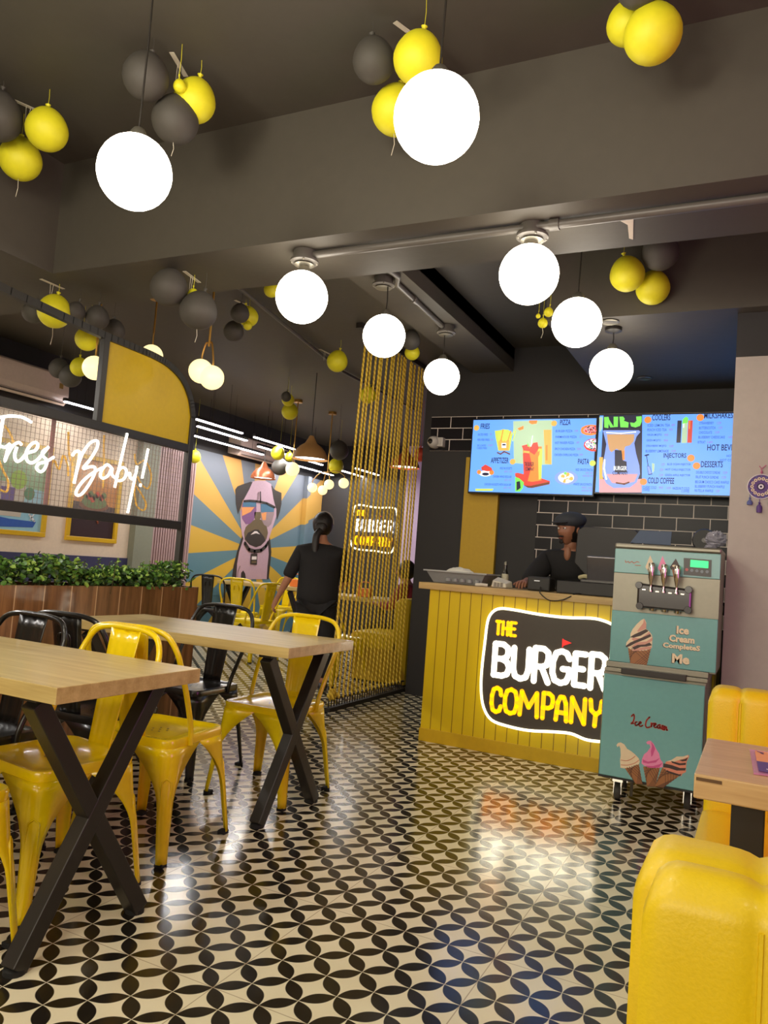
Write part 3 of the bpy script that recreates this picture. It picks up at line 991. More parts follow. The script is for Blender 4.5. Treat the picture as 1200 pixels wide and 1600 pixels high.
b.build('pink_stay', mat('dusty_rose_tube', (150, 92, 88), .5), t)

# neon lettering "Fries Baby!" mounted on the clear pane
NX = FX + .022
neon = thing('neon_sign', 'white handwriting neon sign reading Fries Baby! on the clear pane', 'neon sign', (NX, 3.0, 1.2))


def neon_line(pts, r=.0075, n=5, m_=None, name='neon_tube'):
    MB().tube(spline([(NX, a, c) for a, c in pts], n), r, 8).build(name, m_ or NEON, neon, smooth=60)


neon_line([(2.464, 1.657), (2.527, 1.674), (2.583, 1.692), (2.651, 1.700), (2.709, 1.686)])
neon_line([(2.545, 1.672), (2.541, 1.605), (2.538, 1.528), (2.521, 1.424)])
neon_line([(2.506, 1.539), (2.545, 1.535), (2.574, 1.534), (2.598, 1.555)])
neon_line([(2.591, 1.535), (2.587, 1.502), (2.580, 1.465), (2.592, 1.503), (2.616, 1.548), (2.646, 1.570), (2.665, 1.562)])
neon_line([(2.639, 1.545), (2.632, 1.501), (2.648, 1.475), (2.673, 1.488), (2.702, 1.524), (2.748, 1.546), (2.762, 1.575), (2.746, 1.588), (2.717, 1.569), (2.698, 1.529), (2.703, 1.494), (2.730, 1.479), (2.764, 1.497), (2.797, 1.536), (2.828, 1.579)])
neon_line([(2.826, 1.575), (2.797, 1.550), (2.798, 1.527), (2.827, 1.505), (2.819, 1.463), (2.796, 1.443), (2.770, 1.456), (2.777, 1.481), (2.823, 1.500), (2.868, 1.531)])
neon_line([(2.988, 1.558), (3.003, 1.581), (3.029, 1.588), (3.036, 1.566), (3.031, 1.508), (3.018, 1.410)])
neon_line([(3.018, 1.412), (3.032, 1.499), (3.054, 1.578), (3.097, 1.644), (3.137, 1.667), (3.155, 1.660), (3.150, 1.623), (3.114, 1.559), (3.071, 1.500), (3.120, 1.517), (3.152, 1.516), (3.152, 1.478), (3.121, 1.416), (3.077, 1.358), (3.043, 1.350), (3.042, 1.378), (3.082, 1.435), (3.142, 1.486), (3.206, 1.524)])
neon_line([(3.272, 1.534), (3.239, 1.547), (3.207, 1.515), (3.197, 1.479), (3.219, 1.465), (3.255, 1.487), (3.277, 1.533), (3.282, 1.496), (3.311, 1.480), (3.328, 1.492)])
neon_line([(3.368, 1.751), (3.350, 1.646), (3.330, 1.532), (3.313, 1.424)])
neon_line([(3.317, 1.469), (3.325, 1.514), (3.354, 1.546), (3.386, 1.540), (3.391, 1.506), (3.364, 1.473), (3.321, 1.465)])
neon_line([(3.393, 1.511), (3.419, 1.523), (3.424, 1.500), (3.448, 1.492), (3.470, 1.534), (3.472, 1.573)])
neon_line([(3.472, 1.573), (3.464, 1.500), (3.448, 1.386), (3.434, 1.287)])
neon_line([(3.550, 1.690), (3.538, 1.604), (3.523, 1.506)])
neon_line([(3.517, 1.471), (3.514, 1.455)])
# amber tube loops, slightly emissive, on the far side of the pane
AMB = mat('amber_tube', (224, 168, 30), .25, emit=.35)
amber_root = thing('amber_loops', 'thin amber tube loops seen through the mesh behind the white neon', 'neon sign', (FX - .1, 3.0, 1.2))


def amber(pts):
    MB().tube(spline([(FX - .1, a, c) for a, c in pts], 6), .006, 6).build('tube_loop', AMB, amber_root, smooth=60)


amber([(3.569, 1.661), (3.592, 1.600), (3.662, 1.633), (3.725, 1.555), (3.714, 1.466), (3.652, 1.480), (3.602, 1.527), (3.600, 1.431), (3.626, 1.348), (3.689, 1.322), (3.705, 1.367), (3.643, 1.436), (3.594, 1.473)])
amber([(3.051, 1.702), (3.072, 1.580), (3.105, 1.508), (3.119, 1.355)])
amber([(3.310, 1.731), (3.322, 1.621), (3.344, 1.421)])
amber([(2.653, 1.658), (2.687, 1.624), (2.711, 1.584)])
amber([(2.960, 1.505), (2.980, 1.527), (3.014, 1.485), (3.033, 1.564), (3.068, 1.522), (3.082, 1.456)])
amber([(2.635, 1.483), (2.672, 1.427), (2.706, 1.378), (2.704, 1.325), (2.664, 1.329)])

# ------------------------------------------------------------------ metal cafe chair (built facing +y)
def make_chair(m_, label, kind):
    t = thing('metal_chair', label, 'chair', (0, 0, 0), kind)
    H = .42
    b = MB()
    # seat pan: rounded square with a raised rolled edge and dished middle
    def rsq(h, r, z, n=6):
        out = []
        for cx, cy, a0 in ((h - r, h - r, 0), (-h + r, h - r, 90), (-h + r, -h + r, 180), (h - r, -h + r, 270)):
            for k in range(n + 1):
                a = R(a0 + 90 * k / n)
                out.append((cx + r * math.cos(a), cy + r * math.sin(a), z))
        return out
    rings = [rsq(.178, .045, H - .034), rsq(.180, .045, H - .008), rsq(.176, .043, H), rsq(.166, .04, H + .001), rsq(.155, .04, H - .006),
             rsq(.10, .03, H - .012), rsq(.05, .02, H - .013)]
    n = len(rings[0])
    vs = [v for rg in rings for v in rg]
    fs = []
    for i in range(len(rings) - 1):
        for k in range(n):
            l = (k + 1) % n
            fs.append((i * n + k, i * n + l, (i + 1) * n + l, (i + 1) * n + k))
    fs.append(tuple((len(rings) - 1) * n + k for k in range(n)))
    b.add(vs, fs)
    b.add([(v[0] * .98, v[1] * .98, H - .034) for v in rings[0]], [tuple(range(n - 1, -1, -1))])
    o = b.build('seat', m_, t, smooth=50)
    d = MB()
    for k in range(7):
        a = 2 * PI * k / 6
        x, y = (0, 0) if k == 6 else (.032 * math.cos(a), .032 * math.sin(a))
        d.lathe([(0, 0), (.0045, 0)], (x, y, H - .0122), 8)
    d.build('drain_hole', mat('hole_black', (12, 10, 6), .9), o)
    # sheet steel legs: a corner section that narrows from a wide arched shoulder to a slim foot
    for sx in (1, -1):
        for sy in (1, -1):
            b = MB()
            rows = 14
            prof = []
            for i in range(rows):
                f = i / (rows - 1)
                z = (H - .03) * (1 - f) + .012 * f
                c = .178 + .034 * f
                w = .024 + .135 * max(0, 1 - f / .52) ** 2.0 + .022 * (1 - f)
                r = min(.045, w * .7)
                ring = [(c - w, c, z)]
                for k in range(7):
                    a = R(90 - 90 * k / 6)
                    ring.append((c - r + r * math.cos(a), c - r + r * math.sin(a), z))
                ring.append((c, c - w, z))
                prof.append(ring)
            m = len(prof[0])
            vs = [(p[0] * sx, p[1] * sy, p[2]) for rg in prof for p in rg]
            fs = []
            for i in range(rows - 1):
                for k in range(m - 1):
                    q = (i * m + k, i * m + k + 1, (i + 1) * m + k + 1, (i + 1) * m + k)
                    fs.append(q if sx * sy < 0 else q[::-1])
            b.add(vs, fs)
            lg = b.build('leg', m_, t, smooth=70)
            sol = lg.modifiers.new('sheet', 'SOLIDIFY')
            sol.thickness = .004
            sol.offset = -1
            # pressed outline rib on the leg corner
            rb = []
            for k in range(15):
                u = k / 14
                if u < .4:
                    z, s = .12 + (.27 - .12) * u / .4, -1
                elif u > .6:
                    z, s = .12 + (.27 - .12) * (1 - u) / .4, 1
                else:
                    z, s = .27 + .02 * math.sin((u - .4) / .2 * PI), -math.cos((u - .4) / .2 * PI)
                f = 1 - (z - .012) / (H - .042)
                c = .178 + .034 * f - .010
                rb.append(((c - s * .012) * sx, (c + s * .012) * sy, z))
            MB().tube(rb, .0028, 6).build('pressed_rib', m_, lg, smooth=60)
            f_ = MB()
            cc = .208
            f_.box(*sorted(((cc - .028) * sx, (cc + .005) * sx)), *sorted(((cc - .028) * sy, (cc + .005) * sy)), 0, .015)
            f_.build('rubber_foot', RUBBER, lg, bevel=.003)
    # bent tube hoop
    hoop = spline([(.184, -.065, H - .03), (.187, -.075, H + .03), (.196, -.125, H + .14), (.203, -.185, H + .25), (.196, -.212, H + .315), (.16, -.228, H + .37),
                   (.09, -.234, H + .389), (0, -.236, H + .391), (-.09, -.234, H + .389), (-.16, -.228, H + .37), (-.196, -.212, H + .315),
                   (-.203, -.185, H + .25), (-.196, -.125, H + .14), (-.187, -.075, H + .03), (-.184, -.065, H - .03)], 4)
    MB().tube(hoop, .0105, 10).build('back_hoop', m_, t, smooth=70)
    # central splat
    b = MB()
    rows, cols = 10, 9
    vs = []
    for i in range(rows):
        f = i / (rows - 1)
        z = H - .018 + f * .402
        y = -.168 - .07 * f
        hw = .056 + .022 * f
        for k in range(cols):
            u = k / (cols - 1) * 2 - 1
            rib = .003 * math.cos(u * 3 * PI)
            vs.append((u * hw, y + .006 * u * u - rib, z))
    fs = [(i * cols + k, i * cols + k + 1, (i + 1) * cols + k + 1, (i + 1) * cols + k) for i in range(rows - 1) for k in range(cols - 1)]
    b.add(vs, fs)
    sp = b.build('back_splat', m_, t, smooth=60)
    sol = sp.modifiers.new('sheet', 'SOLIDIFY')
    sol.thickness = .004
    e = MB()
    zc = H + .28
    ov = spline([(-.028, -.218, zc - .02), (-.028, -.224, zc + .02), (-.015, -.227, zc + .035), (.015, -.227, zc + .035), (.028, -.224, zc + .02), (.028, -.218, zc - .02)], 3)
    e.tube(ov, .0028, 6)
    e.tube([(q[0], q[1] - .012, q[2]) for q in ov], .0028, 6)
    e.build('pressed_badge', m_, sp, smooth=60)
    return t


G1 = 'yellow metal chairs'
G2 = 'black metal chairs'
ych = make_chair(YELLOW, 'yellow metal chair behind the nearer table, facing us beneath its wooden top', G1)
ych.location = (-2.008, 1.835, 0)
ych.rotation_euler.z = R(173)
dup(ych, (-2.035, 2.345, 0), R(5), 'yellow metal chair seen from behind, tucked between the two wooden tables', G1)
dup(ych, (-2.031, 3.125, 0), R(181), 'yellow metal chair behind the farther table, facing us beside the rope screen', G1)
dup(ych, (-1.98, 1.345, 0), R(-3), 'yellow metal chair at the lower left with only its front edge and leg in view', G1)
bch = make_chair(BLACKPC, 'black metal chair behind the farther table, left of the yellow one', G2)
bch.location = (-2.60, 3.20, 0)
bch.rotation_euler.z = R(180)
dup(bch, (-2.46, 1.84, 0), R(178), 'black metal chair behind the nearer table in front of the planter', G2)
dup(bch, (-2.45, 2.44, 0), R(2), 'black metal chair with its back to us between the tables, by the planter', G2)


# ------------------------------------------------------------------ cafe tables
def x_table(x0, x1, y0, y1, label, name='cafe_table', top=OAK, z=.74):
    t = thing(name, label, 'table', ((x0 + x1) / 2, (y0 + y1) / 2, 0), 'wooden topped cafe tables')
    b = MB(); b.box(x0, x1, y0, y1, z - .042, z)
    b.build('table_top', top, t, bevel=.002)
    for x in (x1 - .13, x0 + .13):
        m_ = MB()
        zt = z - .043
        m_.bar((x, y0 + .05, zt - .015), (x, y1 - .04, .012), .05, .05, up=(1, 0, 0))
        m_.build('leg', BLACKMETAL, t, bevel=.003)
        m_ = MB()
        m_.bar((x + .001, y1 - .05, zt - .015), (x + .001, y0 + .07, .012), .05, .05, up=(1, 0, 0))
        m_.build('leg', BLACKMETAL, t, bevel=.003)
        m_ = MB()
        m_.box(x - .03, x + .03, y0 + .03, y1 - .03, zt - .012, zt)
        m_.build('top_bracket', BLACKMETAL, t)
        for yy in (y1 - .045, y0 + .075):
            m_ = MB(); m_.lathe([(0, 0), (.028, 0), (.028, .012), (.02, .018), (0, .018)], (x, yy, 0), 14)
            m_.build('rubber_foot', RUBBER, t, smooth=40)
    return t


x_table(-2.80, -1.525, 1.375, 1.915, 'nearer cafe table with a pale wooden top and black crossed legs')
x_table(-2.93, -1.665, 2.625, 3.17, 'farther cafe table with a pale wooden top, standing by the rope screen')
b = MB()
for i in range(5):
    b.stroke(spline([(-2.46 + .02 * i, 1.60 + .012 * i), (-2.42 + .02 * i, 1.63), (-2.36 + .01 * i, 1.62 + .01 * i), (-2.30, 1.66)], 4), .004, ('Z', .7405), .0002 * i, 0, .0003)
tag(b.build('table_sticker', mat('faded_orange_print', (206, 130, 70), .5)), 'faded orange sticker print on the nearer wooden table', 'sticker')

# ------------------------------------------------------------------ rope screen
RX = -2.79
t = thing('rope_screen', 'screen of yellow twisted ropes strung from ceiling to a black floor rail', 'screen', (RX, 5.7, 0))
b = MB()
b.box(RX - .025, RX + .025, 4.97, 6.30, .0, .03)
for i in range(32):
    y = 4.99 + i * .041
    b.box(RX - .004, RX + .004, y, y + .006, .03, .085)
b.box(RX - .012, RX + .012, 4.97, 6.30, .085, .095)
b.build('floor_rail', BLACKMETAL, t)
b = MB(); b.box(RX - .025, RX + .025, 5.0, 6.32, 2.86, 2.90); b.build('ceiling_rail', BLACKMETAL, t)
rt = NT('yellow_twisted_rope')
ph = rt.op('SINE', rt.op('ADD', rt.op('MULTIPLY', rt.z, 150), rt.op('MULTIPLY', rt.op('ADD', rt.x, rt.y), 160)))
rt.out(rt.mix(rt.op('MULTIPLY', rt.op('ADD', ph, 1), .5), (188, 150, 24), (240, 206, 70)), .7, 0, ph, .6)
ROPE = rt.m


def rope(p, q, r, bend=True):
    """three strands twisted round each other"""
    b = MB()
    p, q = Vector(p), Vector(q)
    L = (q - p).length
    n = int(L / .022)
    for s in range(3):
        pts = []
        for i in range(n + 1):
            f = i / n
            a = f * L / .085 * 2 * PI + s * 2 * PI / 3
            c = p.lerp(q, f)
            pts.append((c.x + r * .5 * math.cos(a), c.y + r * .5 * math.sin(a), c.z))
        b.tube(pts, r * .62, 5)
    return b


random.seed(9)
N = 19
for i in range(N):
    f = i / (N - 1)
    yb = 5.0 + f * 1.22
    yt = 5.13 + f * 1.14 + random.uniform(-.02, .02)
    if i in (7, 8):
        yt += .03
    bb = rope((RX, yb, .10), (RX + random.uniform(-.01, .01), yt, 2.87), .0088)
    bb.tube([(RX, yb, .12), (RX + .012, yb - .012, .105), (RX + .02, yb - .03, .088)], .008, 6)
    bb.build('rope', ROPE, t, smooth=60)
b = MB()
b.ball((RX + .02, 5.0, .14), .03, 10, 8); b.ball((RX + .02, 4.97, .12), .024, 10, 8); b.ball((RX + .025, 5.03, .12), .024, 10, 8)
b.tube([(RX + .02, 4.98, .15), (RX + .04, 4.95, .17), (RX + .05, 4.96, .10)], .011, 6)
b.build('rope_knot', ROPE, t, smooth=60)

# ------------------------------------------------------------------ order counter
t = thing('order_counter', 'yellow boarded order counter with a pale wooden worktop', 'counter', (-1.1, 4.9, 0))
b = MB(); b.box(-1.915, -.2, 4.65, 5.15, .08, .962); b.build('board_front', COUNTER, t)
b = MB(); b.box(-1.92, -.2, 4.64, 5.15, 0, .08); b.build('kick_board', mat('yellow_kick_board', (200, 162, 18), .4), t, bevel=.002)
b = MB(); b.box(-1.985, -.2, 4.62, 5.2, .962, 1.004); b.build('worktop', OAK2, t, bevel=.002)

# sign on the counter front
sg = thing('counter_sign', 'rounded light box sign reading THE BURGER COMPANY on the yellow counter front', 'sign', (-1.1, 4.64, .6))
SP = ('Y', 4.63)
outline = [(-1.432, 0.882), (-1.343, 0.882), (-1.189, 0.870), (-1.030, 0.867), (-0.886, 0.877), (-0.816, 0.871), (-0.755, 0.850), (-0.708, 0.806), (-0.680, 0.729), (-0.672, 0.590), (-0.675, 0.451), (-0.683, 0.331), (-0.701, 0.229), (-0.748, 0.190), (-0.807, 0.180), (-0.877, 0.180), (-0.959, 0.199), (-1.062, 0.193), (-1.209, 0.177), (-1.340, 0.182), (-1.442, 0.203), (-1.497, 0.270), (-1.521, 0.373), (-1.525, 0.502), (-1.517, 0.665), (-1.508, 0.796), (-1.481, 0.855)]
ol = spline([(a, c) for a, c in outline], 4, True)
b = MB(); b.poly(ol, ('Y', 4.65), 0, 0, .02)
b.build('backing_board', mat('sign_charcoal', (70, 62, 54), .45), sg)
b = MB(); b.tube([(a, 4.628, c) for a, c in ol], .0085, 8, closed=True)
b.build('neon_border', mat('border_neon', (255, 250, 225), .3, emit=2.0, emit_color=(255, 246, 205)), sg, smooth=60)

GLYPH = {
    'T': [[(0, 1), (1, 1)], [(.5, 1), (.5, 0)]],
    'H': [[(0, 0), (0, 1)], [(1, 0), (1, 1)], [(0, .5), (1, .5)]],
    'E': [[(1, 1), (0, 1), (0, 0), (1, 0)], [(0, .52), (.8, .52)]],
    'B': [[(0, 0), (0, 1), (.55, 1), (.85, .9), (.9, .75), (.8, .6), (.5, .53), (0, .53)], [(.5, .53), (.85, .45), (1, .27), (.88, .07), (.55, 0), (0, 0)]],
    'U': [[(0, 1), (0, .3), (.15, .07), (.5, 0), (.85, .07), (1, .3), (1, 1)]],
    'R': [[(0, 0), (0, 1), (.6, 1), (.92, .9), (.97, .72), (.85, .52), (.5, .45), (0, .45)], [(.5, .45), (1, 0)]],
    'G': [[(.97, .78), (.8, .95), (.5, 1), (.18, .93), (0, .65), (0, .3), (.15, .07), (.5, 0), (.82, .06), (.98, .25), (.98, .45), (.6, .45)]],
    'C': [[(.95, .72), (.85, .93), (.5, 1), (.15, .92), (0, .65), (0, .33), (.15, .07), (.5, 0), (.85, .07), (.97, .25)]],
    'O': [[(.5, 1), (.15, .92), (0, .65), (0, .33), (.15, .07), (.5, 0), (.85, .07), (1, .33), (1, .65), (.85, .92), (.5, 1)]],
    'M': [[(0, 0), (.06, 1), (.5, .35), (.94, 1), (1, 0)]],
    'P': [[(0, 0), (0, 1), (.6, 1), (.93, .9), (1, .7), (.9, .5), (.55, .42), (0, .42)]],
    'A': [[(0, 0), (.12, .75), (.35, 1), (.65, 1), (.88, .75), (1, 0)], [(.05, .33), (.95, .33)]],
    'N': [[(0, 0), (0, 1), (1, 0), (1, 1)]],
    'Y': [[(0, 1), (.1, .6), (.5, .45), (.9, .6), (1, 1)], [(.5, .45), (.45, 0)]],
}


def letter(ch, a0, a1, b0, b1, w, plane, off, m_, parent, th=.006):
    b = MB()
    for st in GLYPH[ch]:
        q = [(a0 + w / 2 + (a1 - a0 - w) * x, b0 + w / 2 + (b1 - b0 - w) * y) for x, y in st]
        b.stroke(q, w, plane, off, 0, th)
    return b.build('letter', m_, parent)


LW = mat('lit_white_letter', (255, 255, 255), .4, emit=2.3, emit_color=(255, 247, 218))
LY = mat('lit_yellow_letter', (255, 205, 20), .4, emit=.85, emit_color=(255, 190, 6))


def word(s, boxes, w, m_):
    for ch, (p, q) in zip(s, boxes):
        letter(ch, p[0], q[0], q[1], p[1], w, SP, .001, m_, sg)


word('THE', list(zip([(-1.458, 0.812), (-1.416, 0.813), (-1.367, 0.813)], [(-1.414, 0.716), (-1.367, 0.716), (-1.317, 0.717)])), .019, LY)
word('BURGER', list(zip([(-1.464, 0.684), (-1.344, 0.672), (-1.214, 0.686), (-1.105, 0.684), (-0.974, 0.681), (-0.881, 0.688)], [(-1.336, 0.460), (-1.217, 0.457), (-1.095, 0.455), (-0.971, 0.464), (-0.881, 0.466), (-0.765, 0.460)])), .034, LW)
word('COMPANY', list(zip([(-1.461, 0.414), (-1.378, 0.416), (-1.283, 0.415), (-1.144, 0.423), (-1.065, 0.414), (-0.975, 0.420), (-0.869, 0.421)], [(-1.375, 0.243), (-1.279, 0.247), (-1.152, 0.250), (-1.061, 0.250), (-0.977, 0.253), (-0.875, 0.253), (-0.779, 0.252)])), .026, LY)
b = MB()
b.stroke([(-1.037, 0.738), (-1.036, 0.693)], .006, SP, .002, 0, .004)
b.poly([(-1.037, 0.738), (-0.984, 0.721), (-1.034, 0.699)], SP, .002, 0, .006)
b.build('red_flag', mat('lit_red_flag', (226, 40, 36), .4, emit=.9), sg)

# ------------------------------------------------------------------ on the counter
t = thing('plastic_crate', 'grey plastic tray with sloping sides on the left end of the worktop', 'tray', (-1.82, 4.92, 1.004))
b = MB()
x0, x1, y0, y1, z0, z1 = -2.02, -1.60, 4.80, 5.08, 1.006, 1.085
o0 = [(x0 + .05, y0 + .03, z0), (x1 - .04, y0 + .03, z0), (x1 - .04, y1 - .03, z0), (x0 + .05, y1 - .03, z0)]
o1 = [(x0, y0, z1), (x1, y0, z1), (x1, y1, z1), (x0, y1, z1)]
i1 = [(x0 + .012, y0 + .012, z1), (x1 - .012, y0 + .012, z1), (x1 - .012, y1 - .012, z1), (x0 + .012, y1 - .012, z1)]
i0 = [(x0 + .058, y0 + .038, z0 + .006), (x1 - .048, y0 + .038, z0 + .006), (x1 - .048, y1 - .038, z0 + .006), (x0 + .058, y1 - .038, z0 + .006)]
fs = [(3, 2, 1, 0)] + [(a * 4 + k, a * 4 + (k + 1) % 4, (a + 1) * 4 + (k + 1) % 4, (a + 1) * 4 + k) for a in range(3) for k in range(4)] + [(12, 13, 14, 15)]
b.add(o0 + o1 + i1 + i0, fs)
GP = mat('grey_plastic', (132, 134, 134), .45)
b.build('tray_body', GP, t, bevel=.003)
b = MB()
b.box(x0 - .012, x1 + .012, y0 - .012, y0, z1 - .006, z1 + .003); b.box(x0 - .012, x1 + .012, y1, y1 + .012, z1 - .006, z1 + .003)
b.box(x0 - .012, x0, y0, y1, z1 - .006, z1 + .003); b.box(x1, x1 + .012, y0, y1, z1 - .006, z1 + .003)
b.build('rim', mat('pale_grey_plastic', (164, 166, 164), .45), t)
b = MB()
for k in range(5):
    b.lathe([(.022, 0), (.02, .02), (0, .025)], (-1.86 + k * .05, y0 + .022, 1.02), 10)
b.build('pressed_rib', GP, t, smooth=50)
b = MB()
b.ball((-1.83, 4.94, 1.085), .075, 22, 14, (1.15, .8, .42)); b.ball((-1.79, 4.92, 1.075), .06, 20, 12, (1.2, .8, .5)); b.ball((-1.88, 4.95, 1.08), .05, 18, 12, (1, .8, .5))
for i, v in enumerate(b.v):
    n_ = math.sin(v[0] * 90) * math.sin(v[1] * 70 + v[2] * 60) * .004
    b.v[i] = (v[0], v[1], v[2] + n_)
tag(b.build('folded_cloth', mat('white_cloth', (214, 212, 200), .9, bump=.5, bscale=50), smooth=60), 'crumpled white cloth lying in the grey tray', 'cloth')

t = thing('card_terminal', 'small white card terminal on the worktop', 'card terminal', (-1.52, 4.88, 1.004))
b = MB()
b.add([(-1.57, 4.84, 1.006), (-1.47, 4.84, 1.006), (-1.45, 4.93, 1.006), (-1.56, 4.95, 1.006), (-1.565, 4.845, 1.05), (-1.475, 4.845, 1.034), (-1.455, 4.92, 1.05), (-1.56, 4.94, 1.075)],
      [(0, 3, 2, 1), (4, 5, 6, 7), (0, 1, 5, 4), (1, 2, 6, 5), (2, 3, 7, 6), (3, 0, 4, 7)])
b.build('terminal_body', mat('off_white_plastic', (205, 198, 180), .4), t, bevel=.006)
b = MB()
for i in range(3):
    for j in range(3):
        b.box(-1.552 + i * .022, -1.536 + i * .022, 4.837, 4.8405, 1.012 + j * .009, 1.018 + j * .009)
b.build('keypad', mat('key_grey', (120, 112, 100), .5), t)
b = MB(); b.tube(spline([(-1.66, 4.80, 1.012), (-1.62, 4.79, 1.016), (-1.58, 4.80, 1.014)], 4), .010, 10)
tag(b.build('crumpled_napkin', mat('napkin_white', (210, 204, 190), .9), smooth=60), 'small rolled white napkin beside the card terminal', 'napkin')
t = thing('bottle', 'slim dark bottle with a pale label and steel cap on the counter', 'bottle', (-1.56, 5.1, 1.004))
MB().lathe([(0, 0), (.022, 0), (.023, .06), (.02, .09), (.011, .12), (.010, .15), (0, .15)], (-1.56, 5.1, 1.006), 16).build('glass_body', mat('dark_bottle', (30, 26, 22), .15, coat=.5), t, smooth=50)
MB().lathe([(.0235, .03), (.0238, .03), (.0238, .08), (.0212, .09)], (-1.56, 5.1, 1.006), 16).build('paper_label', mat('pale_label', (190, 184, 160), .6), t, smooth=50)
MB().lathe([(0, .15), (.012, .15), (.012, .165), (.006, .175), (0, .176)], (-1.56, 5.1, 1.006), 12).build('cap', STEEL, t, smooth=50)
DEV = mat('dark_device_plastic', (33, 30, 29), .5)
DEVG = mat('grey_device_plastic', (88, 84, 82), .35)
t = thing('receipt_printer', 'black receipt printer with a small white badge near the cashier', 'printer', (-1.25, 4.9, 1.004))
MB().box(-1.33, -1.185, 4.83, 4.98, 1.006, 1.092).build('printer_case', DEV, t, bevel=.008)
MB().box(-1.285, -1.25, 4.827, 4.83, 1.066, 1.071).build('badge', mat('white_badge', (220, 220, 220), .5, emit=.4), t)
MB().box(-1.32, -1.195, 4.86, 4.90, 1.092, 1.096).build('paper_slot', mat('slot_black', (15, 14, 14), .6), t)
t = thing('cash_drawer', 'wide black cash drawer on the worktop beside the machine', 'cash drawer', (-.98, 4.9, 1.004))
MB().box(-1.13, -.72, 4.78, 5.14, 1.006, 1.082).build('drawer_case', DEV, t, bevel=.004)
MB().box(-1.12, -.73, 4.776, 4.78, 1.014, 1.066).build('drawer_front', DEV, t)
t = thing('touch_terminal', 'silvery flip screen till terminal standing on the cash drawer', 'till', (-.88, 4.95, 1.082))
b = MB(); b.box(-1.0, -.74, 4.84, 5.1, 1.083, 1.10); b.build('terminal_base', DEVG, t, bevel=.004)
b = MB(); b.bar((-.87, 5.0, 1.09), (-.87, 4.95, 1.25), .24, .02, up=(0, 1, 0)); b.build('terminal_screen', mat('silver_lid', (110, 106, 108), .25, .5), t, bevel=.006)
t = thing('pos_monitor', 'large dark monitor with a sloping top seen from behind', 'monitor', (-.9, 5.25, 1.0))
b = MB()
mo = [(-1.122, 1.428), (-1.081, 1.456), (-0.746, 1.447), (-0.720, 1.418), (-0.781, 1.335), (-0.811, 1.121), (-1.049, 1.124), (-1.131, 1.205)]
b.poly(mo, ('Y', 5.3), 0, 0, .05)
b.build('monitor_case', DEV, t, bevel=.006)
MB().box(-.92, -.86, 5.2, 5.3, 1.0, 1.12).build('stand', DEV, t)
MB().box(-1.0, -.78, 5.12, 5.3, 1.004, 1.014).build('stand_foot', DEV, t)
b = MB(); b.tube(spline([(-1.24, 4.82, 1.03), (-1.21, 4.70, 1.008), (-1.19, 4.616, 1.0), (-1.16, 4.612, .975), (-1.12, 4.611, .958), (-1.06, 4.611, .966), (-1.01, 4.614, .99), (-.99, 4.66, 1.009), (-.98, 4.77, 1.012)], 6), .0035, 6)
tag(b.build('cable', BLACKMETAL, smooth=60), 'thin black cable drooping over the worktop edge', 'cable')
b = MB(); b.tube(spline([(-1.06, 5.1, 1.11), (-1.02, 5.08, 1.12), (-.99, 5.1, 1.11)], 4), .014, 8)
tag(b.build('paper_wad', mat('cream_paper', (190, 180, 140), .9), smooth=60), 'cream paper roll lying by the silvery till terminal', 'paper')

# things standing behind the ice cream machine
t = thing('glass_display', 'dark glass topped box glinting behind the ice cream machine', 'display case', (-.55, 4.95, 1.0))
MB().box(-.70, -.30, 4.72, 5.1, 1.006, 1.30).build('case_body', DEV, t, bevel=.004)
b = MB(); b.poly([(-0.738, 1.349), (-0.685, 1.428), (-0.498, 1.429), (-0.501, 1.347)], ('Y', 5.1), .1, 0, .01); b.build('blue_pane', mat('blue_glass', (50, 72, 104), .45), t)
random.seed(5)
b = MB()
for i in range(26):
    x = random.uniform(-.68, -.32); y = random.uniform(4.74, 4.9)
    b.lathe([(0, 0), (random.uniform(.008, .02), 0), (random.uniform(.008, .018), random.uniform(.01, .03)), (0, .02)], (x, y, 1.302), 8)
b.build('glass_stopper', mat('dark_glass', (60, 56, 60), .05, coat=.8), t, smooth=30)
t = thing('small_fan', 'small round dark desk fan beside the crumpled plastic wrap', 'fan', (-.3, 4.85, 1.3))
fc = (-.305, 4.88, 1.38)
b = MB(); b.lathe([(.062, -.015), (.068, 0), (.062, .015), (.056, .0)], fc, 24, axis='y'); b.build('fan_ring', DEV, t, smooth=50)
b = MB()
for k in range(5):
    a = k * 2 * PI / 5
    b.poly([(fc[0] + .012 * math.cos(a), fc[2] + .012 * math.sin(a)), (fc[0] + .052 * math.cos(a - .3), fc[2] + .052 * math.sin(a - .3)), (fc[0] + .056 * math.cos(a + .3), fc[2] + .056 * math.sin(a + .3))], ('Y', 4.88), 0, 0, .003)
b.build('fan_blade', mat('maroon_blade', (96, 56, 58), .4), t)
MB().lathe([(0, -.02), (.014, -.02), (.014, .01), (0, .01)], fc, 12, axis='y').build('hub', DEVG, t, smooth=50)
MB().box(fc[0] - .03, fc[0] + .03, 4.85, 4.91, 1.301, 1.32).build('fan_foot', DEV, t)
random.seed(12)
b = MB(); b.ball((-.24, 4.80, 1.385), .05, 26, 18, (1.15, .9, .9)); b.ball((-.262, 4.80, 1.33), .034, 20, 14)
for i, v in enumerate(b.v):
    k = random.uniform(.78, 1.12)
    b.v[i] = (-.24 + (v[0] + .24) * k, 4.80 + (v[1] - 4.80) * k, 1.36 + (v[2] - 1.36) * k)
pw = mat('crinkled_plastic', (190, 186, 200), .12, alpha=.55, coat=.5)
tag(b.build('plastic_wrap', pw), 'crumpled clear plastic wrap bundled on top by the grey wall', 'plastic wrap')

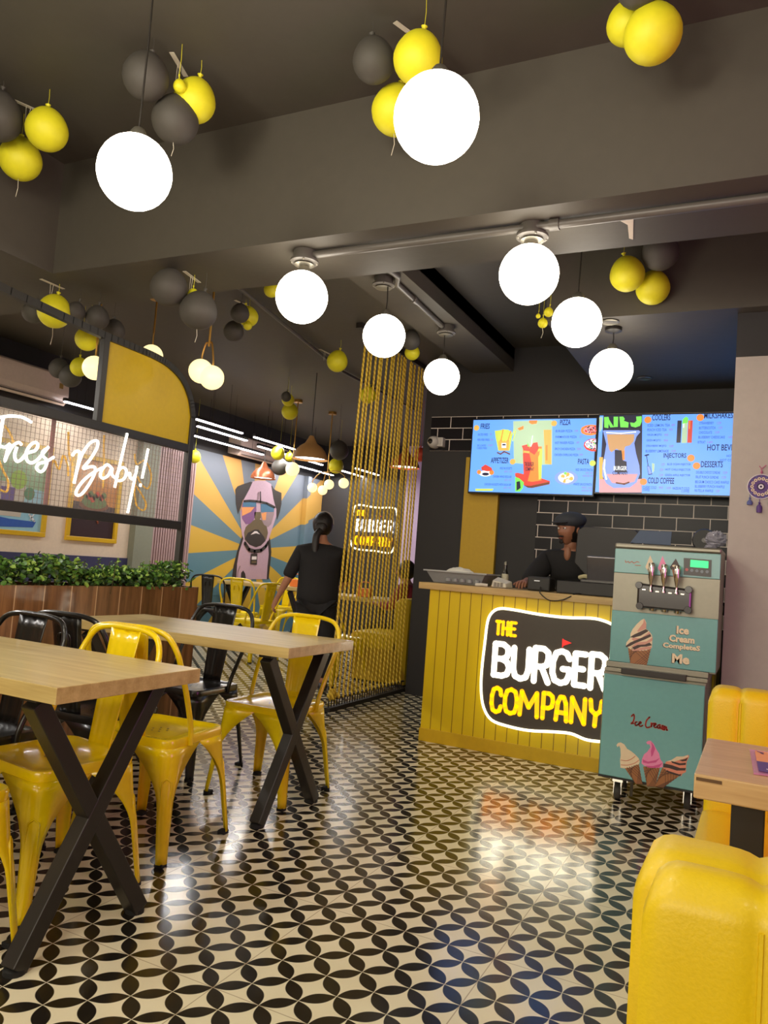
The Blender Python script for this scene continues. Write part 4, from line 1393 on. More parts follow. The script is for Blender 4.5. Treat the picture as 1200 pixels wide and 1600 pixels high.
# ------------------------------------------------------------------ soft serve machine
TEAL = mat('teal_panel', (104, 164, 160), .3, coat=.3)
t = thing('ice_cream_machine', 'teal and steel soft serve ice cream machine on castors in front of the counter', 'ice cream machine', (-.44, 4.26, 0))
zz = [p[1] for p in [(-0.672, 1.297), (-0.670, 1.271), (-0.670, 1.148), (-0.669, 0.957), (-0.668, 0.704), (-0.671, 0.659)]]
XL, XR = -.668, -.175
b = MB()
b.box(XL, XR, 4.05, 4.5, zz[4] - .01, zz[0] - .012)
b.build('upper_body', STEEL, t, bevel=.004)
b = MB(); b.box(XL - .002, XR + .002, 4.035, 4.5, zz[1], zz[0]); b.build('top_lid', STEEL, t, bevel=.008)
b = MB(); b.box(XL, XR, 4.036, 4.05, zz[2], zz[1] - .002); b.build('control_panel', TEAL, t, bevel=.003)
b = MB(); b.box(XL, XR, 4.036, 4.05, zz[4], zz[3]); mid = b.build('middle_panel', TEAL, t, bevel=.003)
b = MB(); b.box(XL, XR, 4.044, 4.05, zz[3] + .002, zz[2] - .002); b.build('steel_fascia', STEEL, t)
b = MB(); b.box(-.682, -.205, 4.0, 4.5, .655, .675); b.box(-.682, -.205, 4.03, 4.5, .675, zz[4]); b.build('shelf_band', STEEL, t, bevel=.003)
b = MB(); b.box(-.60, -.30, 3.985, 4.03, .652, .682); b.build('drip_tray', mat('drip_black', (40, 34, 32), .3), t, bevel=.003)
b = MB(); b.box(-.690, -.212, 4.03, 4.5, .14, .655); b.build('cabinet', STEEL, t, bevel=.004)
b = MB(); b.box(-.685, -.217, 4.016, 4.03, .145, .640); b.build('cabinet_door', TEAL, t, bevel=.004)
b = MB(); b.box(-.690, -.212, 4.03, 4.5, .132, .142); b.build('base_plate', DEV, t)
# display
dp = [(-0.341, 1.241), (-0.216, 1.239), (-0.215, 1.157), (-0.338, 1.159), (-0.310, 1.234), (-0.229, 1.232), (-0.229, 1.198), (-0.310, 1.199)]
b = MB(); b.poly(dp[:4], ('Y', 4.034), 0, 0, .003); dis = b.build('display_module', mat('display_black', (44, 38, 38), .3), t)
b = MB(); b.poly(dp[4:], ('Y', 4.034), .0035, 0, .001); b.build('green_screen', mat('green_screen', (30, 225, 130), .3, emit=.9), dis)
for i, p in enumerate([(-0.325, 1.185), (-0.302, 1.183), (-0.279, 1.182), (-0.256, 1.180), (-0.233, 1.181)]):
    b = MB(); b.disc(p, .0075, ('Y', 4.034), .003, 0, 16, 1, .002)
    b.build('button', mat('button_red', (190, 92, 92), .4) if i == 0 else mat('button_grey', (120, 132, 138), .4), dis)
# dispensing head with three handles
hb = [(-0.545, 1.103), (-0.294, 1.099), (-0.295, 0.971), (-0.538, 0.974)]
b = MB(); b.poly([(hb[0][0], hb[0][1]), (hb[1][0], hb[0][1] - .012), (hb[1][0], hb[2][1] + .01), (hb[0][0], hb[2][1] + .012)], ('Y', 4.05), 0, 0, .06)
head = b.build('dispensing_head', mat('head_black', (34, 27, 27), .25, coat=.3), t, bevel=.01)
for p in [(-0.538, 1.092), (-0.530, 0.991), (-0.309, 1.088), (-0.308, 0.991)]:
    b = MB(); b.lathe([(0, -.012), (.016, -.012), (.018, -.006), (.018, .012), (0, .012)], (p[0], 3.995, p[1]), 14, axis='y'); b.build('clamp_knob', mat('head_black', (34, 27, 27)), head, smooth=40)
for p, q in zip([(-0.486, 1.206), (-0.425, 1.202), (-0.367, 1.200)], [(-0.480, 1.064), (-0.421, 1.063), (-0.362, 1.062)]):
    b = MB()
    h = p[1] - q[1]
    b.lathe([(0, 0), (.008, 0), (.0085, .01), (.005, .018), (.0055, .035), (.0135, .07), (.0145, h * .7), (.0155, h - .006), (.012, h), (0, h)], (q[0], 3.972, q[1]), 16)
    b.build('pull_handle', CHROME, head, smooth=50)
b = MB()
for p in [(-0.451, 1.067), (-0.392, 1.065), (-0.513, 1.072), (-0.335, 1.064)]:
    b.box(p[0] - .008, p[0] + .008, 3.985, 3.99, p[1] - .002, p[1] + .003)
b.build('latch_pin', CHROME, head)
b = MB()
for p in [(-0.473, 0.976), (-0.417, 0.975), (-0.358, 0.973)]:
    b.lathe([(0, 0), (.014, 0), (.017, .012), (0, .012)], (p[0], 4.02, p[1] - .004), 14)
b.build('nozzle', CHROME, head, smooth=50)
# castors
for p in [(-0.613, 4.128), (-0.286, 4.194)]:
    b = MB(); b.lathe([(0, -.015), (.038, -.015), (.042, -.010), (.042, .010), (.038, .015), (0, .015)], (p[0], p[1] + .05, .042), 20, axis='x'); w = b.build('castor', mat('grey_castor_tyre', (66, 64, 58), .6), t, smooth=40)
    b = MB(); b.box(p[0] - .02, p[0] - .015, p[1] + .03, p[1] + .07, .03, .09); b.box(p[0] + .015, p[0] + .02, p[1] + .03, p[1] + .07, .03, .09); b.box(p[0] - .025, p[0] + .025, p[1] + .025, p[1] + .085, .09, .133)
    b.build('castor_fork', CHROME, w)
for x, y in ((-.62, 4.44), (-.27, 4.44)):
    b = MB(); b.lathe([(0, -.014), (.030, -.014), (.034, -.009), (.034, .009), (.030, .014), (0, .014)], (x, y, .034), 20, axis='x'); w = b.build('castor', mat('grey_castor_tyre', (66, 64, 58), .6), t, smooth=40)
    b = MB(); b.box(x - .02, x - .015, y - .02, y + .02, .03, .09); b.box(x + .015, x + .02, y - .02, y + .02, .03, .09); b.box(x - .025, x + .025, y - .02, y + .03, .09, .133)
    b.build('castor_fork', CHROME, w)
b = MB(); b.tube([(-.55, 4.2, .14), (-.55, 4.2, .02)], .008, 8); b.build('drain_pipe', STEEL, t)

# graphics on the panels
IC = [mat('print_cream', (226, 208, 170), .4), mat('print_pink_cream', (206, 150, 130), .4), mat('print_chocolate', (56, 36, 32), .4),
      mat('print_waffle', (156, 102, 56), .4), mat('print_waffle_line', (96, 58, 32), .4), mat('print_pink', (232, 140, 178), .4),
      mat('print_pink_deep', (206, 84, 140), .4), mat('print_shadow', (52, 60, 56), .4), mat('print_red', (196, 40, 36), .4), mat('print_orange', (222, 140, 110), .4)]
MP = ('Y', 4.036)


def waffle(b, q, plane, off):
    b.poly(q, plane, off, 3)
    A, B_, D, E_ = [Vector(p) for p in q]   # top left, top right, bottom right, bottom left
    for k in range(1, 6):
        f = k / 6
        for (p1, p2) in ((A.lerp(B_, f), E_.lerp(A, f * .9)), (A.lerp(B_, f), B_.lerp(D, (1 - f) * .95 + .05)), (E_.lerp(D, f), B_.lerp(D, f))):
            b.stroke([tuple(p1), tuple(p2)], .0022, plane, off + .0004, 4, .0002)


b = MB()
waffle(b, [(-0.580, 0.776), (-0.472, 0.785), (-0.487, 0.703), (-0.564, 0.697)], MP, .0005)
b.poly([(-0.512, 0.929), (-0.506, 0.923), (-0.499, 0.908), (-0.500, 0.880), (-0.488, 0.873), (-0.478, 0.863), (-0.470, 0.852), (-0.467, 0.833), (-0.467, 0.790), (-0.492, 0.775), (-0.519, 0.770), (-0.553, 0.764), (-0.576, 0.777), (-0.590, 0.787), (-0.589, 0.803), (-0.571, 0.829), (-0.572, 0.849), (-0.562, 0.873), (-0.544, 0.899), (-0.526, 0.919)], MP, .001, 0)
b.poly([(-0.511, 0.929), (-0.499, 0.904), (-0.499, 0.884), (-0.503, 0.880), (-0.535, 0.861), (-0.541, 0.864), (-0.528, 0.885), (-0.514, 0.906)], MP, .0014, 1)
b.poly([(-0.556, 0.831), (-0.522, 0.830), (-0.482, 0.868), (-0.478, 0.855), (-0.521, 0.819), (-0.547, 0.810), (-0.565, 0.822)], MP, .0014, 1)
b.poly([(-0.567, 0.782), (-0.540, 0.809), (-0.495, 0.818), (-0.466, 0.842), (-0.467, 0.825), (-0.494, 0.806), (-0.535, 0.786)], MP, .0014, 1)
b.poly([(-0.562, 0.771), (-0.531, 0.782), (-0.486, 0.795), (-0.468, 0.797), (-0.472, 0.785), (-0.519, 0.772), (-0.553, 0.765)], MP, .0014, 1)
b.poly([(-0.573, 0.831), (-0.553, 0.847), (-0.501, 0.878), (-0.488, 0.873), (-0.491, 0.867), (-0.522, 0.844), (-0.556, 0.830)], MP, .0018, 2)
b.poly([(-0.592, 0.785), (-0.570, 0.805), (-0.522, 0.832), (-0.478, 0.857), (-0.473, 0.846), (-0.503, 0.827), (-0.543, 0.806), (-0.569, 0.788), (-0.588, 0.779)], MP, .0018, 2)
b.poly([(-0.561, 0.781), (-0.535, 0.797), (-0.501, 0.803), (-0.479, 0.815), (-0.467, 0.803), (-0.493, 0.794), (-0.520, 0.789), (-0.549, 0.772)], MP, .0018, 2)
for s_, bx in (('Ice', [(-0.357, 0.873), (-0.302, 0.876), (-0.359, 0.910)]), ('Cream', [(-0.389, 0.833), (-0.275, 0.835), (-0.389, 0.869)]),
               ('CompleteS', [(-0.416, 0.794), (-0.249, 0.793), (-0.416, 0.828)]), ('Me', [(-0.371, 0.731), (-0.293, 0.733), (-0.372, 0.779)])):
    (a0, c0), (a1, _), (_, c1) = bx
    c1 -= .004 if s_ != 'Ice' else 0
    txt(b, s_, a0 - .004, a1 + .001, c0 - .005, c1 - .001, MP, .0006, 7, .05)
    txt(b, s_, a0 - .001, a1 + .001, c0 - .002, c1, MP, .0012, 0, .045)
b.build('cone_print', IC, mid)
# lower door graphics
DP = ('Y', 4.016)
b = MB()
waffle(b, [(-0.562, 0.196), (-0.497, 0.227), (-0.476, 0.136), (-0.506, 0.130)], DP, .0005)
b.poly([(-0.607, 0.299), (-0.600, 0.311), (-0.587, 0.316), (-0.570, 0.309), (-0.555, 0.290), (-0.536, 0.282), (-0.517, 0.270), (-0.499, 0.254), (-0.493, 0.239), (-0.497, 0.227), (-0.528, 0.206), (-0.565, 0.194), (-0.582, 0.194), (-0.586, 0.231), (-0.584, 0.254), (-0.587, 0.285), (-0.594, 0.299), (-0.601, 0.290)], DP, .001, 0)
b.stroke(spline([(-0.581, 0.232), (-0.556, 0.232), (-0.534, 0.244), (-0.516, 0.262)], 3), .003, DP, .0013, 9, .0001)
b.stroke(spline([(-0.579, 0.209), (-0.551, 0.212), (-0.518, 0.227), (-0.498, 0.246)], 3), .003, DP, .0013, 9, .0001)
waffle(b, [(-0.477, 0.219), (-0.400, 0.229), (-0.417, 0.134), (-0.454, 0.129)], DP, .0005)
b.poly([(-0.468, 0.336), (-0.461, 0.344), (-0.448, 0.347), (-0.434, 0.334), (-0.422, 0.313), (-0.407, 0.293), (-0.400, 0.267), (-0.388, 0.254), (-0.387, 0.232), (-0.418, 0.222), (-0.447, 0.219), (-0.473, 0.224), (-0.485, 0.233), (-0.484, 0.252), (-0.476, 0.277), (-0.462, 0.291), (-0.448, 0.316), (-0.453, 0.330), (-0.462, 0.327)], DP, .001, 5)
b.poly([(-0.446, 0.343), (-0.432, 0.326), (-0.426, 0.312), (-0.435, 0.280), (-0.442, 0.271), (-0.445, 0.297), (-0.441, 0.321)], DP, .0013, 6)
b.poly([(-0.482, 0.253), (-0.456, 0.246), (-0.420, 0.260), (-0.402, 0.274), (-0.419, 0.249), (-0.455, 0.237), (-0.478, 0.238)], DP, .0013, 6)
b.poly([(-0.466, 0.225), (-0.433, 0.229), (-0.401, 0.244), (-0.388, 0.254), (-0.403, 0.229), (-0.432, 0.220), (-0.454, 0.219)], DP, .0013, 6)
waffle(b, [(-0.389, 0.231), (-0.312, 0.204), (-0.381, 0.137), (-0.419, 0.135)], DP, .0005)
b.poly([(-0.374, 0.261), (-0.354, 0.266), (-0.330, 0.291), (-0.299, 0.298), (-0.276, 0.310), (-0.272, 0.303), (-0.282, 0.277), (-0.284, 0.254), (-0.283, 0.228), (-0.298, 0.218), (-0.303, 0.206), (-0.326, 0.205), (-0.374, 0.219), (-0.385, 0.228)], DP, .001, 9)
b.poly([(-0.372, 0.262), (-0.351, 0.272), (-0.327, 0.293), (-0.295, 0.299), (-0.278, 0.308), (-0.277, 0.300), (-0.302, 0.285), (-0.337, 0.267)], DP, .0012, 0)
for q in ([(-0.385, 0.251), (-0.346, 0.249), (-0.310, 0.242), (-0.284, 0.247), (-0.287, 0.235), (-0.324, 0.228), (-0.360, 0.233), (-0.385, 0.232)], [(-0.351, 0.268), (-0.311, 0.264), (-0.285, 0.271), (-0.286, 0.261), (-0.314, 0.254), (-0.347, 0.260)],
          [(-0.374, 0.221), (-0.345, 0.217), (-0.312, 0.212), (-0.302, 0.217), (-0.307, 0.205), (-0.334, 0.206), (-0.370, 0.214)], [(-0.316, 0.278), (-0.291, 0.287), (-0.277, 0.298), (-0.284, 0.280), (-0.301, 0.275)]):
    b.poly(q, DP, .0015, 2)
# handwriting "Ice Cream"
for off, mi_, w_ in ((.001, 9, .0075), (.0016, 8, .0040)):
    for q in ([(-0.543, 0.449), (-0.534, 0.460), (-0.530, 0.449), (-0.533, 0.427), (-0.543, 0.414), (-0.530, 0.418)], [(-0.515, 0.426), (-0.523, 0.424), (-0.523, 0.409), (-0.513, 0.412), (-0.507, 0.419)],
              [(-0.507, 0.417), (-0.496, 0.425), (-0.502, 0.429), (-0.507, 0.416), (-0.499, 0.407), (-0.488, 0.415)], [(-0.461, 0.454), (-0.459, 0.458), (-0.471, 0.442), (-0.476, 0.419), (-0.469, 0.406), (-0.455, 0.412)],
              [(-0.450, 0.432), (-0.449, 0.413), (-0.446, 0.427), (-0.437, 0.432)], [(-0.437, 0.421), (-0.428, 0.428), (-0.432, 0.433), (-0.438, 0.421), (-0.431, 0.412), (-0.422, 0.418)],
              [(-0.408, 0.429), (-0.417, 0.427), (-0.421, 0.416), (-0.414, 0.411), (-0.409, 0.423), (-0.407, 0.412)], [(-0.402, 0.411), (-0.399, 0.427), (-0.395, 0.426), (-0.397, 0.408), (-0.389, 0.425), (-0.387, 0.423), (-0.390, 0.407), (-0.380, 0.424), (-0.379, 0.409), (-0.374, 0.411)]):
        b.stroke(spline(q, 3), w_, DP, off, mi_, .0001)
b.build('door_print', IC, t)
sc = MB()
cp = ('Y', 4.036)
for k, (bx, mi_) in enumerate((([(-0.518, 1.185), (-0.498, 1.244), (-0.473, 1.188), (-0.482, 1.174), (-0.510, 1.172)], 0), ([(-0.459, 1.184), (-0.440, 1.245), (-0.415, 1.187), (-0.427, 1.173), (-0.452, 1.171)], 5), ([(-0.403, 1.193), (-0.378, 1.236), (-0.357, 1.198), (-0.373, 1.182), (-0.398, 1.180)], 2))):
    sc.poly(bx, cp, .0006, mi_)
    c = [sum(p[0] for p in bx) / 5, sum(p[1] for p in bx) / 5]
    for j in range(3):
        sc.disc((c[0], c[1] - .010 + j * .011), .016 - j * .005, cp, .001 + j * .0003, mi_ if k < 2 else (2, 0, 2)[j], 16, .5)
    sc.poly([(c[0] - .012, c[1] - .014), (c[0] + .012, c[1] - .014), (c[0] + .002, c[1] - .055), (c[0] - .002, c[1] - .055)], cp, .0008, 3)
for q in ([(-0.616, 1.210), (-0.612, 1.200), (-0.601, 1.207), (-0.595, 1.199), (-0.583, 1.208), (-0.575, 1.199), (-0.560, 1.208), (-0.549, 1.205)], [(-0.567, 1.190), (-0.554, 1.189), (-0.541, 1.190)]):
    sc.stroke(spline(q, 2), .0035, cp, .001, 9, .0001)
sc.build('control_print', IC, t)

# ------------------------------------------------------------------ menu screens
SC = ('Y', 6.04)


def screen(x0, x1, z0, z1, label):
    t = thing('menu_screen', label, 'menu screen', ((x0 + x1) / 2, 6.1, z0), 'menu screens')
    b = MB(); b.box(x0 - .012, x1 + .012, 6.045, 6.12, z0 - .014, z1 + .012); b.build('bezel', mat('screen_bezel', (20, 20, 24), .3), t, bevel=.003)
    b = MB(); b.box(x0 + .2, x1 - .2, 6.12, 6.187, z0 + .15, z1 - .15); b.build('wall_bracket', BLACKMETAL, t)
    return t


SM = [mat('lit_blue', (96, 160, 250), .3, emit=.95, emit_color=(104, 164, 250)), mat('lit_ink', (24, 38, 92), .4, emit=.35),
      mat('lit_small_ink', (48, 82, 158), .4, emit=.6), mat('lit_price', (150, 120, 190), .4, emit=.7),
      mat('lit_lime', (198, 214, 90), .3, emit=.9), mat('lit_orange', (236, 140, 60), .3, emit=.85), mat('lit_red', (214, 72, 60), .3, emit=.8),
      mat('lit_amber', (224, 178, 84), .3, emit=.85), mat('lit_brown', (120, 70, 40), .3, emit=.6), mat('lit_white', (235, 240, 250), .3, emit=.9),
      mat('lit_green', (120, 226, 90), .3, emit=.9), mat('lit_navy', (36, 36, 66), .3, emit=.5), mat('lit_glass', (130, 160, 236), .3, emit=.85),
      mat('lit_tan', (206, 160, 112), .3, emit=.8), mat('lit_pink', (220, 160, 170), .3, emit=.8), mat('lit_haze', (176, 206, 170), .3, emit=.85)]

A = [(-2.206, 2.347), (-1.197, 2.364), (-2.152, 1.750), (-1.169, 1.760), (-1.173, 2.368), (-0.205, 2.385), (-1.140, 1.773), (-0.220, 1.784)]
s1 = (A[0][0], A[1][0], (A[2][1] + A[3][1]) / 2, (A[0][1] + A[1][1]) / 2)
s2 = (A[4][0], .12, (A[6][1] + A[7][1]) / 2, (A[4][1] + A[5][1]) / 2)
t1 = screen(*s1, 'lit menu screen listing fries, appetizer, pizza and pasta')
b = MB()
b.box(s1[0], s1[1], 6.04, 6.046, s1[2], s1[3], 0)
HB = .12
# left and middle pictures of the first screen
b.poly([(-1.864, 2.342), (-1.542, 2.346), (-1.523, 1.988), (-1.584, 1.985), (-1.766, 1.991), (-1.835, 1.996)], SC, .001, 15)
b.poly([(-1.607, 2.268), (-1.545, 2.267), (-1.528, 1.988), (-1.579, 1.993)], SC, .0015, 7)
b.poly([(-1.731, 2.346), (-1.663, 2.346), (-1.667, 2.319), (-1.706, 2.314), (-1.730, 2.326)], SC, .002, 5)
b.poly([(-1.825, 2.281), (-1.774, 2.303), (-1.773, 2.275), (-1.806, 2.264)], SC, .002, 5)
b.poly([(-1.582, 2.144), (-1.568, 2.144), (-1.561, 2.021), (-1.575, 2.021)], SC, .002, 5)
b.poly([(-2.015, 2.263), (-1.971, 2.268), (-1.942, 2.276), (-1.900, 2.270), (-1.870, 2.253), (-1.864, 2.213), (-1.877, 2.098), (-1.974, 2.098), (-2.005, 2.213)], SC, .002, 4)
for q in ([(-1.983, 2.184), (-1.883, 2.184), (-1.886, 2.098), (-1.965, 2.098)],):
    b.poly(q, SC, .0025, 7)
for i in range(7):
    p = [(-1.976, 2.179), (-1.970, 2.259)]
    dx = i * .022
    b.stroke([(p[0][0] + dx * .9, p[0][1]), (p[1][0] + dx + .004 * (i % 3), p[1][1] + .01 * (i % 2))], .008, SC, .003, 5 if i % 3 == 1 else 4, .0002)
b.poly([(-1.949, 2.161), (-1.910, 2.161), (-1.908, 2.121), (-1.946, 2.121)], SC, .0035, 9)
b.poly([(-1.942, 2.153), (-1.914, 2.153), (-1.914, 2.141), (-1.941, 2.141)], SC, .004, 11)
b.stroke([(-1.979, 2.081), (-1.951, 2.069), (-1.923, 2.090), (-1.875, 2.070)], .01, SC, .0035, 8)
# tall glass of red iced tea on a tray
b.poly([(-1.819, 1.914), (-1.795, 1.917), (-1.599, 1.876), (-1.531, 1.855), (-1.532, 1.830), (-1.673, 1.796), (-1.707, 1.798), (-1.743, 1.822), (-1.816, 1.889)], SC, .003, 6)
b.poly([(-1.743, 1.817), (-1.691, 1.812), (-1.536, 1.849), (-1.534, 1.830), (-1.673, 1.796), (-1.707, 1.798)], SC, .0033, 8)
b.poly([(-1.769, 2.133), (-1.613, 2.133), (-1.598, 1.859), (-1.676, 1.846), (-1.742, 1.856)], SC, .0035, 5)
b.poly([(-1.765, 2.076), (-1.715, 2.088), (-1.685, 1.986), (-1.711, 1.851), (-1.742, 1.856)], SC, .004, 6)
b.poly([(-1.643, 2.116), (-1.608, 2.111), (-1.599, 1.876), (-1.621, 1.864)], SC, .004, 4)
b.poly([(-1.778, 2.138), (-1.730, 2.150), (-1.711, 2.116), (-1.685, 2.161), (-1.651, 2.167), (-1.637, 2.116), (-1.668, 2.065), (-1.709, 2.088), (-1.761, 2.099)], SC, .0045, 6)
b.poly([(-1.758, 2.099), (-1.709, 2.093), (-1.714, 2.076), (-1.757, 2.082)], SC, .005, 7)
b.poly([(-1.656, 2.065), (-1.628, 2.105), (-1.628, 2.066), (-1.648, 2.021)], SC, .005, 5)
b.poly([(-1.731, 2.167), (-1.717, 2.133), (-1.729, 2.133)], SC, .005, 10)
b.stroke([(-1.694, 2.218), (-1.700, 2.133)], .004, SC, .005, 9)
txt(b, 'THE BURGER', *[v for v in ([(-1.745, 2.383)][0][0], [(-1.668, 2.382)][0][0])], *([(-1.684, 1.970)][0][1], [(-1.687, 2.006)][0][1]), SC, .006, 11, .02)
txt(b, 'COMPANY', *[v for v in ([(-1.736, 2.383)][0][0], [(-1.662, 2.381)][0][0])], *([(-1.682, 1.933)][0][1], [(-1.684, 1.964)][0][1]), SC, .006, 11, .02)
b.poly([(-1.816, 1.883), (-1.781, 1.872), (-1.741, 1.839), (-1.747, 1.794), (-1.768, 1.765), (-1.808, 1.764)], SC, .004, 10)
b.poly([(-1.802, 1.844), (-1.774, 1.850), (-1.764, 1.794), (-1.797, 1.770)], SC, .0045, 11)
b.poly([(-2.110, 1.958), (-2.076, 1.982), (-2.020, 1.954), (-2.013, 1.931), (-2.054, 1.925), (-2.106, 1.935)], SC, .003, 6)
b.disc([(-2.070, 1.907)][0], .055, SC, .0025, 9, 20, .45)
b.disc([(-2.069, 1.902)][0], .03, SC, .0035, 11, 20, .4)
b.disc([(-2.127, 1.918)][0], .018, SC, .003, 5)
b.disc([(-2.018, 1.916)][0], .02, SC, .003, 5)
b.poly([(-2.149, 1.779), (-1.991, 1.783), (-2.001, 1.765), (-2.148, 1.761)], SC, .002, 4)


def menu(b, rows, T):
    for s_, x0, x1, y, h, mi_ in rows:
        p = T(x0, y)
        q = T(x1, y)
        b0 = p[1]
        txt(b, s_, p[0], q[0], b0, b0 + h, SC, .003, mi_, .015 if mi_ == 1 else .002)


def lin(P):
    """print grid of a column: grid units to metres on the screen"""
    (u0, v0, a0, c0), (u1, v1, a1, c1) = P
    return lambda u, v: (a0 + (u - u0) / (u1 - u0) * (a1 - a0), c0 + (v - v0) / (v1 - v0) * (c1 - c0))


q = [(-2.165, 2.039), (-1.844, 2.042), (-2.034, 2.330), (-1.995, 1.765)]
T1 = lin([(50, 100, q[0][0], q[2][1]), (590, 1080, q[1][0], q[3][1])])
menu(b, [('FRIES', 95, 225, 188, .046, 1), ('SALTED FRIES', 60, 205, 285, .018, 2), ('129', 232, 262, 280, .016, 3), ('PERI PERI FRIES', 60, 235, 362, .018, 2), ('149', 250, 285, 360, .016, 3),
         ('BIG LOADED', 65, 190, 442, .016, 2), ('169', 225, 285, 440, .016, 3), ('CHEESE FRIES', 60, 205, 480, .016, 2), ('APPETIZER', 275, 530, 682, .046, 1),
         ('VEG NUGGETS', 410, 585, 770, .018, 2), ('6PC 129', 480, 585, 815, .016, 3), ('CHICKEN WINGS REGULAR', 320, 585, 890, .018, 2), ('6PC 199', 490, 585, 935, .016, 3),
         ('CHICKEN NUGGETS WITH SALSA DIP', 205, 585, 1003, .018, 2), ('6PC 199', 485, 585, 1045, .016, 3)], T1)
for c in [(-2.175, 2.289), (-1.846, 2.007), (-1.526, 2.319)]:
    b.disc(c, .024, SC, .0025, 7, 10)
# right column of the first screen
q = [(-1.509, 2.057), (-1.189, 2.059), (-1.351, 2.337), (-1.317, 1.768)]
T2 = lin([(190, 150, q[0][0], q[2][1]), (950, 1480, q[1][0], q[3][1])])
menu(b, [('PIZZA', 262, 462, 225, .044, 1), ('BURGER PIZZA', 190, 505, 360, .019, 2), ('199', 545, 605, 360, .018, 3), ('FARMHOUSE PIZZA', 195, 590, 470, .019, 2), ('229', 640, 690, 465, .018, 3),
         ('HOT PANEER PIZZA', 190, 545, 580, .019, 2), ('249', 590, 640, 575, .018, 3), ('SPICY CHICKEN PIZZA', 190, 575, 695, .019, 2), ('269', 605, 680, 692, .018, 3),
         ('CHICKEN OVERLOAD PIZZA', 190, 640, 805, .019, 2), ('299', 655, 720, 802, .018, 3), ('PASTA', 640, 845, 955, .044, 1), ('RED SAUCE PASTA', 610, 920, 1078, .019, 2),
         ('VEG 169', 790, 920, 1130, .016, 3), ('NON VEG 199', 745, 920, 1185, .016, 3), ('WHITE SAUCE PASTA', 580, 920, 1345, .019, 2), ('VEG 169', 735, 920, 1400, .016, 3), ('NON VEG 199', 740, 920, 1455, .016, 3)], T2)
pz = [(-1.252, 2.261), (-1.231, 2.148), (-1.404, 1.884), (-1.206, 2.002)]
b.poly([(-1.196, 2.301), (-1.192, 2.229), (-1.227, 2.220), (-1.269, 2.223), (-1.303, 2.238), (-1.313, 2.261), (-1.306, 2.285), (-1.273, 2.300), (-1.232, 2.306)], SC, .002, 5)
b.poly([(-1.196, 2.292), (-1.193, 2.241), (-1.236, 2.235), (-1.278, 2.242), (-1.294, 2.261), (-1.276, 2.287), (-1.231, 2.295)], SC, .0025, 14)
b.poly([(-1.190, 2.195), (-1.185, 2.095), (-1.220, 2.095), (-1.262, 2.110), (-1.283, 2.139), (-1.278, 2.165), (-1.254, 2.186), (-1.225, 2.196)], SC, .002, 6)
b.poly([(-1.190, 2.190), (-1.185, 2.110), (-1.221, 2.112), (-1.259, 2.127), (-1.273, 2.148), (-1.266, 2.169), (-1.246, 2.184), (-1.221, 2.190)], SC, .0025, 9)
random.seed(3)
for k in range(36):
    u, v = random.uniform(745, 950), random.uniform(255, 375)
    p = T2(u, v)
    b.disc(p, .0055, SC, .003, random.choice((6, 6, 1, 8)), 8)
    u, v = random.uniform(780, 950), random.uniform(505, 670)
    b.disc(T2(u, v), .0055, SC, .003, random.choice((6, 10, 1, 3)), 8)
b.disc(pz[2], .092, SC, .002, 12, 24, .62)
b.disc(pz[2], .062, SC, .0025, 9, 24, .66)
for k in range(14):
    b.disc((pz[2][0] + .045 * math.cos(k * 2.4) * (k / 14), pz[2][1] + .028 * math.sin(k * 2.4)), .016, SC, .003 + k * .00005, 7 if k % 2 else 9, 10)
b.disc((pz[2][0] - .008, pz[2][1] + .035), .012, SC, .004, 10, 8)
b.disc(pz[3], .024, SC, .0025, 4, 12)
b.build('lit_display', SM, t1)

t2 = screen(*s2, 'lit menu screen listing coolers, injectors, cold coffee, milkshakes and desserts')
b = MB()
b.box(s2[0], s2[1], 6.04, 6.046, s2[2], s2[3], 0)
# glass jug picture
JW = [(-1.175, 2.366), (-0.856, 2.372), (-0.829, 1.775), (-1.144, 1.775)]
b.poly([(JW[3][0], s2[3]), (JW[1][0], s2[3]), (JW[2][0], s2[2]), (JW[3][0], s2[2])], SC, .001, 11)
b.poly([(-1.149, 1.879), (-0.835, 1.886), (-0.830, 1.784), (-1.143, 1.775)], SC, .0015, 14)
b.poly([(-1.158, 2.050), (-1.130, 2.050), (-1.120, 1.880), (-1.149, 1.879)], SC, .0015, 7)
b.poly([(-1.175, 2.362), (-1.150, 2.364), (-1.146, 2.278), (-1.164, 2.247), (-1.168, 2.252)], SC, .002, 15)
b.poly([(-1.138, 2.364), (-1.105, 2.365), (-1.099, 2.343), (-1.062, 2.286), (-1.067, 2.365), (-1.033, 2.365), (-1.031, 2.286), (-1.087, 2.282), (-1.102, 2.313), (-1.102, 2.277), (-1.132, 2.282)], SC, .002, 10)
b.poly([(-1.024, 2.365), (-0.995, 2.365), (-0.982, 2.346), (-0.990, 2.333), (-0.952, 2.319), (-0.954, 2.280), (-1.012, 2.283)], SC, .002, 10)
b.poly([(-0.900, 2.364), (-0.860, 2.366), (-0.857, 2.323), (-0.868, 2.292), (-0.900, 2.280), (-0.933, 2.289), (-0.943, 2.319), (-0.910, 2.315), (-0.895, 2.332)], SC, .002, 10)
b.poly([(-1.141, 2.256), (-1.133, 2.260), (-0.874, 2.258), (-0.862, 2.245), (-0.888, 2.211), (-0.902, 2.159), (-0.886, 2.082), (-0.857, 1.988), (-0.849, 1.924), (-0.870, 1.859), (-0.917, 1.820), (-1.037, 1.812), (-1.093, 1.846), (-1.126, 1.906), (-1.130, 1.984), (-1.118, 2.072), (-1.110, 2.151), (-1.128, 2.212)], SC, .0025, 12)
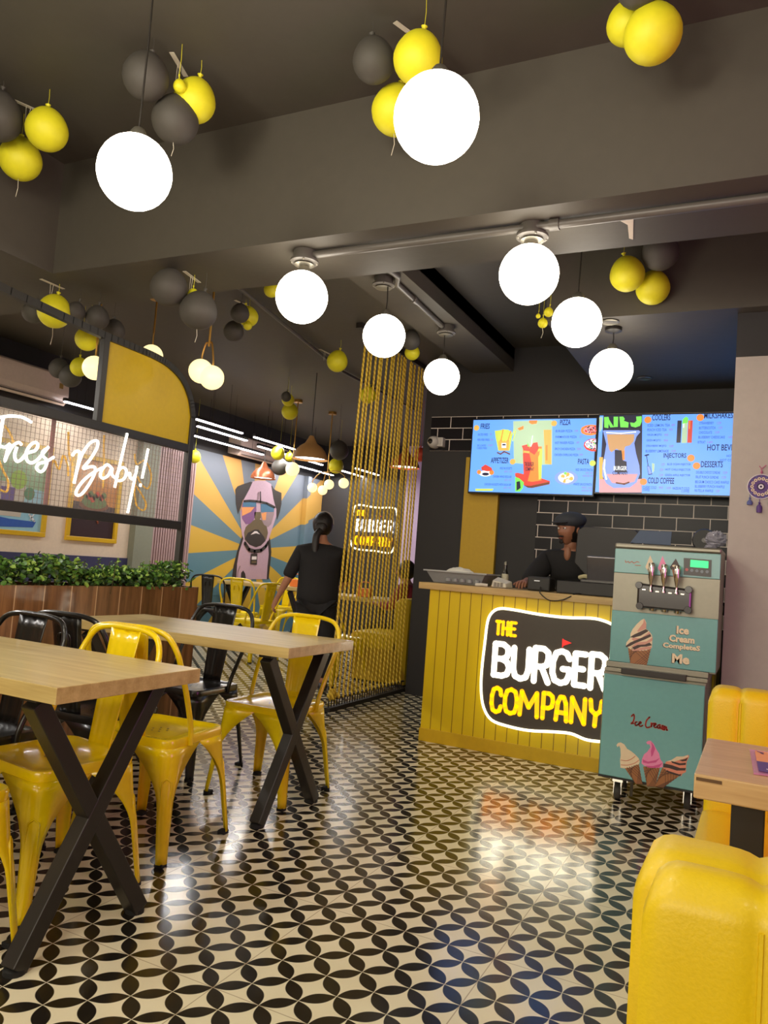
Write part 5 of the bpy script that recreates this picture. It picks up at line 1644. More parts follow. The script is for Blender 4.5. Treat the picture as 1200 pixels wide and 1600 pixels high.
b.poly([(-1.110, 2.229), (-0.906, 2.228), (-0.907, 2.176), (-0.934, 2.142), (-0.967, 2.133), (-0.972, 2.116), (-0.967, 2.029), (-0.982, 2.029), (-0.998, 2.098), (-1.032, 2.116), (-1.068, 2.089), (-1.086, 2.107), (-1.098, 2.159)], SC, .003, 13)
b.poly([(-0.990, 2.098), (-0.971, 2.099), (-0.967, 2.029), (-0.982, 2.029)], SC, .0035, 5)
b.poly([(-1.044, 2.107), (-0.994, 2.103), (-0.977, 2.025), (-0.952, 2.017), (-0.944, 1.935), (-1.035, 1.934)], SC, .0032, 11)
b.poly([(-1.097, 1.919), (-0.865, 1.923), (-0.887, 1.863), (-0.968, 1.844), (-1.051, 1.851)], SC, .0028, 14)
b.stroke([(-1.111, 2.242), (-1.005, 2.235), (-0.898, 2.245)], .008, SC, .004, 9, .0002)
b.stroke([(-1.018, 1.852), (-0.960, 1.844), (-0.927, 1.858)], .012, SC, .004, 8, .0002)
b.stroke([(-1.116, 2.028), (-1.116, 1.958), (-1.095, 1.880)], .012, SC, .004, 9, .0002)
p = [(-1.051, 1.914), (-0.936, 1.942)]
txt(b, 'COMPANY', p[0][0], p[1][0], p[0][1], p[1][1], SC, .005, 11, .02)
p = [(-1.044, 1.949), (-0.946, 1.982)]
txt(b, 'BURGER', p[0][0], p[1][0], p[0][1], p[1][1], SC, .005, 9, .02)
q = [(-0.819, 2.074), (-0.484, 2.076), (-0.693, 2.350), (-0.665, 1.788)]
T3 = lin([(150, 150, q[0][0], q[2][1]), (1000, 1480, q[1][0], q[3][1])])
menu(b, [('COOLERS', 240, 572, 195, .046, 1), ('ICED LEMON TEA', 165, 570, 305, .02, 2), ('89', 600, 660, 300, .018, 3), ('PEACH ICED TEA', 165, 515, 385, .02, 2), ('99', 560, 620, 382, .018, 3),
         ('VIRGIN MOJITO', 165, 430, 480, .02, 2), ('99', 480, 545, 478, .018, 3), ('GREEN MOJITO', 160, 420, 580, .02, 2), ('99', 475, 545, 578, .018, 3),
         ('STRAWBERRY MOJITO', 160, 525, 680, .02, 2), ('109', 580, 650, 678, .018, 3), ('BLUEBERRY LEMONADE', 155, 570, 768, .02, 2), ('109', 625, 695, 766, .018, 3),
         ('INJECTORS', 485, 885, 888, .046, 1), ('129', 455, 510, 1005, .018, 3), ('BLUE OCEAN INJECTOR', 560, 972, 1005, .02, 2), ('129', 430, 490, 1100, .018, 3), ('HOT CHILLI INJECTOR', 528, 972, 1100, .02, 2),
         ('129', 425, 490, 1195, .018, 3), ('GREEN APPLE INJECTOR', 528, 972, 1198, .02, 2), ('COLD COFFEE', 222, 695, 1325, .046, 1), ('CLASSIC COLD', 140, 385, 1420, .02, 2), ('99', 430, 500, 1418, .018, 3),
         ('COFFEE', 140, 265, 1465, .018, 2), ('109', 570, 640, 1420, .018, 3), ('HAZELNUT COLD', 675, 970, 1425, .02, 2), ('COFFEE', 830, 970, 1470, .018, 2)], T3)
for x0, x1, y0, y1, m_, m2 in ((700, 775, 200, 595, 11, 1), (790, 885, 180, 600, 15, 9), (892, 970, 200, 595, 6, 5)):
    b.poly([T3(x0, y1), T3(x1, y1), T3(x1, y0), T3(x0, y0)], SC, .002, m_)
    b.poly([T3(x0 + 15, y0 + 150), T3(x0 + 35, y0 + 150), T3(x0 + 35, y0), T3(x0 + 15, y0)], SC, .0025, m2)
b.poly([T3(785, 260), T3(885, 240), T3(890, 160), T3(850, 130), T3(800, 170)], SC, .003, 10)
b.poly([T3(190, 1015), T3(245, 1015), T3(300, 1160), T3(230, 1175)], SC, .002, 1)
b.poly([T3(195, 1020), T3(240, 1020), T3(290, 1150), T3(235, 1160)], SC, .0025, 12)
b.poly([T3(280, 960), T3(330, 970), T3(330, 1100), T3(300, 1140)], SC, .002, 15)
b.stroke([T3(150, 825), T3(210, 810)], .01, SC, .002, 1, .0002)
b.stroke([T3(175, 825), T3(215, 1015)], .005, SC, .002, 1, .0002)
q = [(-0.455, 2.076), (-0.230, 2.077), (-0.360, 2.345), (-0.337, 1.797)]
T4 = lin([(220, 150, q[0][0], q[2][1]), (820, 1480, q[1][0], q[3][1])])
menu(b, [('MILKSHAKES', 315, 830, 160, .046, 1), ('STRAWBERRY', 235, 495, 265, .02, 2), ('129', 555, 625, 265, .018, 3), ('BUTTERSCOTCH', 235, 525, 352, .02, 2), ('129', 585, 650, 350, .018, 3),
         ('CHOCOLATE', 235, 470, 435, .02, 2), ('139', 530, 600, 432, .018, 3), ('BLUEBERRY CHEESECAKE', 230, 705, 520, .02, 2), ('149', 770, 835, 518, .018, 3), ('KITKAT', 225, 360, 610, .02, 2), ('149', 395, 490, 610, .018, 3),
         ('HOT BEVERAGES', 398, 1180, 735, .046, 1), ('HOT TEA', 750, 960, 850, .018, 2), ('HOT COFFEE', 640, 960, 925, .018, 2), ('DESSERTS', 300, 690, 1035, .046, 1),
         ('DOUBLE CHOCO SUNDAE', 220, 650, 1150, .02, 2), ('129', 705, 775, 1148, .018, 3), ('FRUIT PUNCH SUNDAE', 215, 625, 1235, .02, 2), ('129', 685, 755, 1233, .018, 3), ('BELGIUM CHOCO CAKE WAFFLE', 210, 810, 1322, .02, 2),
         ('BLUEBERRY PUNCH WAFFLE', 210, 740, 1400, .02, 2), ('NUTELLA WAFFLE', 210, 540, 1475, .02, 2), ('129', 590, 650, 1475, .018, 3)], T4)
for T, u, v in ((T3, 165, 180), (T3, 970, 865), (T3, 145, 1298), (T4, 245, 140), (T4, 220, 1010)):
    b.disc(T(u, v), .026, SC, .0025, 5, 12)
b.build('lit_display', SM, t2)

# ------------------------------------------------------------------ booths with upright channels
def booth(x0, x1, yb, yf, sgn, ztop, label, chan=.105, name='booth_bench', zs=.45, group='yellow channelled booth benches', th=.13):
    """yb: plane of the backrest face, yf: seat front, sgn: direction the seat faces (-1 towards -y)"""
    t = thing(name, label, 'booth bench', ((x0 + x1) / 2, yb, 0), group)
    n = max(3, round((x1 - x0) / chan))
    per = 12
    cols = n * per + 1
    # profile of the backrest: front face up, rounded roll, down the back
    prof = []
    rr_ = min(.03, th * .4)
    for k in range(8):
        prof.append((0, .40 + (ztop - rr_ - .40) * k / 7, 1))
    for k in range(1, 7):
        a = PI / 2 * k / 6
        prof.append((rr_ - rr_ * math.cos(a), ztop - rr_ + rr_ * math.sin(a), 1))
    for k in range(0, 7):
        a = PI / 2 * k / 6
        prof.append((th - rr_ + rr_ * math.sin(a), ztop - rr_ + rr_ * math.cos(a), 1))
    for k in range(1, 5):
        prof.append((th, ztop - rr_ - (ztop - .13) * k / 4, .15))
    prof = [(p[0], p[1], p[2]) for p in prof]
    vs = []
    m = len(prof)
    for i, (d, z, w) in enumerate(prof):
        for c in range(cols):
            f = c / (cols - 1)
            u = (c % per) / per
            bulge = .0085 * (1 - abs(2 * u - 1) ** 5) * w if 0 < c < cols - 1 else 0
            # rounded outer corners
            x = x0 + (x1 - x0) * f
            ex = min(x - x0, x1 - x)
            rc = .035
            dz = 0
            if ex < rc and z > ztop - .07:
                k = (rc - math.sqrt(max(0, rc * rc - (rc - ex) ** 2)))
                dz = -k * (z - ztop + .07) / .07
            cy = th / 2
            # outward normal approx
            if z >= ztop - rr_ and 0 < d < th:
                ny = max(-1, min(1, (d - cy) / cy)) ** 3
                nz = 1 - abs(ny)
            else:
                ny, nz = (-1 if d < cy else 1), 0
            y = d + ny * bulge
            vs.append((x, yb - sgn * y, z + dz + nz * bulge))
    fs = []
    for i in range(m - 1):
        for c in range(cols - 1):
            q = (i * cols + c, i * cols + c + 1, (i + 1) * cols + c + 1, (i + 1) * cols + c)
            fs.append(q if sgn < 0 else q[::-1])
    L = [i * cols for i in range(m)]
    Rr = [i * cols + cols - 1 for i in range(m)]
    fs.append(tuple(L if sgn < 0 else L[::-1]))
    fs.append(tuple(Rr[::-1] if sgn < 0 else Rr))
    b = MB(); b.add(vs, fs); b.build('backrest', YELLOWFAB, t, smooth=60)
    b = MB()
    for k in range(1, n):
        x = x0 + (x1 - x0) * k / n
        b.tube([(x, yb + sgn * .002, .41), (x, yb + sgn * .002, ztop - .03)], .003, 5)
    b.build('channel_piping', YELLOWFAB, t)
    # seat cushion
    b = MB()
    vs = []
    prof = [(0, zs - .02), (.04, zs)] + [(.04 + (abs(yf - yb) - .08) * k / 6, zs + .004) for k in range(1, 7)] + \
           [(abs(yf - yb) - .04 + .04 * math.sin(a), zs - .04 + .04 * math.cos(a)) for a in (PI / 8, PI / 4, 3 * PI / 8, PI / 2)] + [(abs(yf - yb), zs - .13)]
    m = len(prof)
    for d, z in prof:
        for c in range(cols):
            f = c / (cols - 1)
            u = (c % per) / per
            bu = .008 * (1 - abs(2 * u - 1) ** 3.5)
            x = x0 + (x1 - x0) * f
            vs.append((x, yb + sgn * (d + (bu if d > abs(yf - yb) - .03 else 0)), z + (bu if d < abs(yf - yb) - .03 else 0)))
    fs = []
    for i in range(m - 1):
        for c in range(cols - 1):
            q = (i * cols + c, i * cols + c + 1, (i + 1) * cols + c + 1, (i + 1) * cols + c)
            fs.append(q if sgn > 0 else q[::-1])
    L = [i * cols for i in range(m)] + [m * cols]
    vs2 = vs + [(x0, yb, zs - .13), (x1, yb, zs - .13)]
    fs.append(tuple(L if sgn > 0 else L[::-1]))
    Rr = [i * cols + cols - 1 for i in range(m)] + [m * cols + 1]
    fs.append(tuple(Rr[::-1] if sgn > 0 else Rr))
    b.add(vs2, fs); b.build('seat_cushion', YELLOWFAB, t, smooth=60)
    b = MB(); ya, yc = sorted((yb - sgn * (th - .01), yf - sgn * .03)); b.box(x0 + .01, x1 - .01, ya, yc, 0.02, zs - .125)
    b.build('seat_box', mat('booth_base', (190, 152, 20), .5), t)
    b = MB(); ya, yc = sorted((yb - sgn * (th - .004), yb - sgn * .012)); b.box(x0 + .012, x1 - .012, ya, yc, .02, .45)
    b.build('back_box', YELLOWFAB, t)
    b = MB(); ya, yc = sorted((yb - sgn * (th - .02), yf - sgn * .05)); b.box(x0 + .03, x1 - .03, ya, yc, 0, .02); b.build('plinth', BLACKMETAL, t)
    return t


booth(-.128, .93, 2.56, 2.08, -1, .80, 'yellow channelled booth bench beyond the right hand table, against the machine', .088)
booth(-.100, .93, .90, .42, -1, .79, 'nearest yellow channelled booth bench, cut off by the bottom of the picture', .118, th=.072)
booth(-.120, .93, 1.095, 1.56, 1, .782, 'yellow booth bench back to back behind the nearest one, only its rolled top showing', .14, th=.115)
x_ = -.102
t = thing('booth_table', 'wooden booth table with a chunky edge and black pedestal between the yellow benches', 'table', (.4, 1.87, 0))
b = MB(); b.box(x_, .9, 1.66, 2.075, .693, .74); b.build('table_top', wood_material('booth_table_wood', (176, 140, 92), (206, 172, 122), 1, 12, 12, .4), t, bevel=.003)
b = MB(); b.box(x_ + .004, x_ + .05, 1.6585, 1.66, .728, .734); b.build('edge_knot', mat('dark_knot', (92, 66, 38), .7), t)
b = MB(); b.box(-.035, .025, 1.70, 1.78, .012, .693); b.build('pedestal', BLACKMETAL, t, bevel=.003)
b = MB(); b.box(-.06, .26, 1.68, 2.04, 0, .012); b.build('foot_plate', BLACKMETAL, t, bevel=.002)
b = MB(); b.box(.72, .78, 1.70, 1.78, .012, .693); b.build('pedestal', BLACKMETAL, t, bevel=.003)
t = thing('table_menu', 'clear stand with a small orange and purple menu card on the booth table', 'menu card', (.03, 1.9, .74))
mc = [(0.003, 1.969), (0.039, 1.975), (0.038, 1.857), (0.007, 1.854)]
mc2 = [(0.007, 1.854), (0.038, 1.857), (0.038, 1.758), (0.011, 1.760)]
mo = [(-0.008, 1.988), (0.051, 1.995), (0.049, 1.750), (0.002, 1.738)]
b = MB(); b.poly(mo, ('Z', .741), 0, 0, .003); b.build('acrylic_block', mat('pink_tint_acrylic', (232, 150, 200), .1, alpha=.5, coat=.6), t)
b = MB(); b.poly(mc, ('Z', .745), 0, 0, .001); b.poly(mc2, ('Z', .745), 0, 1, .001)
b.stroke([(mc2[0][0] + .02, mc2[2][1] + .025), (mc2[1][0] - .01, mc2[2][1] + .02)], .005, ('Z', .7465), 0, 2, .0004)
b.stroke([(mc[0][0] + .006, mc[0][1] - .01), (mc[1][0] - .02, mc[0][1] - .016)], .004, ('Z', .7465), 0, 1, .0004)
b.stroke([(mc[0][0] + .012, mc[0][1] - .022), (mc[1][0] - .02, mc[0][1] - .028)], .004, ('Z', .7465), 0, 1, .0004)
b.build('menu_card', [mat('card_orange', (222, 150, 96), .5), mat('card_purple', (84, 60, 120), .5), mat('card_white', (230, 225, 235), .5)], t)

# ------------------------------------------------------------------ evil eye hanging on the grey wall
ev = [(-0.018, 1.656), (-0.084, 1.654), (-0.014, 1.763), (-0.019, 1.537), (-0.017, 1.475), (-0.070, 1.562)]
cx, cz = ev[0]
rr = (ev[0][0] - ev[1][0]) * .98
t = thing('wall_charm', 'round evil eye macrame charm with tassels on the grey wall', 'wall hanging', (cx, 4.49, cz))
EY = ('Y', 4.498)
CH = [mat('charm_violet', (92, 62, 130), .6), mat('charm_cream', (226, 206, 180), .6), mat('charm_white', (235, 228, 235), .5), mat('charm_dark', (48, 30, 70), .6), mat('charm_rose', (190, 110, 140), .6), mat('charm_blue', (96, 104, 160), .7)]
b = MB(); b.tube([(cx + rr * math.cos(k * PI / 16), 4.49, cz + rr * math.sin(k * PI / 16)) for k in range(32)], .0022, 6, closed=True); b.build('hoop', mat('charm_white', (235, 228, 235)), t, smooth=50)
b = MB()
b.disc((cx, cz), rr * .96, EY, .001, 0, 32, 1, .002)
for k in range(14):
    a = 2 * PI * k / 14
    b.disc((cx + rr * .66 * math.cos(a), cz + rr * .66 * math.sin(a)), rr * .135, EY, .0035, 1, 12, 1, .001)
    b.disc((cx + rr * .66 * math.cos(a), cz + rr * .66 * math.sin(a)), rr * .05, EY, .005, 3, 8, 1, .0005)
    b.disc((cx + rr * .86 * math.cos(a + .22), cz + rr * .86 * math.sin(a + .22)), rr * .07, EY, .0035, 5, 10, 1, .001)
b.disc((cx, cz), rr * .30, EY, .004, 3, 20, 1, .001)
b.disc((cx, cz), rr * .2, EY, .0055, 2, 20, 1, .001)
b.disc((cx, cz), rr * .09, EY, .007, 3, 14, 1, .001)
b.build('woven_disc', CH, t)
b = MB(); b.tube([(cx, 4.492, cz + rr), (cx - .002, 4.492, cz + rr + .03)], .0035, 6); b.ball((cx, 4.49, cz + rr + .012), .007, 10, 8)
b.tube([(cx - .012, 4.492, cz + rr + .045), (cx, 4.492, cz + rr + .03), (cx + .02, 4.492, cz + rr + .05)], .003, 6)
b.build('hanging_cord', CH[4], t, smooth=50)
for dx, dz, h, m_ in ((-.004, 0, .045, CH[0]), (-rr * .78, rr * .35, .028, CH[5]), (rr * .78, rr * .35, .028, CH[5])):
    b = MB()
    z0 = cz - rr + dz
    b.tube([(cx + dx, 4.49, z0), (cx + dx, 4.49, z0 - .02)], .002, 5)
    b.ball((cx + dx, 4.488, z0 - .022), .006, 10, 8)
    b.lathe([(.004, -.028), (.013, -.04), (.0145, -.028 - h * .6), (.013, -.028 - h), (0, -.028 - h)], (cx + dx, 4.488, z0), 12)
    b.build('tassel', m_, t, smooth=40)

# ------------------------------------------------------------------ security camera
c = [(-2.597, 2.189)][0]
t = thing('security_camera', 'white dome security camera on the dark wall left of the screens', 'camera', (c[0], 6.19, c[1]))
b = MB(); b.lathe([(0, -.07), (.03, -.066), (.048, -.045), (.055, -.01), (.055, .02), (0, .02)], (c[0], 6.16, c[1]), 20, axis='y'); b.build('camera_body', mat('camera_white', (186, 180, 172), .4), t, smooth=50)
b = MB(); b.lathe([(0, -.078), (.02, -.074), (.024, -.066)], (c[0] - .012, 6.16, c[1]), 16, axis='y'); b.build('lens', mat('lens_black', (20, 18, 20), .1, coat=.5), t, smooth=50)
b = MB(); b.box(c[0] + .03, c[0] + .09, 6.13, 6.2, c[1] - .04, c[1] + .04); b.build('mount', mat('camera_white', (186, 180, 172)), t, bevel=.006)

# ------------------------------------------------------------------ air conditioners
def aircon(y0, y1, z0, z1, label, x=-6.3):
    t = thing('air_conditioner', label, 'air conditioner', (x, (y0 + y1) / 2, z0), 'white split air conditioners')
    prof = [(x, z0 + .03), (x + .16, z0), (x + .20, z0 + .04), (x + .215, z0 + .09), (x + .20, z1 - .02), (x + .17, z1), (x, z1)]
    n = len(prof)
    vs = [(a, y, c) for y in (y0, y1) for a, c in prof]
    b = MB(); b.add(vs, [tuple(range(n)), tuple(range(2 * n - 1, n - 1, -1))] + [(i, n + i, n + (i + 1) % n, (i + 1) % n) for i in range(n)])
    b.build('casing', mat('warm_white_plastic', (214, 192, 182), .3, coat=.3), t, bevel=.008)
    b = MB(); b.box(x + .16, x + .211, y0 + .05, y1 - .05, z0 + .018, z0 + .022); b.box(x + .19, x + .2125, y0 + .03, y1 - .03, z0 + .085, z0 + .089)
    b.build('louvre_gap', mat('gap_dark', (60, 50, 48), .6), t)
    b = MB()
    for k in range(16):
        b.box(x + .05, x + .14, y0 + .06 + k * .06, y0 + .10 + k * .06, z1, z1 + .003)
    b.build('intake_grille', mat('gap_dark', (60, 50, 48)), t)
    b = MB(); b.box(x + .208, x + .2165, y1 - .12, y1 - .08, z0 + .15, z0 + .2); b.build('energy_sticker', mat('ac_sticker', (150, 120, 60), .5), t)
    return t


aircon(4.18, 5.27, 2.39, 2.69, 'white air conditioner high on the wall above the framed partition')
aircon(8.05, 9.35, 2.36, 2.62, 'white air conditioner above the pug mural')

# ------------------------------------------------------------------ LED lines over the far dining area
LZ = 2.42
for q, lab in (([(-5.207, 6.070), (-5.159, 6.855)], 'white LED light line, nearest and highest of the slanting group'), ([(-5.483, 6.422), (-5.427, 7.313)], 'white LED light line, second of the slanting group'),
               ([(-5.984, 6.969), (-5.918, 8.357)], 'white LED light line running along the top of the mural'), ([(-5.199, 7.071), (-5.167, 7.920)], 'white LED light line just left of the large dome pendant'),
               ([(-5.554, 7.687), (-5.572, 9.239)], 'white LED light line passing under the large dome pendant'), ([(-6.045, 9.033), (-6.034, 10.376)], 'white LED light line above the cluster of small globes'),
               ([(-5.585, 9.809), (-5.542, 11.006)], 'white LED light line behind the left ropes'), ([(-5.200, 9.514), (-5.163, 10.237)], 'short white LED light line behind the rope screen'),
               ([(-5.994, 5.167), (-6.062, 5.562)], 'short white LED light line left of the partition upright')):
    (xa, ya), (xb, yb_) = q
    xm = (xa + xb) / 2
    if xm < -6.05:
        xm = -6.05
    t = thing('led_light_line', lab, 'ceiling light', (xm, (ya + yb_) / 2, 2.9), 'suspended white light lines')
    b = MB(); b.box(xm - .018, xm + .018, ya, yb_, LZ, LZ + .03); b.build('light_housing', BLACKMETAL, t)
    b = MB(); b.box(xm - .017, xm + .017, ya + .01, yb_ - .01, LZ - .012, LZ); b.build('diffuser', LED, t)
    lamp('led_light', 'AREA', (xm, (ya + yb_) / 2, LZ - .014), 9 * (yb_ - ya), (1, .97, .95), (0, 0, 0), .03, (yb_ - ya) * .96)
    for y in (ya + .25, yb_ - .25):
        MB().tube([(xm, y, LZ + .03), (xm, y, 2.9)], .002, 5).build('wire', BLACKMETAL, t)

# ------------------------------------------------------------------ dome pendants and globe clusters
def dome(x, y, z, r, mcol, label, ztop=2.9):
    t = thing('dome_pendant', label, 'pendant lamp', (x, y, ztop), 'bell shaped dome pendants')
    prof = [(.02, r * 1.32), (.03, r * 1.2), (.045, r * 1.05), (r * .34, r * .90), (r * .60, r * .72), (r * .80, r * .50), (r * .94, r * .24), (r, 0), (r * .985, 0), (r * .92, r * .23), (r * .78, r * .48), (r * .58, r * .69), (r * .3, r * .87), (.02, r * .97)]
    b = MB(); b.lathe(prof, (x, y, z), 32); b.build('shade', mcol, t, smooth=60)
    b = MB(); b.lathe([(0, .012), (r * .9, .02)], (x, y, z), 28); b.build('lit_diffuser', mat('lit_diffuser', (255, 250, 240), .4, emit=5), t)
    b = MB(); b.tube([(x, y, z + r * 1.3), (x, y, ztop)], .004, 6); b.build('flex', BLACKMETAL, t)
    return t


RAT = mat('rattan_shade', (186, 140, 84), .6, bump=.5, bscale=90)
COP = mat('copper_shade', (150, 84, 52), .35, .4)
(x, y), = [(-3.947, 6.312)]
dome(x, y, 2.05, .175, RAT, 'large woven tan dome pendant above the tables')
(x, y), = [(-5.820, 8.215)]
dome(x, y, 2.08, .165, COP, 'smaller copper dome pendant in front of the mural')
(x, y), = [(-3.659, 7.867)]
dome(x, y, 2.2, .17, mat('coral_shade', (196, 92, 60), .4), 'coral dome pendant seen through the ropes')


def cluster(pts, r, label, ztop=2.9):
    cx = sum(p[0] for p in pts) / len(pts); cy = sum(p[1] for p in pts) / len(pts); cz = max(p[2] for p in pts)
    t = thing('globe_chandelier', label, 'chandelier', (cx, cy, ztop), 'gold armed globe chandeliers')
    b = MB(); b.tube([(cx, cy, ztop), (cx, cy, cz + r + .08)], .007, 8); b.lathe([(0, 0), (.05, 0), (.05, -.03), (0, -.03)], (cx, cy, ztop), 16); b.build('stem', GOLD, t)
    for p in pts:
        b = MB(); b.tube(spline([(cx, cy, cz + r + .1), ((cx + p[0]) / 2, (cy + p[1]) / 2, cz + r + .1), (p[0], p[1], p[2] + r + .03), (p[0], p[1], p[2] + r - .004)], 4), .006, 6); b.build('arm', GOLD, t, smooth=60)
        MB().ball(p, r, 24, 14).build('opal_globe', WARMGLOBE, t, smooth=60)




cluster([(a, c_, 2.18) for a, c_ in [(-3.775, 3.440)]], .075, 'gold stemmed lamp with a warm globe beside the partition upright')
q1 = [(-3.151, 3.696)]; q2 = [(-3.072, 3.709)]
cluster([(q1[0][0], q1[0][1], 2.2), (q2[0][0], q2[0][1], 2.16)], .075, 'gold stemmed pair of overlapping warm globes right of the yellow glass panel')
q1 = [(-3.979, 4.127)]
cluster([(q1[0][0], q1[0][1], 2.46)], .08, 'gold stemmed warm globe just peeping over the yellow glass panel')
cl5 = [[(-5.055, 8.196)][0] + (1.98,), [(-4.951, 8.275)][0] + (1.96,), [(-4.686, 7.970)][0] + (2.0,), [(-4.389, 7.797)][0] + (2.0,)]
cluster(cl5, .06, 'gold chandelier with a cluster of four small glowing globes')
q1 = [(-4.843, 7.392)]
cluster([(q1[0][0], q1[0][1], 2.1)], .08, 'warm globe lamp under the large dome pendant')

# ------------------------------------------------------------------ far neon logo
LP = ('Y', 10.46)
far = thing('neon_logo', 'small neon logo reading THE BURGER COMPANY on the far black wall behind the ropes', 'neon sign', (-5.2, 10.46, 1.2))
fo = [(-5.655, 1.944), (-5.560, 1.976), (-5.292, 1.946), (-5.009, 1.952), (-4.940, 1.906), (-4.918, 1.749), (-4.919, 1.560), (-4.928, 1.391), (-4.966, 1.294), (-5.046, 1.268), (-5.236, 1.288), (-5.476, 1.291), (-5.624, 1.319), (-5.681, 1.412), (-5.692, 1.585), (-5.679, 1.802)]
b = MB(); b.tube([(a, 10.45, c_) for a, c_ in spline(fo, 4, True)], .012, 8, closed=True); b.build('neon_border', mat('border_neon', (255, 250, 225)), far, smooth=60)
def farword(s, boxes, w, m_):
    for ch, (p, q) in zip(s, boxes):
        letter(ch, p[0], q[0], q[1], p[1], w, LP, .001, m_, far, .01)
def splitbox(p, q, n, gap=.16):
    W = (q[0] - p[0]) / n
    return [((p[0] + i * W, p[1]), (p[0] + (i + 1 - gap) * W, q[1])) for i in range(n)]
bx = [(-5.622, 1.902), (-5.460, 1.807), (-5.610, 1.762), (-4.954, 1.568), (-5.616, 1.507), (-4.960, 1.358)]
farword('THE', splitbox(bx[0], bx[1], 3), .02, LY)
farword('BURGER', splitbox(bx[2], bx[3], 6), .032, mat('far_white_letter', (255, 255, 255), .4, emit=1.6))
farword('COMPANY', splitbox(bx[4], bx[5], 7), .026, LY)
b = MB(); b.poly([(-5.227, 1.846), (-5.186, 1.818), (-5.222, 1.791)], LP, .002, 0, .01); b.build('red_flag', mat('lit_red_flag', (226, 40, 36)), far)

# ------------------------------------------------------------------ far tables, chairs, booth
dup(bch, (-6.02, 7.62, 0), R(25), 'black metal chair in front of the mural by the planter end', G2)
dup(ych, (-5.42, 7.42, 0), R(20), 'yellow metal chair in front of the pug mural, beside the waiter', G1)
dup(ych, (-5.35, 8.75, 0), R(165), 'yellow metal chair behind the far table below the pug mural', G1)
x_table(-6.2, -5.0, 7.95, 8.5, 'far cafe table in front of the pug mural')
dup(ych, (-5.92, 8.95, 0), R(175), 'yellow metal chair half hidden behind the black one at the mural', G1)
x_table(-4.35, -3.35, 7.1, 7.65, 'far cafe table seen through the ropes, with orange caddies on it')
dup(ych, (-3.42, 6.18, 0), R(-20), 'yellow metal chair directly behind the rope screen', G1)
dup(ych, (-4.75, 6.75, 0), R(80), 'yellow metal chair behind the waiter, mostly hidden', G1)
for i, (x, y) in enumerate(((-4.18, 7.25), (-3.75, 7.3), (-5.12, 8.12))):
    t = thing('table_caddy', ('orange wire caddy on the far table at its left end, seen through the ropes', 'orange caddy on the far table behind the middle ropes', 'orange caddy on the table beside the waiter')[i], 'caddy', (x, y, .74), 'orange table caddies')
    b = MB(); b.box(x - .07, x + .07, y - .05, y + .05, .742, .83); b.build('box', mat('orange_caddy', (224, 120, 50), .5), t, bevel=.004)
    b = MB(); b.tube(spline([(x - .07, y, .83), (x - .05, y, .89), (x + .05, y, .89), (x + .07, y, .83)], 5), .006, 6); b.build('handle', mat('orange_caddy', (224, 120, 50)), t, smooth=50)
bt = booth(-.62, .62, 0, -.45, -1, .79, 'yellow booth bench behind the rope screen, its end panel by the dark wall', .1)
bt.location = (-2.99, 7.10, 0)
bt.rotation_euler.z = R(-90)

# ------------------------------------------------------------------ people
def skin_geo(J, E, root, sub=2):
    """J: name -> ((x,y,z), rx, ry); E: list of joint name pairs; returns smooth vertices and faces"""
    names = list(J)
    me = bpy.data.meshes.new('limbs')
    me.from_pydata([J[n][0] for n in names], [(names.index(a), names.index(b)) for a, b in E], [])
    o = bpy.data.objects.new('limbs', me)
    C.objects.link(o)
    sk = o.modifiers.new('skin', 'SKIN')
    sk.use_smooth_shade = True
    for i, n in enumerate(names):
        sv = me.skin_vertices[0].data[i]
        sv.radius = (J[n][1], J[n][2])
        sv.use_root = (n == root)
    ss = o.modifiers.new('sub', 'SUBSURF')
    ss.levels = sub
    ss.render_levels = sub
    dg = bpy.context.evaluated_depsgraph_get()
    dg.update()
    m2 = bpy.data.meshes.new_from_object(o.evaluated_get(dg))
    vs = [tuple(v.co) for v in m2.vertices]
    fs = [tuple(p.vertices) for p in m2.polygons]
    bpy.data.objects.remove(o)
    bpy.data.meshes.remove(me)
    bpy.data.meshes.remove(m2)
    return vs, fs


def hand_joints(J, E, side, wrist, direction, palm, curl=.35, r=.0085):
    """palm, four unequal bent fingers and a thumb on the side of the palm"""
    w = Vector(wrist)
    d = Vector(direction).normalized()
    n = Vector(palm).normalized()          # direction the palm faces
    s = d.cross(n).normalized()
    J[side + 'palm'] = (tuple(w + d * .045), .030, .016)
    E.append((side + 'wrist', side + 'palm'))
    for k, (off, ln) in enumerate(((-.028, .062), (-.010, .072), (.010, .068), (.027, .052))):
        b0 = w + d * .082 + s * off
        k1 = b0 + (d * math.cos(curl) + n * math.sin(curl)) * ln * .5
        k2 = k1 + (d * math.cos(curl * 2.4) + n * math.sin(curl * 2.4)) * ln * .5
        for q, (p, rr) in enumerate(((b0, r * 1.15), (k1, r), (k2, r * .8))):
            J['%sf%d%d' % (side, k, q)] = (tuple(p), rr, rr)
        E += [(side + 'palm', '%sf%d0' % (side, k)), ('%sf%d0' % (side, k), '%sf%d1' % (side, k)), ('%sf%d1' % (side, k), '%sf%d2' % (side, k))]
    t0 = w + d * .03 - s * .03
    t1 = t0 + (d * .6 - s * .7 + n * .3).normalized() * .034
    t2 = t1 + (d * .9 - s * .1 + n * .4).normalized() * .028
    for q, p in enumerate((t0, t1, t2)):
        J['%st%d' % (side, q)] = (tuple(p), r * (1.3 - .2 * q), r * (1.3 - .2 * q))
    E += [(side + 'palm', side + 't0'), (side + 't0', side + 't1'), (side + 't1', side + 't2')]


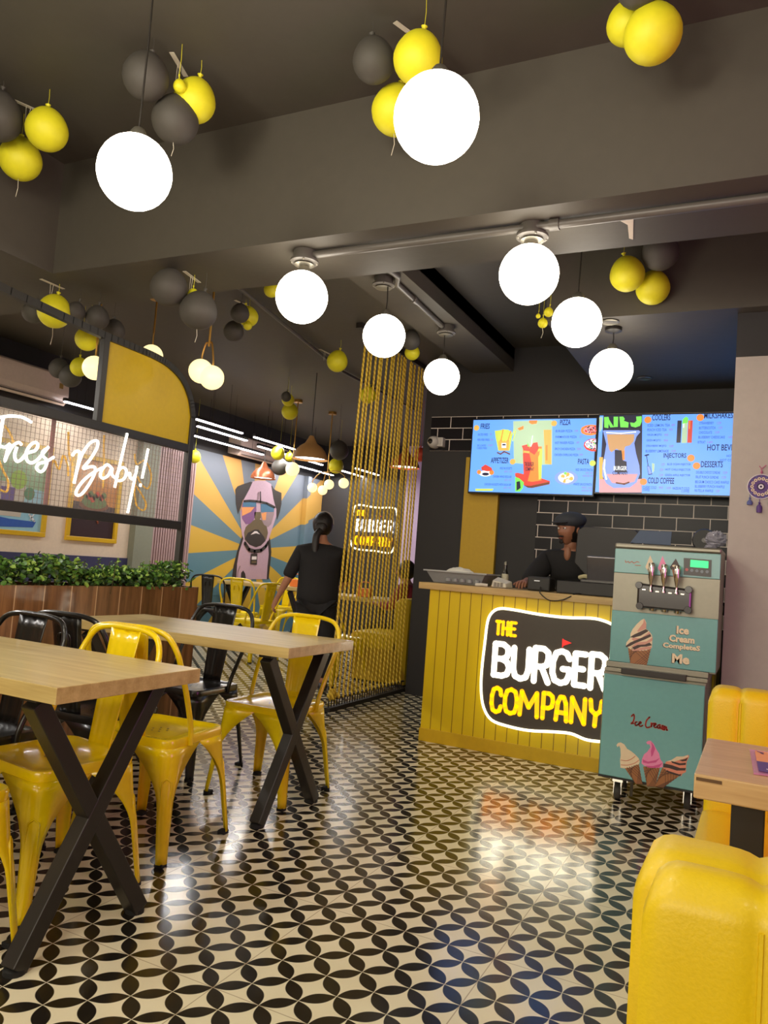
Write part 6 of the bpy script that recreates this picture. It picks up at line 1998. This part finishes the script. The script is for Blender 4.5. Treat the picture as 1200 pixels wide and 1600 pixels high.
def head_geo(b, c, rot, s=1.0, mi=0, female=False):
    """skull with brow, eye sockets, nose, lips, chin and ears; local +y is the face direction"""
    n, m = 36, 28
    e = rot
    vs = []

    def shape(x, y, z):
        X, Y, Z = x * .074, y * .094, z * .112
        if z < .1:
            k = min(1, (.1 - z) / 1.1)
            X *= 1 - .34 * k ** 1.5
            if y > 0:
                Y *= 1 - .06 * k
            else:
                Y *= 1 - .45 * k
        if y > .5:
            Y -= (y - .5) * .010
        g = lambda cx, cz, w, h: math.exp(-((X - cx) / w) ** 2 - ((Z - cz) / h) ** 2) if y > 0 else 0
        Y += .024 * g(0, -.018, .010, .020) + .010 * g(0, .006, .008, .018)
        Y -= .009 * (g(.030, .010, .016, .011) + g(-.030, .010, .016, .011))
        Y += .004 * (g(.030, .030, .022, .008) + g(-.030, .030, .022, .008))
        Y += .006 * g(0, -.052, .020, .005) + .006 * g(0, -.063, .018, .005) - .003 * g(0, -.0575, .02, .002)
        Y += .009 * g(0, -.095, .022, .016)
        return Vector((X, Y, Z))
    vs.append(shape(0, 0, 1))
    for i in range(1, m):
        t = PI * i / m
        for k in range(n):
            a = 2 * PI * k / n
            vs.append(shape(math.sin(t) * math.cos(a), math.sin(t) * math.sin(a), math.cos(t)))
    vs.append(shape(0, 0, -1))
    fs = [(0, 1 + k, 1 + (k + 1) % n) for k in range(n)]
    for i in range(m - 2):
        for k in range(n):
            l = (k + 1) % n
            fs.append((1 + i * n + k, 1 + (i + 1) * n + k, 1 + (i + 1) * n + l, 1 + i * n + l))
    z = len(vs) - 1
    fs += [(1 + (m - 2) * n + (k + 1) % n, 1 + (m - 2) * n + k, z) for k in range(n)]
    c = Vector(c)
    b.add([e @ (v * s) + c for v in vs], fs, mi)
    for sx in (1, -1):
        q = MB()
        q.ball((0, 0, 0), .03, 14, 10, (.32, .62, 1.0))
        q.ball((.006, .004, .002), .018, 10, 8, (.3, .6, 1.0))
        b.add([e @ (Vector((sx * (.072 + v[0]), -.006 + v[1] - abs(v[2]) * .1, -.008 + v[2])) * s) + c for v in q.v], q.f, mi)


def feature(parent, name, m_, c, rot, s, parts):
    b = MB()
    for p, r, sc in parts:
        q = MB()
        q.ball((0, 0, 0), r, 14, 10, sc)
        b.add([rot @ ((Vector(v) + Vector(p)) * s) + Vector(c) for v in q.v], q.f)
    return b.build(name, m_, parent, smooth=80)


def person(label, loc, rotz, J, E, skinmat, head_c, head_rot, s=1.0):
    t = thing('person', label, 'person', loc, None, rotz)
    vs, fs = skin_geo(J, E, 'pelvis')
    b = MB()
    b.add(vs, fs)
    head_geo(b, head_c, head_rot, s)
    b.build('body', skinmat, t, smooth=180, local=True)
    return t


def garment(t, name, J, E, root, m_):
    vs, fs = skin_geo(J, E, root)
    b = MB()
    b.add(vs, fs)
    return b.build(name, m_, t, smooth=180, local=True)


def lift(J, names, dr):
    return {n: (J[n][0], J[n][1] + dr, J[n][2] + dr) for n in names}


# the waiter seen from behind ----------------------------------------------
J = {'pelvis': ((0, 0, .80), .115, .085), 'waist': ((0, .01, .93), .105, .08), 'chest': ((0, .03, 1.08), .125, .09), 'collar': ((0, .05, 1.19), .075, .06),
     'neck': ((0, .07, 1.26), .043, .045), 'head0': ((0, .09, 1.33), .05, .055),
     'Lsh': ((-.165, .03, 1.165), .052, .052), 'Lel': ((-.255, .0, .92), .038, .038), 'Lwrist': ((-.335, .06, .745), .024, .022),
     'Rsh': ((.165, .03, 1.165), .052, .052), 'Rel': ((.235, .06, .92), .038, .038), 'Rwrist': ((.19, .24, .86), .024, .022),
     'Lhip': ((-.08, 0, .74), .09, .09), 'Lknee': ((-.09, .02, .43), .055, .055), 'Lank': ((-.09, -.02, .09), .036, .036), 'Ltoe': ((-.10, .12, .035), .034, .026),
     'Rhip': ((.08, 0, .74), .09, .09), 'Rknee': ((.10, .04, .43), .055, .055), 'Rank': ((.10, .02, .09), .036, .036), 'Rtoe': ((.11, .16, .035), .034, .026)}
E = [('pelvis', 'waist'), ('waist', 'chest'), ('chest', 'collar'), ('collar', 'neck'), ('neck', 'head0'), ('collar', 'Lsh'), ('Lsh', 'Lel'), ('Lel', 'Lwrist'),
     ('collar', 'Rsh'), ('Rsh', 'Rel'), ('Rel', 'Rwrist'), ('pelvis', 'Lhip'), ('Lhip', 'Lknee'), ('Lknee', 'Lank'), ('Lank', 'Ltoe'),
     ('pelvis', 'Rhip'), ('Rhip', 'Rknee'), ('Rknee', 'Rank'), ('Rank', 'Rtoe')]
hand_joints(J, E, 'L', J['Lwrist'][0], (-.35, .25, -.8), (.8, .3, -.2), .5)
hand_joints(J, E, 'R', J['Rwrist'][0], (-.2, .8, -.1), (0, 0, -1), .35)
hr = Euler((R(-14), 0, R(-12))).to_matrix()
hc = (0, .10, 1.385)
w = person('person standing with back turned in black shirt and trousers, dark hair tied in a ponytail', (-3.33, 5.62, 0), R(30), J, E, SKIN2, hc, hr, .96)
sh = {'pelvis': ((0, 0, .68), .20, .15), 'p2': ((0, .0, .82), .19, .145), 'waist': ((0, .01, .95), .185, .14), 'chest': ((0, .02, 1.08), .20, .14), 'collar': ((0, .045, 1.185), .12, .085), 'nk': ((0, .06, 1.235), .058, .056),
      'Lsh': ((-.165, .03, 1.155), .072, .07), 'Lmid': ((-.215, .015, 1.04), .066, .064), 'Lel': ((-.262, .0, .92), .060, .058),
      'Rsh': ((.165, .03, 1.155), .072, .07), 'Rmid': ((.205, .045, 1.04), .066, .064), 'Rel': ((.238, .06, .92), .060, .058)}
garment(w, 'shirt', sh, [('pelvis', 'p2'), ('p2', 'waist'), ('waist', 'chest'), ('chest', 'collar'), ('collar', 'nk'), ('collar', 'Lsh'), ('Lsh', 'Lmid'), ('Lmid', 'Lel'), ('collar', 'Rsh'), ('Rsh', 'Rmid'), ('Rmid', 'Rel')], 'pelvis', BLACKCLOTH)
tr = {'pelvis': ((0, 0, .78), .13, .105)}
for sd, k in (('L', -1), ('R', 1)):
    tr[sd + 'hip'] = ((k * .08, 0, .70), .10, .10)
    tr[sd + 'knee'] = (J[sd + 'knee'][0], .078, .078)
    tr[sd + 'ank'] = ((J[sd + 'ank'][0][0], J[sd + 'ank'][0][1], .10), .062, .062)
garment(w, 'trousers', tr, [('pelvis', 'Lhip'), ('Lhip', 'Lknee'), ('Lknee', 'Lank'), ('pelvis', 'Rhip'), ('Rhip', 'Rknee'), ('Rknee', 'Rank')], 'pelvis', BLACKCLOTH)
for sd in 'LR':
    a = Vector(J[sd + 'ank'][0])
    b = MB(); b.ball((a.x, a.y + .06, .042), .05, 18, 12, (.95, 2.3, .84)); b.build('shoe', BLACKMETAL, w, smooth=80, local=True)
b = MB()
q = MB(); q.ball((0, -.012, .012), .1, 28, 18, (.90, 1.03, 1.12))
q.ball((0, -.085, -.035), .05, 18, 12, (1.1, .7, 1.2))
b.add([hr @ (Vector(v) * .96) + Vector(hc) for v in q.v if True], q.f)
b.tube(spline([(-.02, .0, 1.34), (-.045, -.03, 1.30), (-.05, -.045, 1.22), (-.045, -.05, 1.12), (-.04, -.045, 1.04)], 4), .03, 10, rs=None)
o = b.build('hair', HAIR, w, smooth=80, local=True)
b = MB(); b.tube([tuple(hr @ Vector((.0895 * math.cos(k * PI / 12), -.01, .02 + .108 * math.sin(k * PI / 12))) + Vector(hc)) for k in range(0, 13)], .005, 6)
b.build('headband', mat('headband_grey', (150, 140, 134), .4), w, local=True)

# the cashier behind the counter -------------------------------------------
hc2 = (-1.215, 5.42, 1.440)
J = {'pelvis': ((-1.16, 5.62, .88), .13, .10), 'waist': ((-1.165, 5.58, 1.0), .125, .095), 'chest': ((-1.18, 5.52, 1.14), .14, .10), 'collar': ((-1.20, 5.47, 1.25), .085, .065),
     'neck': ((-1.20, 5.45, 1.31), .047, .05), 'head0': ((-1.21, 5.43, 1.38), .052, .058),
     'Rsh': ((-1.37, 5.47, 1.215), .058, .056), 'Rel': ((-1.44, 5.28, 1.06), .042, .042), 'Rwrist': ((-1.42, 5.10, 1.045), .026, .024),
     'Lsh': ((-1.02, 5.50, 1.215), .058, .056), 'Lel': ((-.94, 5.42, 1.04), .042, .042), 'Lwrist': ((-1.0, 5.2, 1.045), .026, .024),
     'Lhip': ((-1.07, 5.63, .82), .095, .095), 'Lknee': ((-1.06, 5.6, .46), .06, .06), 'Lank': ((-1.05, 5.66, .09), .04, .04), 'Ltoe': ((-1.05, 5.53, .035), .036, .026),
     'Rhip': ((-1.25, 5.63, .82), .095, .095), 'Rknee': ((-1.26, 5.6, .46), .06, .06), 'Rank': ((-1.27, 5.66, .09), .04, .04), 'Rtoe': ((-1.28, 5.53, .035), .036, .026)}
E = [('pelvis', 'waist'), ('waist', 'chest'), ('chest', 'collar'), ('collar', 'neck'), ('neck', 'head0'), ('collar', 'Lsh'), ('Lsh', 'Lel'), ('Lel', 'Lwrist'),
     ('collar', 'Rsh'), ('Rsh', 'Rel'), ('Rel', 'Rwrist'), ('pelvis', 'Lhip'), ('Lhip', 'Lknee'), ('Lknee', 'Lank'), ('Lank', 'Ltoe'),
     ('pelvis', 'Rhip'), ('Rhip', 'Rknee'), ('Rknee', 'Rank'), ('Rank', 'Rtoe')]
hand_joints(J, E, 'R', J['Rwrist'][0], (.05, -.9, .05), (0, -.1, -1), .45)
hand_joints(J, E, 'L', J['Lwrist'][0], (-.2, -.9, .0), (0, 0, -1), .3)
hr2 = Euler((R(-6), 0, R(150))).to_matrix()
k_ = Vector((0, 0, 0))
w = person('person behind the counter in black collared shirt and cap, looking aside', (0, 0, 0), 0, J, E, SKIN, hc2, hr2, 1.0)
off = Vector((-1.18, 5.55, 0))
for ch in w.children:
    ch.location = -off
w.location = off
sh = {'pelvis': ((-1.16, 5.62, .84), .165, .125), 'waist': ((-1.165, 5.58, 1.0), .16, .12), 'chest': ((-1.18, 5.52, 1.13), .175, .125), 'collar': ((-1.20, 5.475, 1.245), .105, .08), 'nk': ((-1.20, 5.468, 1.295), .068, .068),
      'Rsh': ((-1.365, 5.472, 1.212), .092, .09), 'Rmid': ((-1.405, 5.38, 1.14), .084, .082), 'Rel': ((-1.44, 5.28, 1.065), .074, .072), 'Rfa': ((-1.43, 5.18, 1.052), .045, .043),
      'Lsh': ((-1.025, 5.50, 1.21), .092, .09), 'Lmid': ((-.98, 5.46, 1.12), .068, .066), 'Lel': ((-.94, 5.42, 1.04), .060, .058), 'Lfa': ((-.98, 5.28, 1.045), .045, .043)}


def at_off(o_):
    o_.location = -off
    return o_


at_off(garment(w, 'shirt', sh, [('pelvis', 'waist'), ('waist', 'chest'), ('chest', 'collar'), ('collar', 'nk'), ('collar', 'Lsh'), ('Lsh', 'Lmid'), ('Lmid', 'Lel'), ('Lel', 'Lfa'), ('collar', 'Rsh'), ('Rsh', 'Rmid'), ('Rmid', 'Rel'), ('Rel', 'Rfa')], 'pelvis', BLACKCLOTH))
tr = {'pelvis': ((-1.16, 5.63, .86), .14, .11)}
for sd in 'LR':
    hx = J[sd + 'hip'][0]
    tr[sd + 'hip'] = ((hx[0], hx[1], .80), .105, .105)
    tr[sd + 'knee'] = (J[sd + 'knee'][0], .08, .08)
    tr[sd + 'ank'] = ((J[sd + 'ank'][0][0], J[sd + 'ank'][0][1], .10), .062, .062)
at_off(garment(w, 'trousers', tr, [('pelvis', 'Lhip'), ('Lhip', 'Lknee'), ('Lknee', 'Lank'), ('pelvis', 'Rhip'), ('Rhip', 'Rknee'), ('Rknee', 'Rank')], 'pelvis', BLACKCLOTH))
for sd in 'LR':
    a = Vector(J[sd + 'ank'][0])
    b = MB(); b.ball((a.x, a.y - .06, .042), .05, 18, 12, (.95, 2.3, .84)); at_off(b.build('shoe', BLACKMETAL, w, smooth=80, local=True))
# open collar showing the throat
b = MB()
b.ball((-1.215, 5.402, 1.27), .034, 14, 10, (.75, .5, 1.5))
at_off(b.build('open_neckline', SKIN, w, smooth=80, local=True))
b = MB()
q = MB(); q.ball((0, -.02, .0), .1, 28, 18, (.80, .98, 1.06))
b.add([hr2 @ Vector(v) + Vector(hc2) for v in q.v], [f for f in q.f])
vs2, fs2 = b.v, b.f
keep = [f for f in fs2 if sum((hr2.inverted() @ (Vector(vs2[i]) - Vector(hc2))).y for i in f) / len(f) < .035]
b.f = keep; b.m = [0] * len(keep)
at_off(b.build('hair', HAIR, w, smooth=80, local=True))
b = MB()
q = MB(); q.ball((0, -.012, .062), .1, 28, 14, (1.02, 1.2, .62)); q.ball((0, .095, .052), .05, 20, 10, (1.3, .9, .2))
b.add([hr2 @ Vector(v) + Vector(hc2) for v in q.v], q.f)
at_off(b.build('flat_cap', mat('dark_cap', (52, 56, 62), .8, bump=.4, bscale=120), w, smooth=80, local=True))
DK = mat('beard_black', (24, 18, 16), .7)
(feature(w, 'eyes', mat('eye_white', (215, 205, 195), .2), hc2, hr2, 1, [((.030, .080, .010), .0105, (1.1, .6, .7)), ((-.030, .080, .010), .0105, (1.1, .6, .7))]))
(feature(w, 'pupils', mat('pupil', (14, 10, 8), .1), hc2, hr2, 1, [((.034, .0855, .010), .005, (1, .5, 1)), ((-.026, .0855, .010), .005, (1, .5, 1))]))
(feature(w, 'eyebrows', DK, hc2, hr2, 1, [((.030, .088, .032), .02, (1, .25, .2)), ((-.030, .088, .032), .02, (1, .25, .2))]))
(feature(w, 'moustache', DK, hc2, hr2, 1, [((.013, .093, -.045), .017, (1.1, .35, .35)), ((-.013, .093, -.045), .017, (1.1, .35, .35)), ((0, .085, -.083), .02, (.8, .4, .8))]))
(feature(w, 'lips', mat('lips', (126, 66, 56), .4), hc2, hr2, 1, [((0, .091, -.058), .018, (1.1, .35, .3))]))

# the diner on the bench beyond the ropes -------------------------------------
J = {'pelvis': ((0, 0, .52), .12, .10), 'waist': ((0, .01, .64), .11, .09), 'chest': ((0, .02, .78), .125, .095), 'collar': ((0, .04, .88), .08, .06), 'neck': ((0, .05, .94), .04, .042), 'head0': ((0, .06, 1.0), .05, .055),
     'Lsh': ((-.15, .03, .86), .05, .05), 'Lel': ((-.2, .12, .66), .036, .036), 'Lwrist': ((-.12, .30, .70), .024, .022),
     'Rsh': ((.15, .03, .86), .05, .05), 'Rel': ((.2, .12, .66), .036, .036), 'Rwrist': ((.12, .30, .70), .024, .022),
     'Lhip': ((-.08, .02, .52), .085, .085), 'Lknee': ((-.1, .40, .50), .055, .055), 'Lank': ((-.1, .42, .09), .036, .036), 'Ltoe': ((-.1, .54, .035), .034, .026),
     'Rhip': ((.08, .02, .52), .085, .085), 'Rknee': ((.1, .40, .50), .055, .055), 'Rank': ((.1, .42, .09), .036, .036), 'Rtoe': ((.1, .54, .035), .034, .026)}
E = [('pelvis', 'waist'), ('waist', 'chest'), ('chest', 'collar'), ('collar', 'neck'), ('neck', 'head0'), ('collar', 'Lsh'), ('Lsh', 'Lel'), ('Lel', 'Lwrist'),
     ('collar', 'Rsh'), ('Rsh', 'Rel'), ('Rel', 'Rwrist'), ('pelvis', 'Lhip'), ('Lhip', 'Lknee'), ('Lknee', 'Lank'), ('Lank', 'Ltoe'),
     ('pelvis', 'Rhip'), ('Rhip', 'Rknee'), ('Rknee', 'Rank'), ('Rank', 'Rtoe')]
hand_joints(J, E, 'L', J['Lwrist'][0], (.2, .9, 0), (0, 0, -1), .3)
hand_joints(J, E, 'R', J['Rwrist'][0], (-.2, .9, 0), (0, 0, -1), .3)
hr3 = Euler((R(-8), 0, 0)).to_matrix()
w = person('person seated on the yellow bench beyond the ropes in a crimson top', (-3.16, 7.15, 0), R(90), J, E, SKIN, (0, .07, 1.045), hr3, .95)
MAR = mat('crimson_cloth', (122, 34, 52), .85)
garment(w, 'top', {'pelvis': ((0, 0, .54), .15, .12), 'waist': ((0, .01, .66), .145, .115), 'chest': ((0, .02, .78), .16, .115), 'collar': ((0, .04, .875), .095, .07),
                   'Lsh': ((-.155, .03, .855), .066, .066), 'Lel': ((-.205, .11, .68), .052, .052), 'Lw': ((-.14, .26, .70), .036, .036), 'Rsh': ((.155, .03, .855), .066, .066), 'Rel': ((.205, .11, .68), .052, .052), 'Rw': ((.14, .26, .70), .036, .036)},
        [('pelvis', 'waist'), ('waist', 'chest'), ('chest', 'collar'), ('collar', 'Lsh'), ('Lsh', 'Lel'), ('Lel', 'Lw'), ('collar', 'Rsh'), ('Rsh', 'Rel'), ('Rel', 'Rw')], 'pelvis', MAR)
garment(w, 'trousers', {'pelvis': ((0, 0, .53), .13, .10), 'Lhip': ((-.08, .05, .53), .095, .09), 'Lknee': ((-.1, .40, .50), .072, .072), 'Lank': ((-.1, .42, .12), .055, .055), 'Rhip': ((.08, .05, .53), .095, .09), 'Rknee': ((.1, .40, .50), .072, .072), 'Rank': ((.1, .42, .12), .055, .055)},
        [('pelvis', 'Lhip'), ('Lhip', 'Lknee'), ('Lknee', 'Lank'), ('pelvis', 'Rhip'), ('Rhip', 'Rknee'), ('Rknee', 'Rank')], 'pelvis', mat('dark_trousers', (40, 36, 44), .85))
b = MB(); q = MB(); q.ball((0, -.02, .012), .1, 24, 16, (.88, 1.0, 1.08))
b.add([hr3 @ (Vector(v) * .95) + Vector((0, .07, 1.045)) for v in q.v], q.f)
b.build('hair', HAIR, w, smooth=80, local=True)
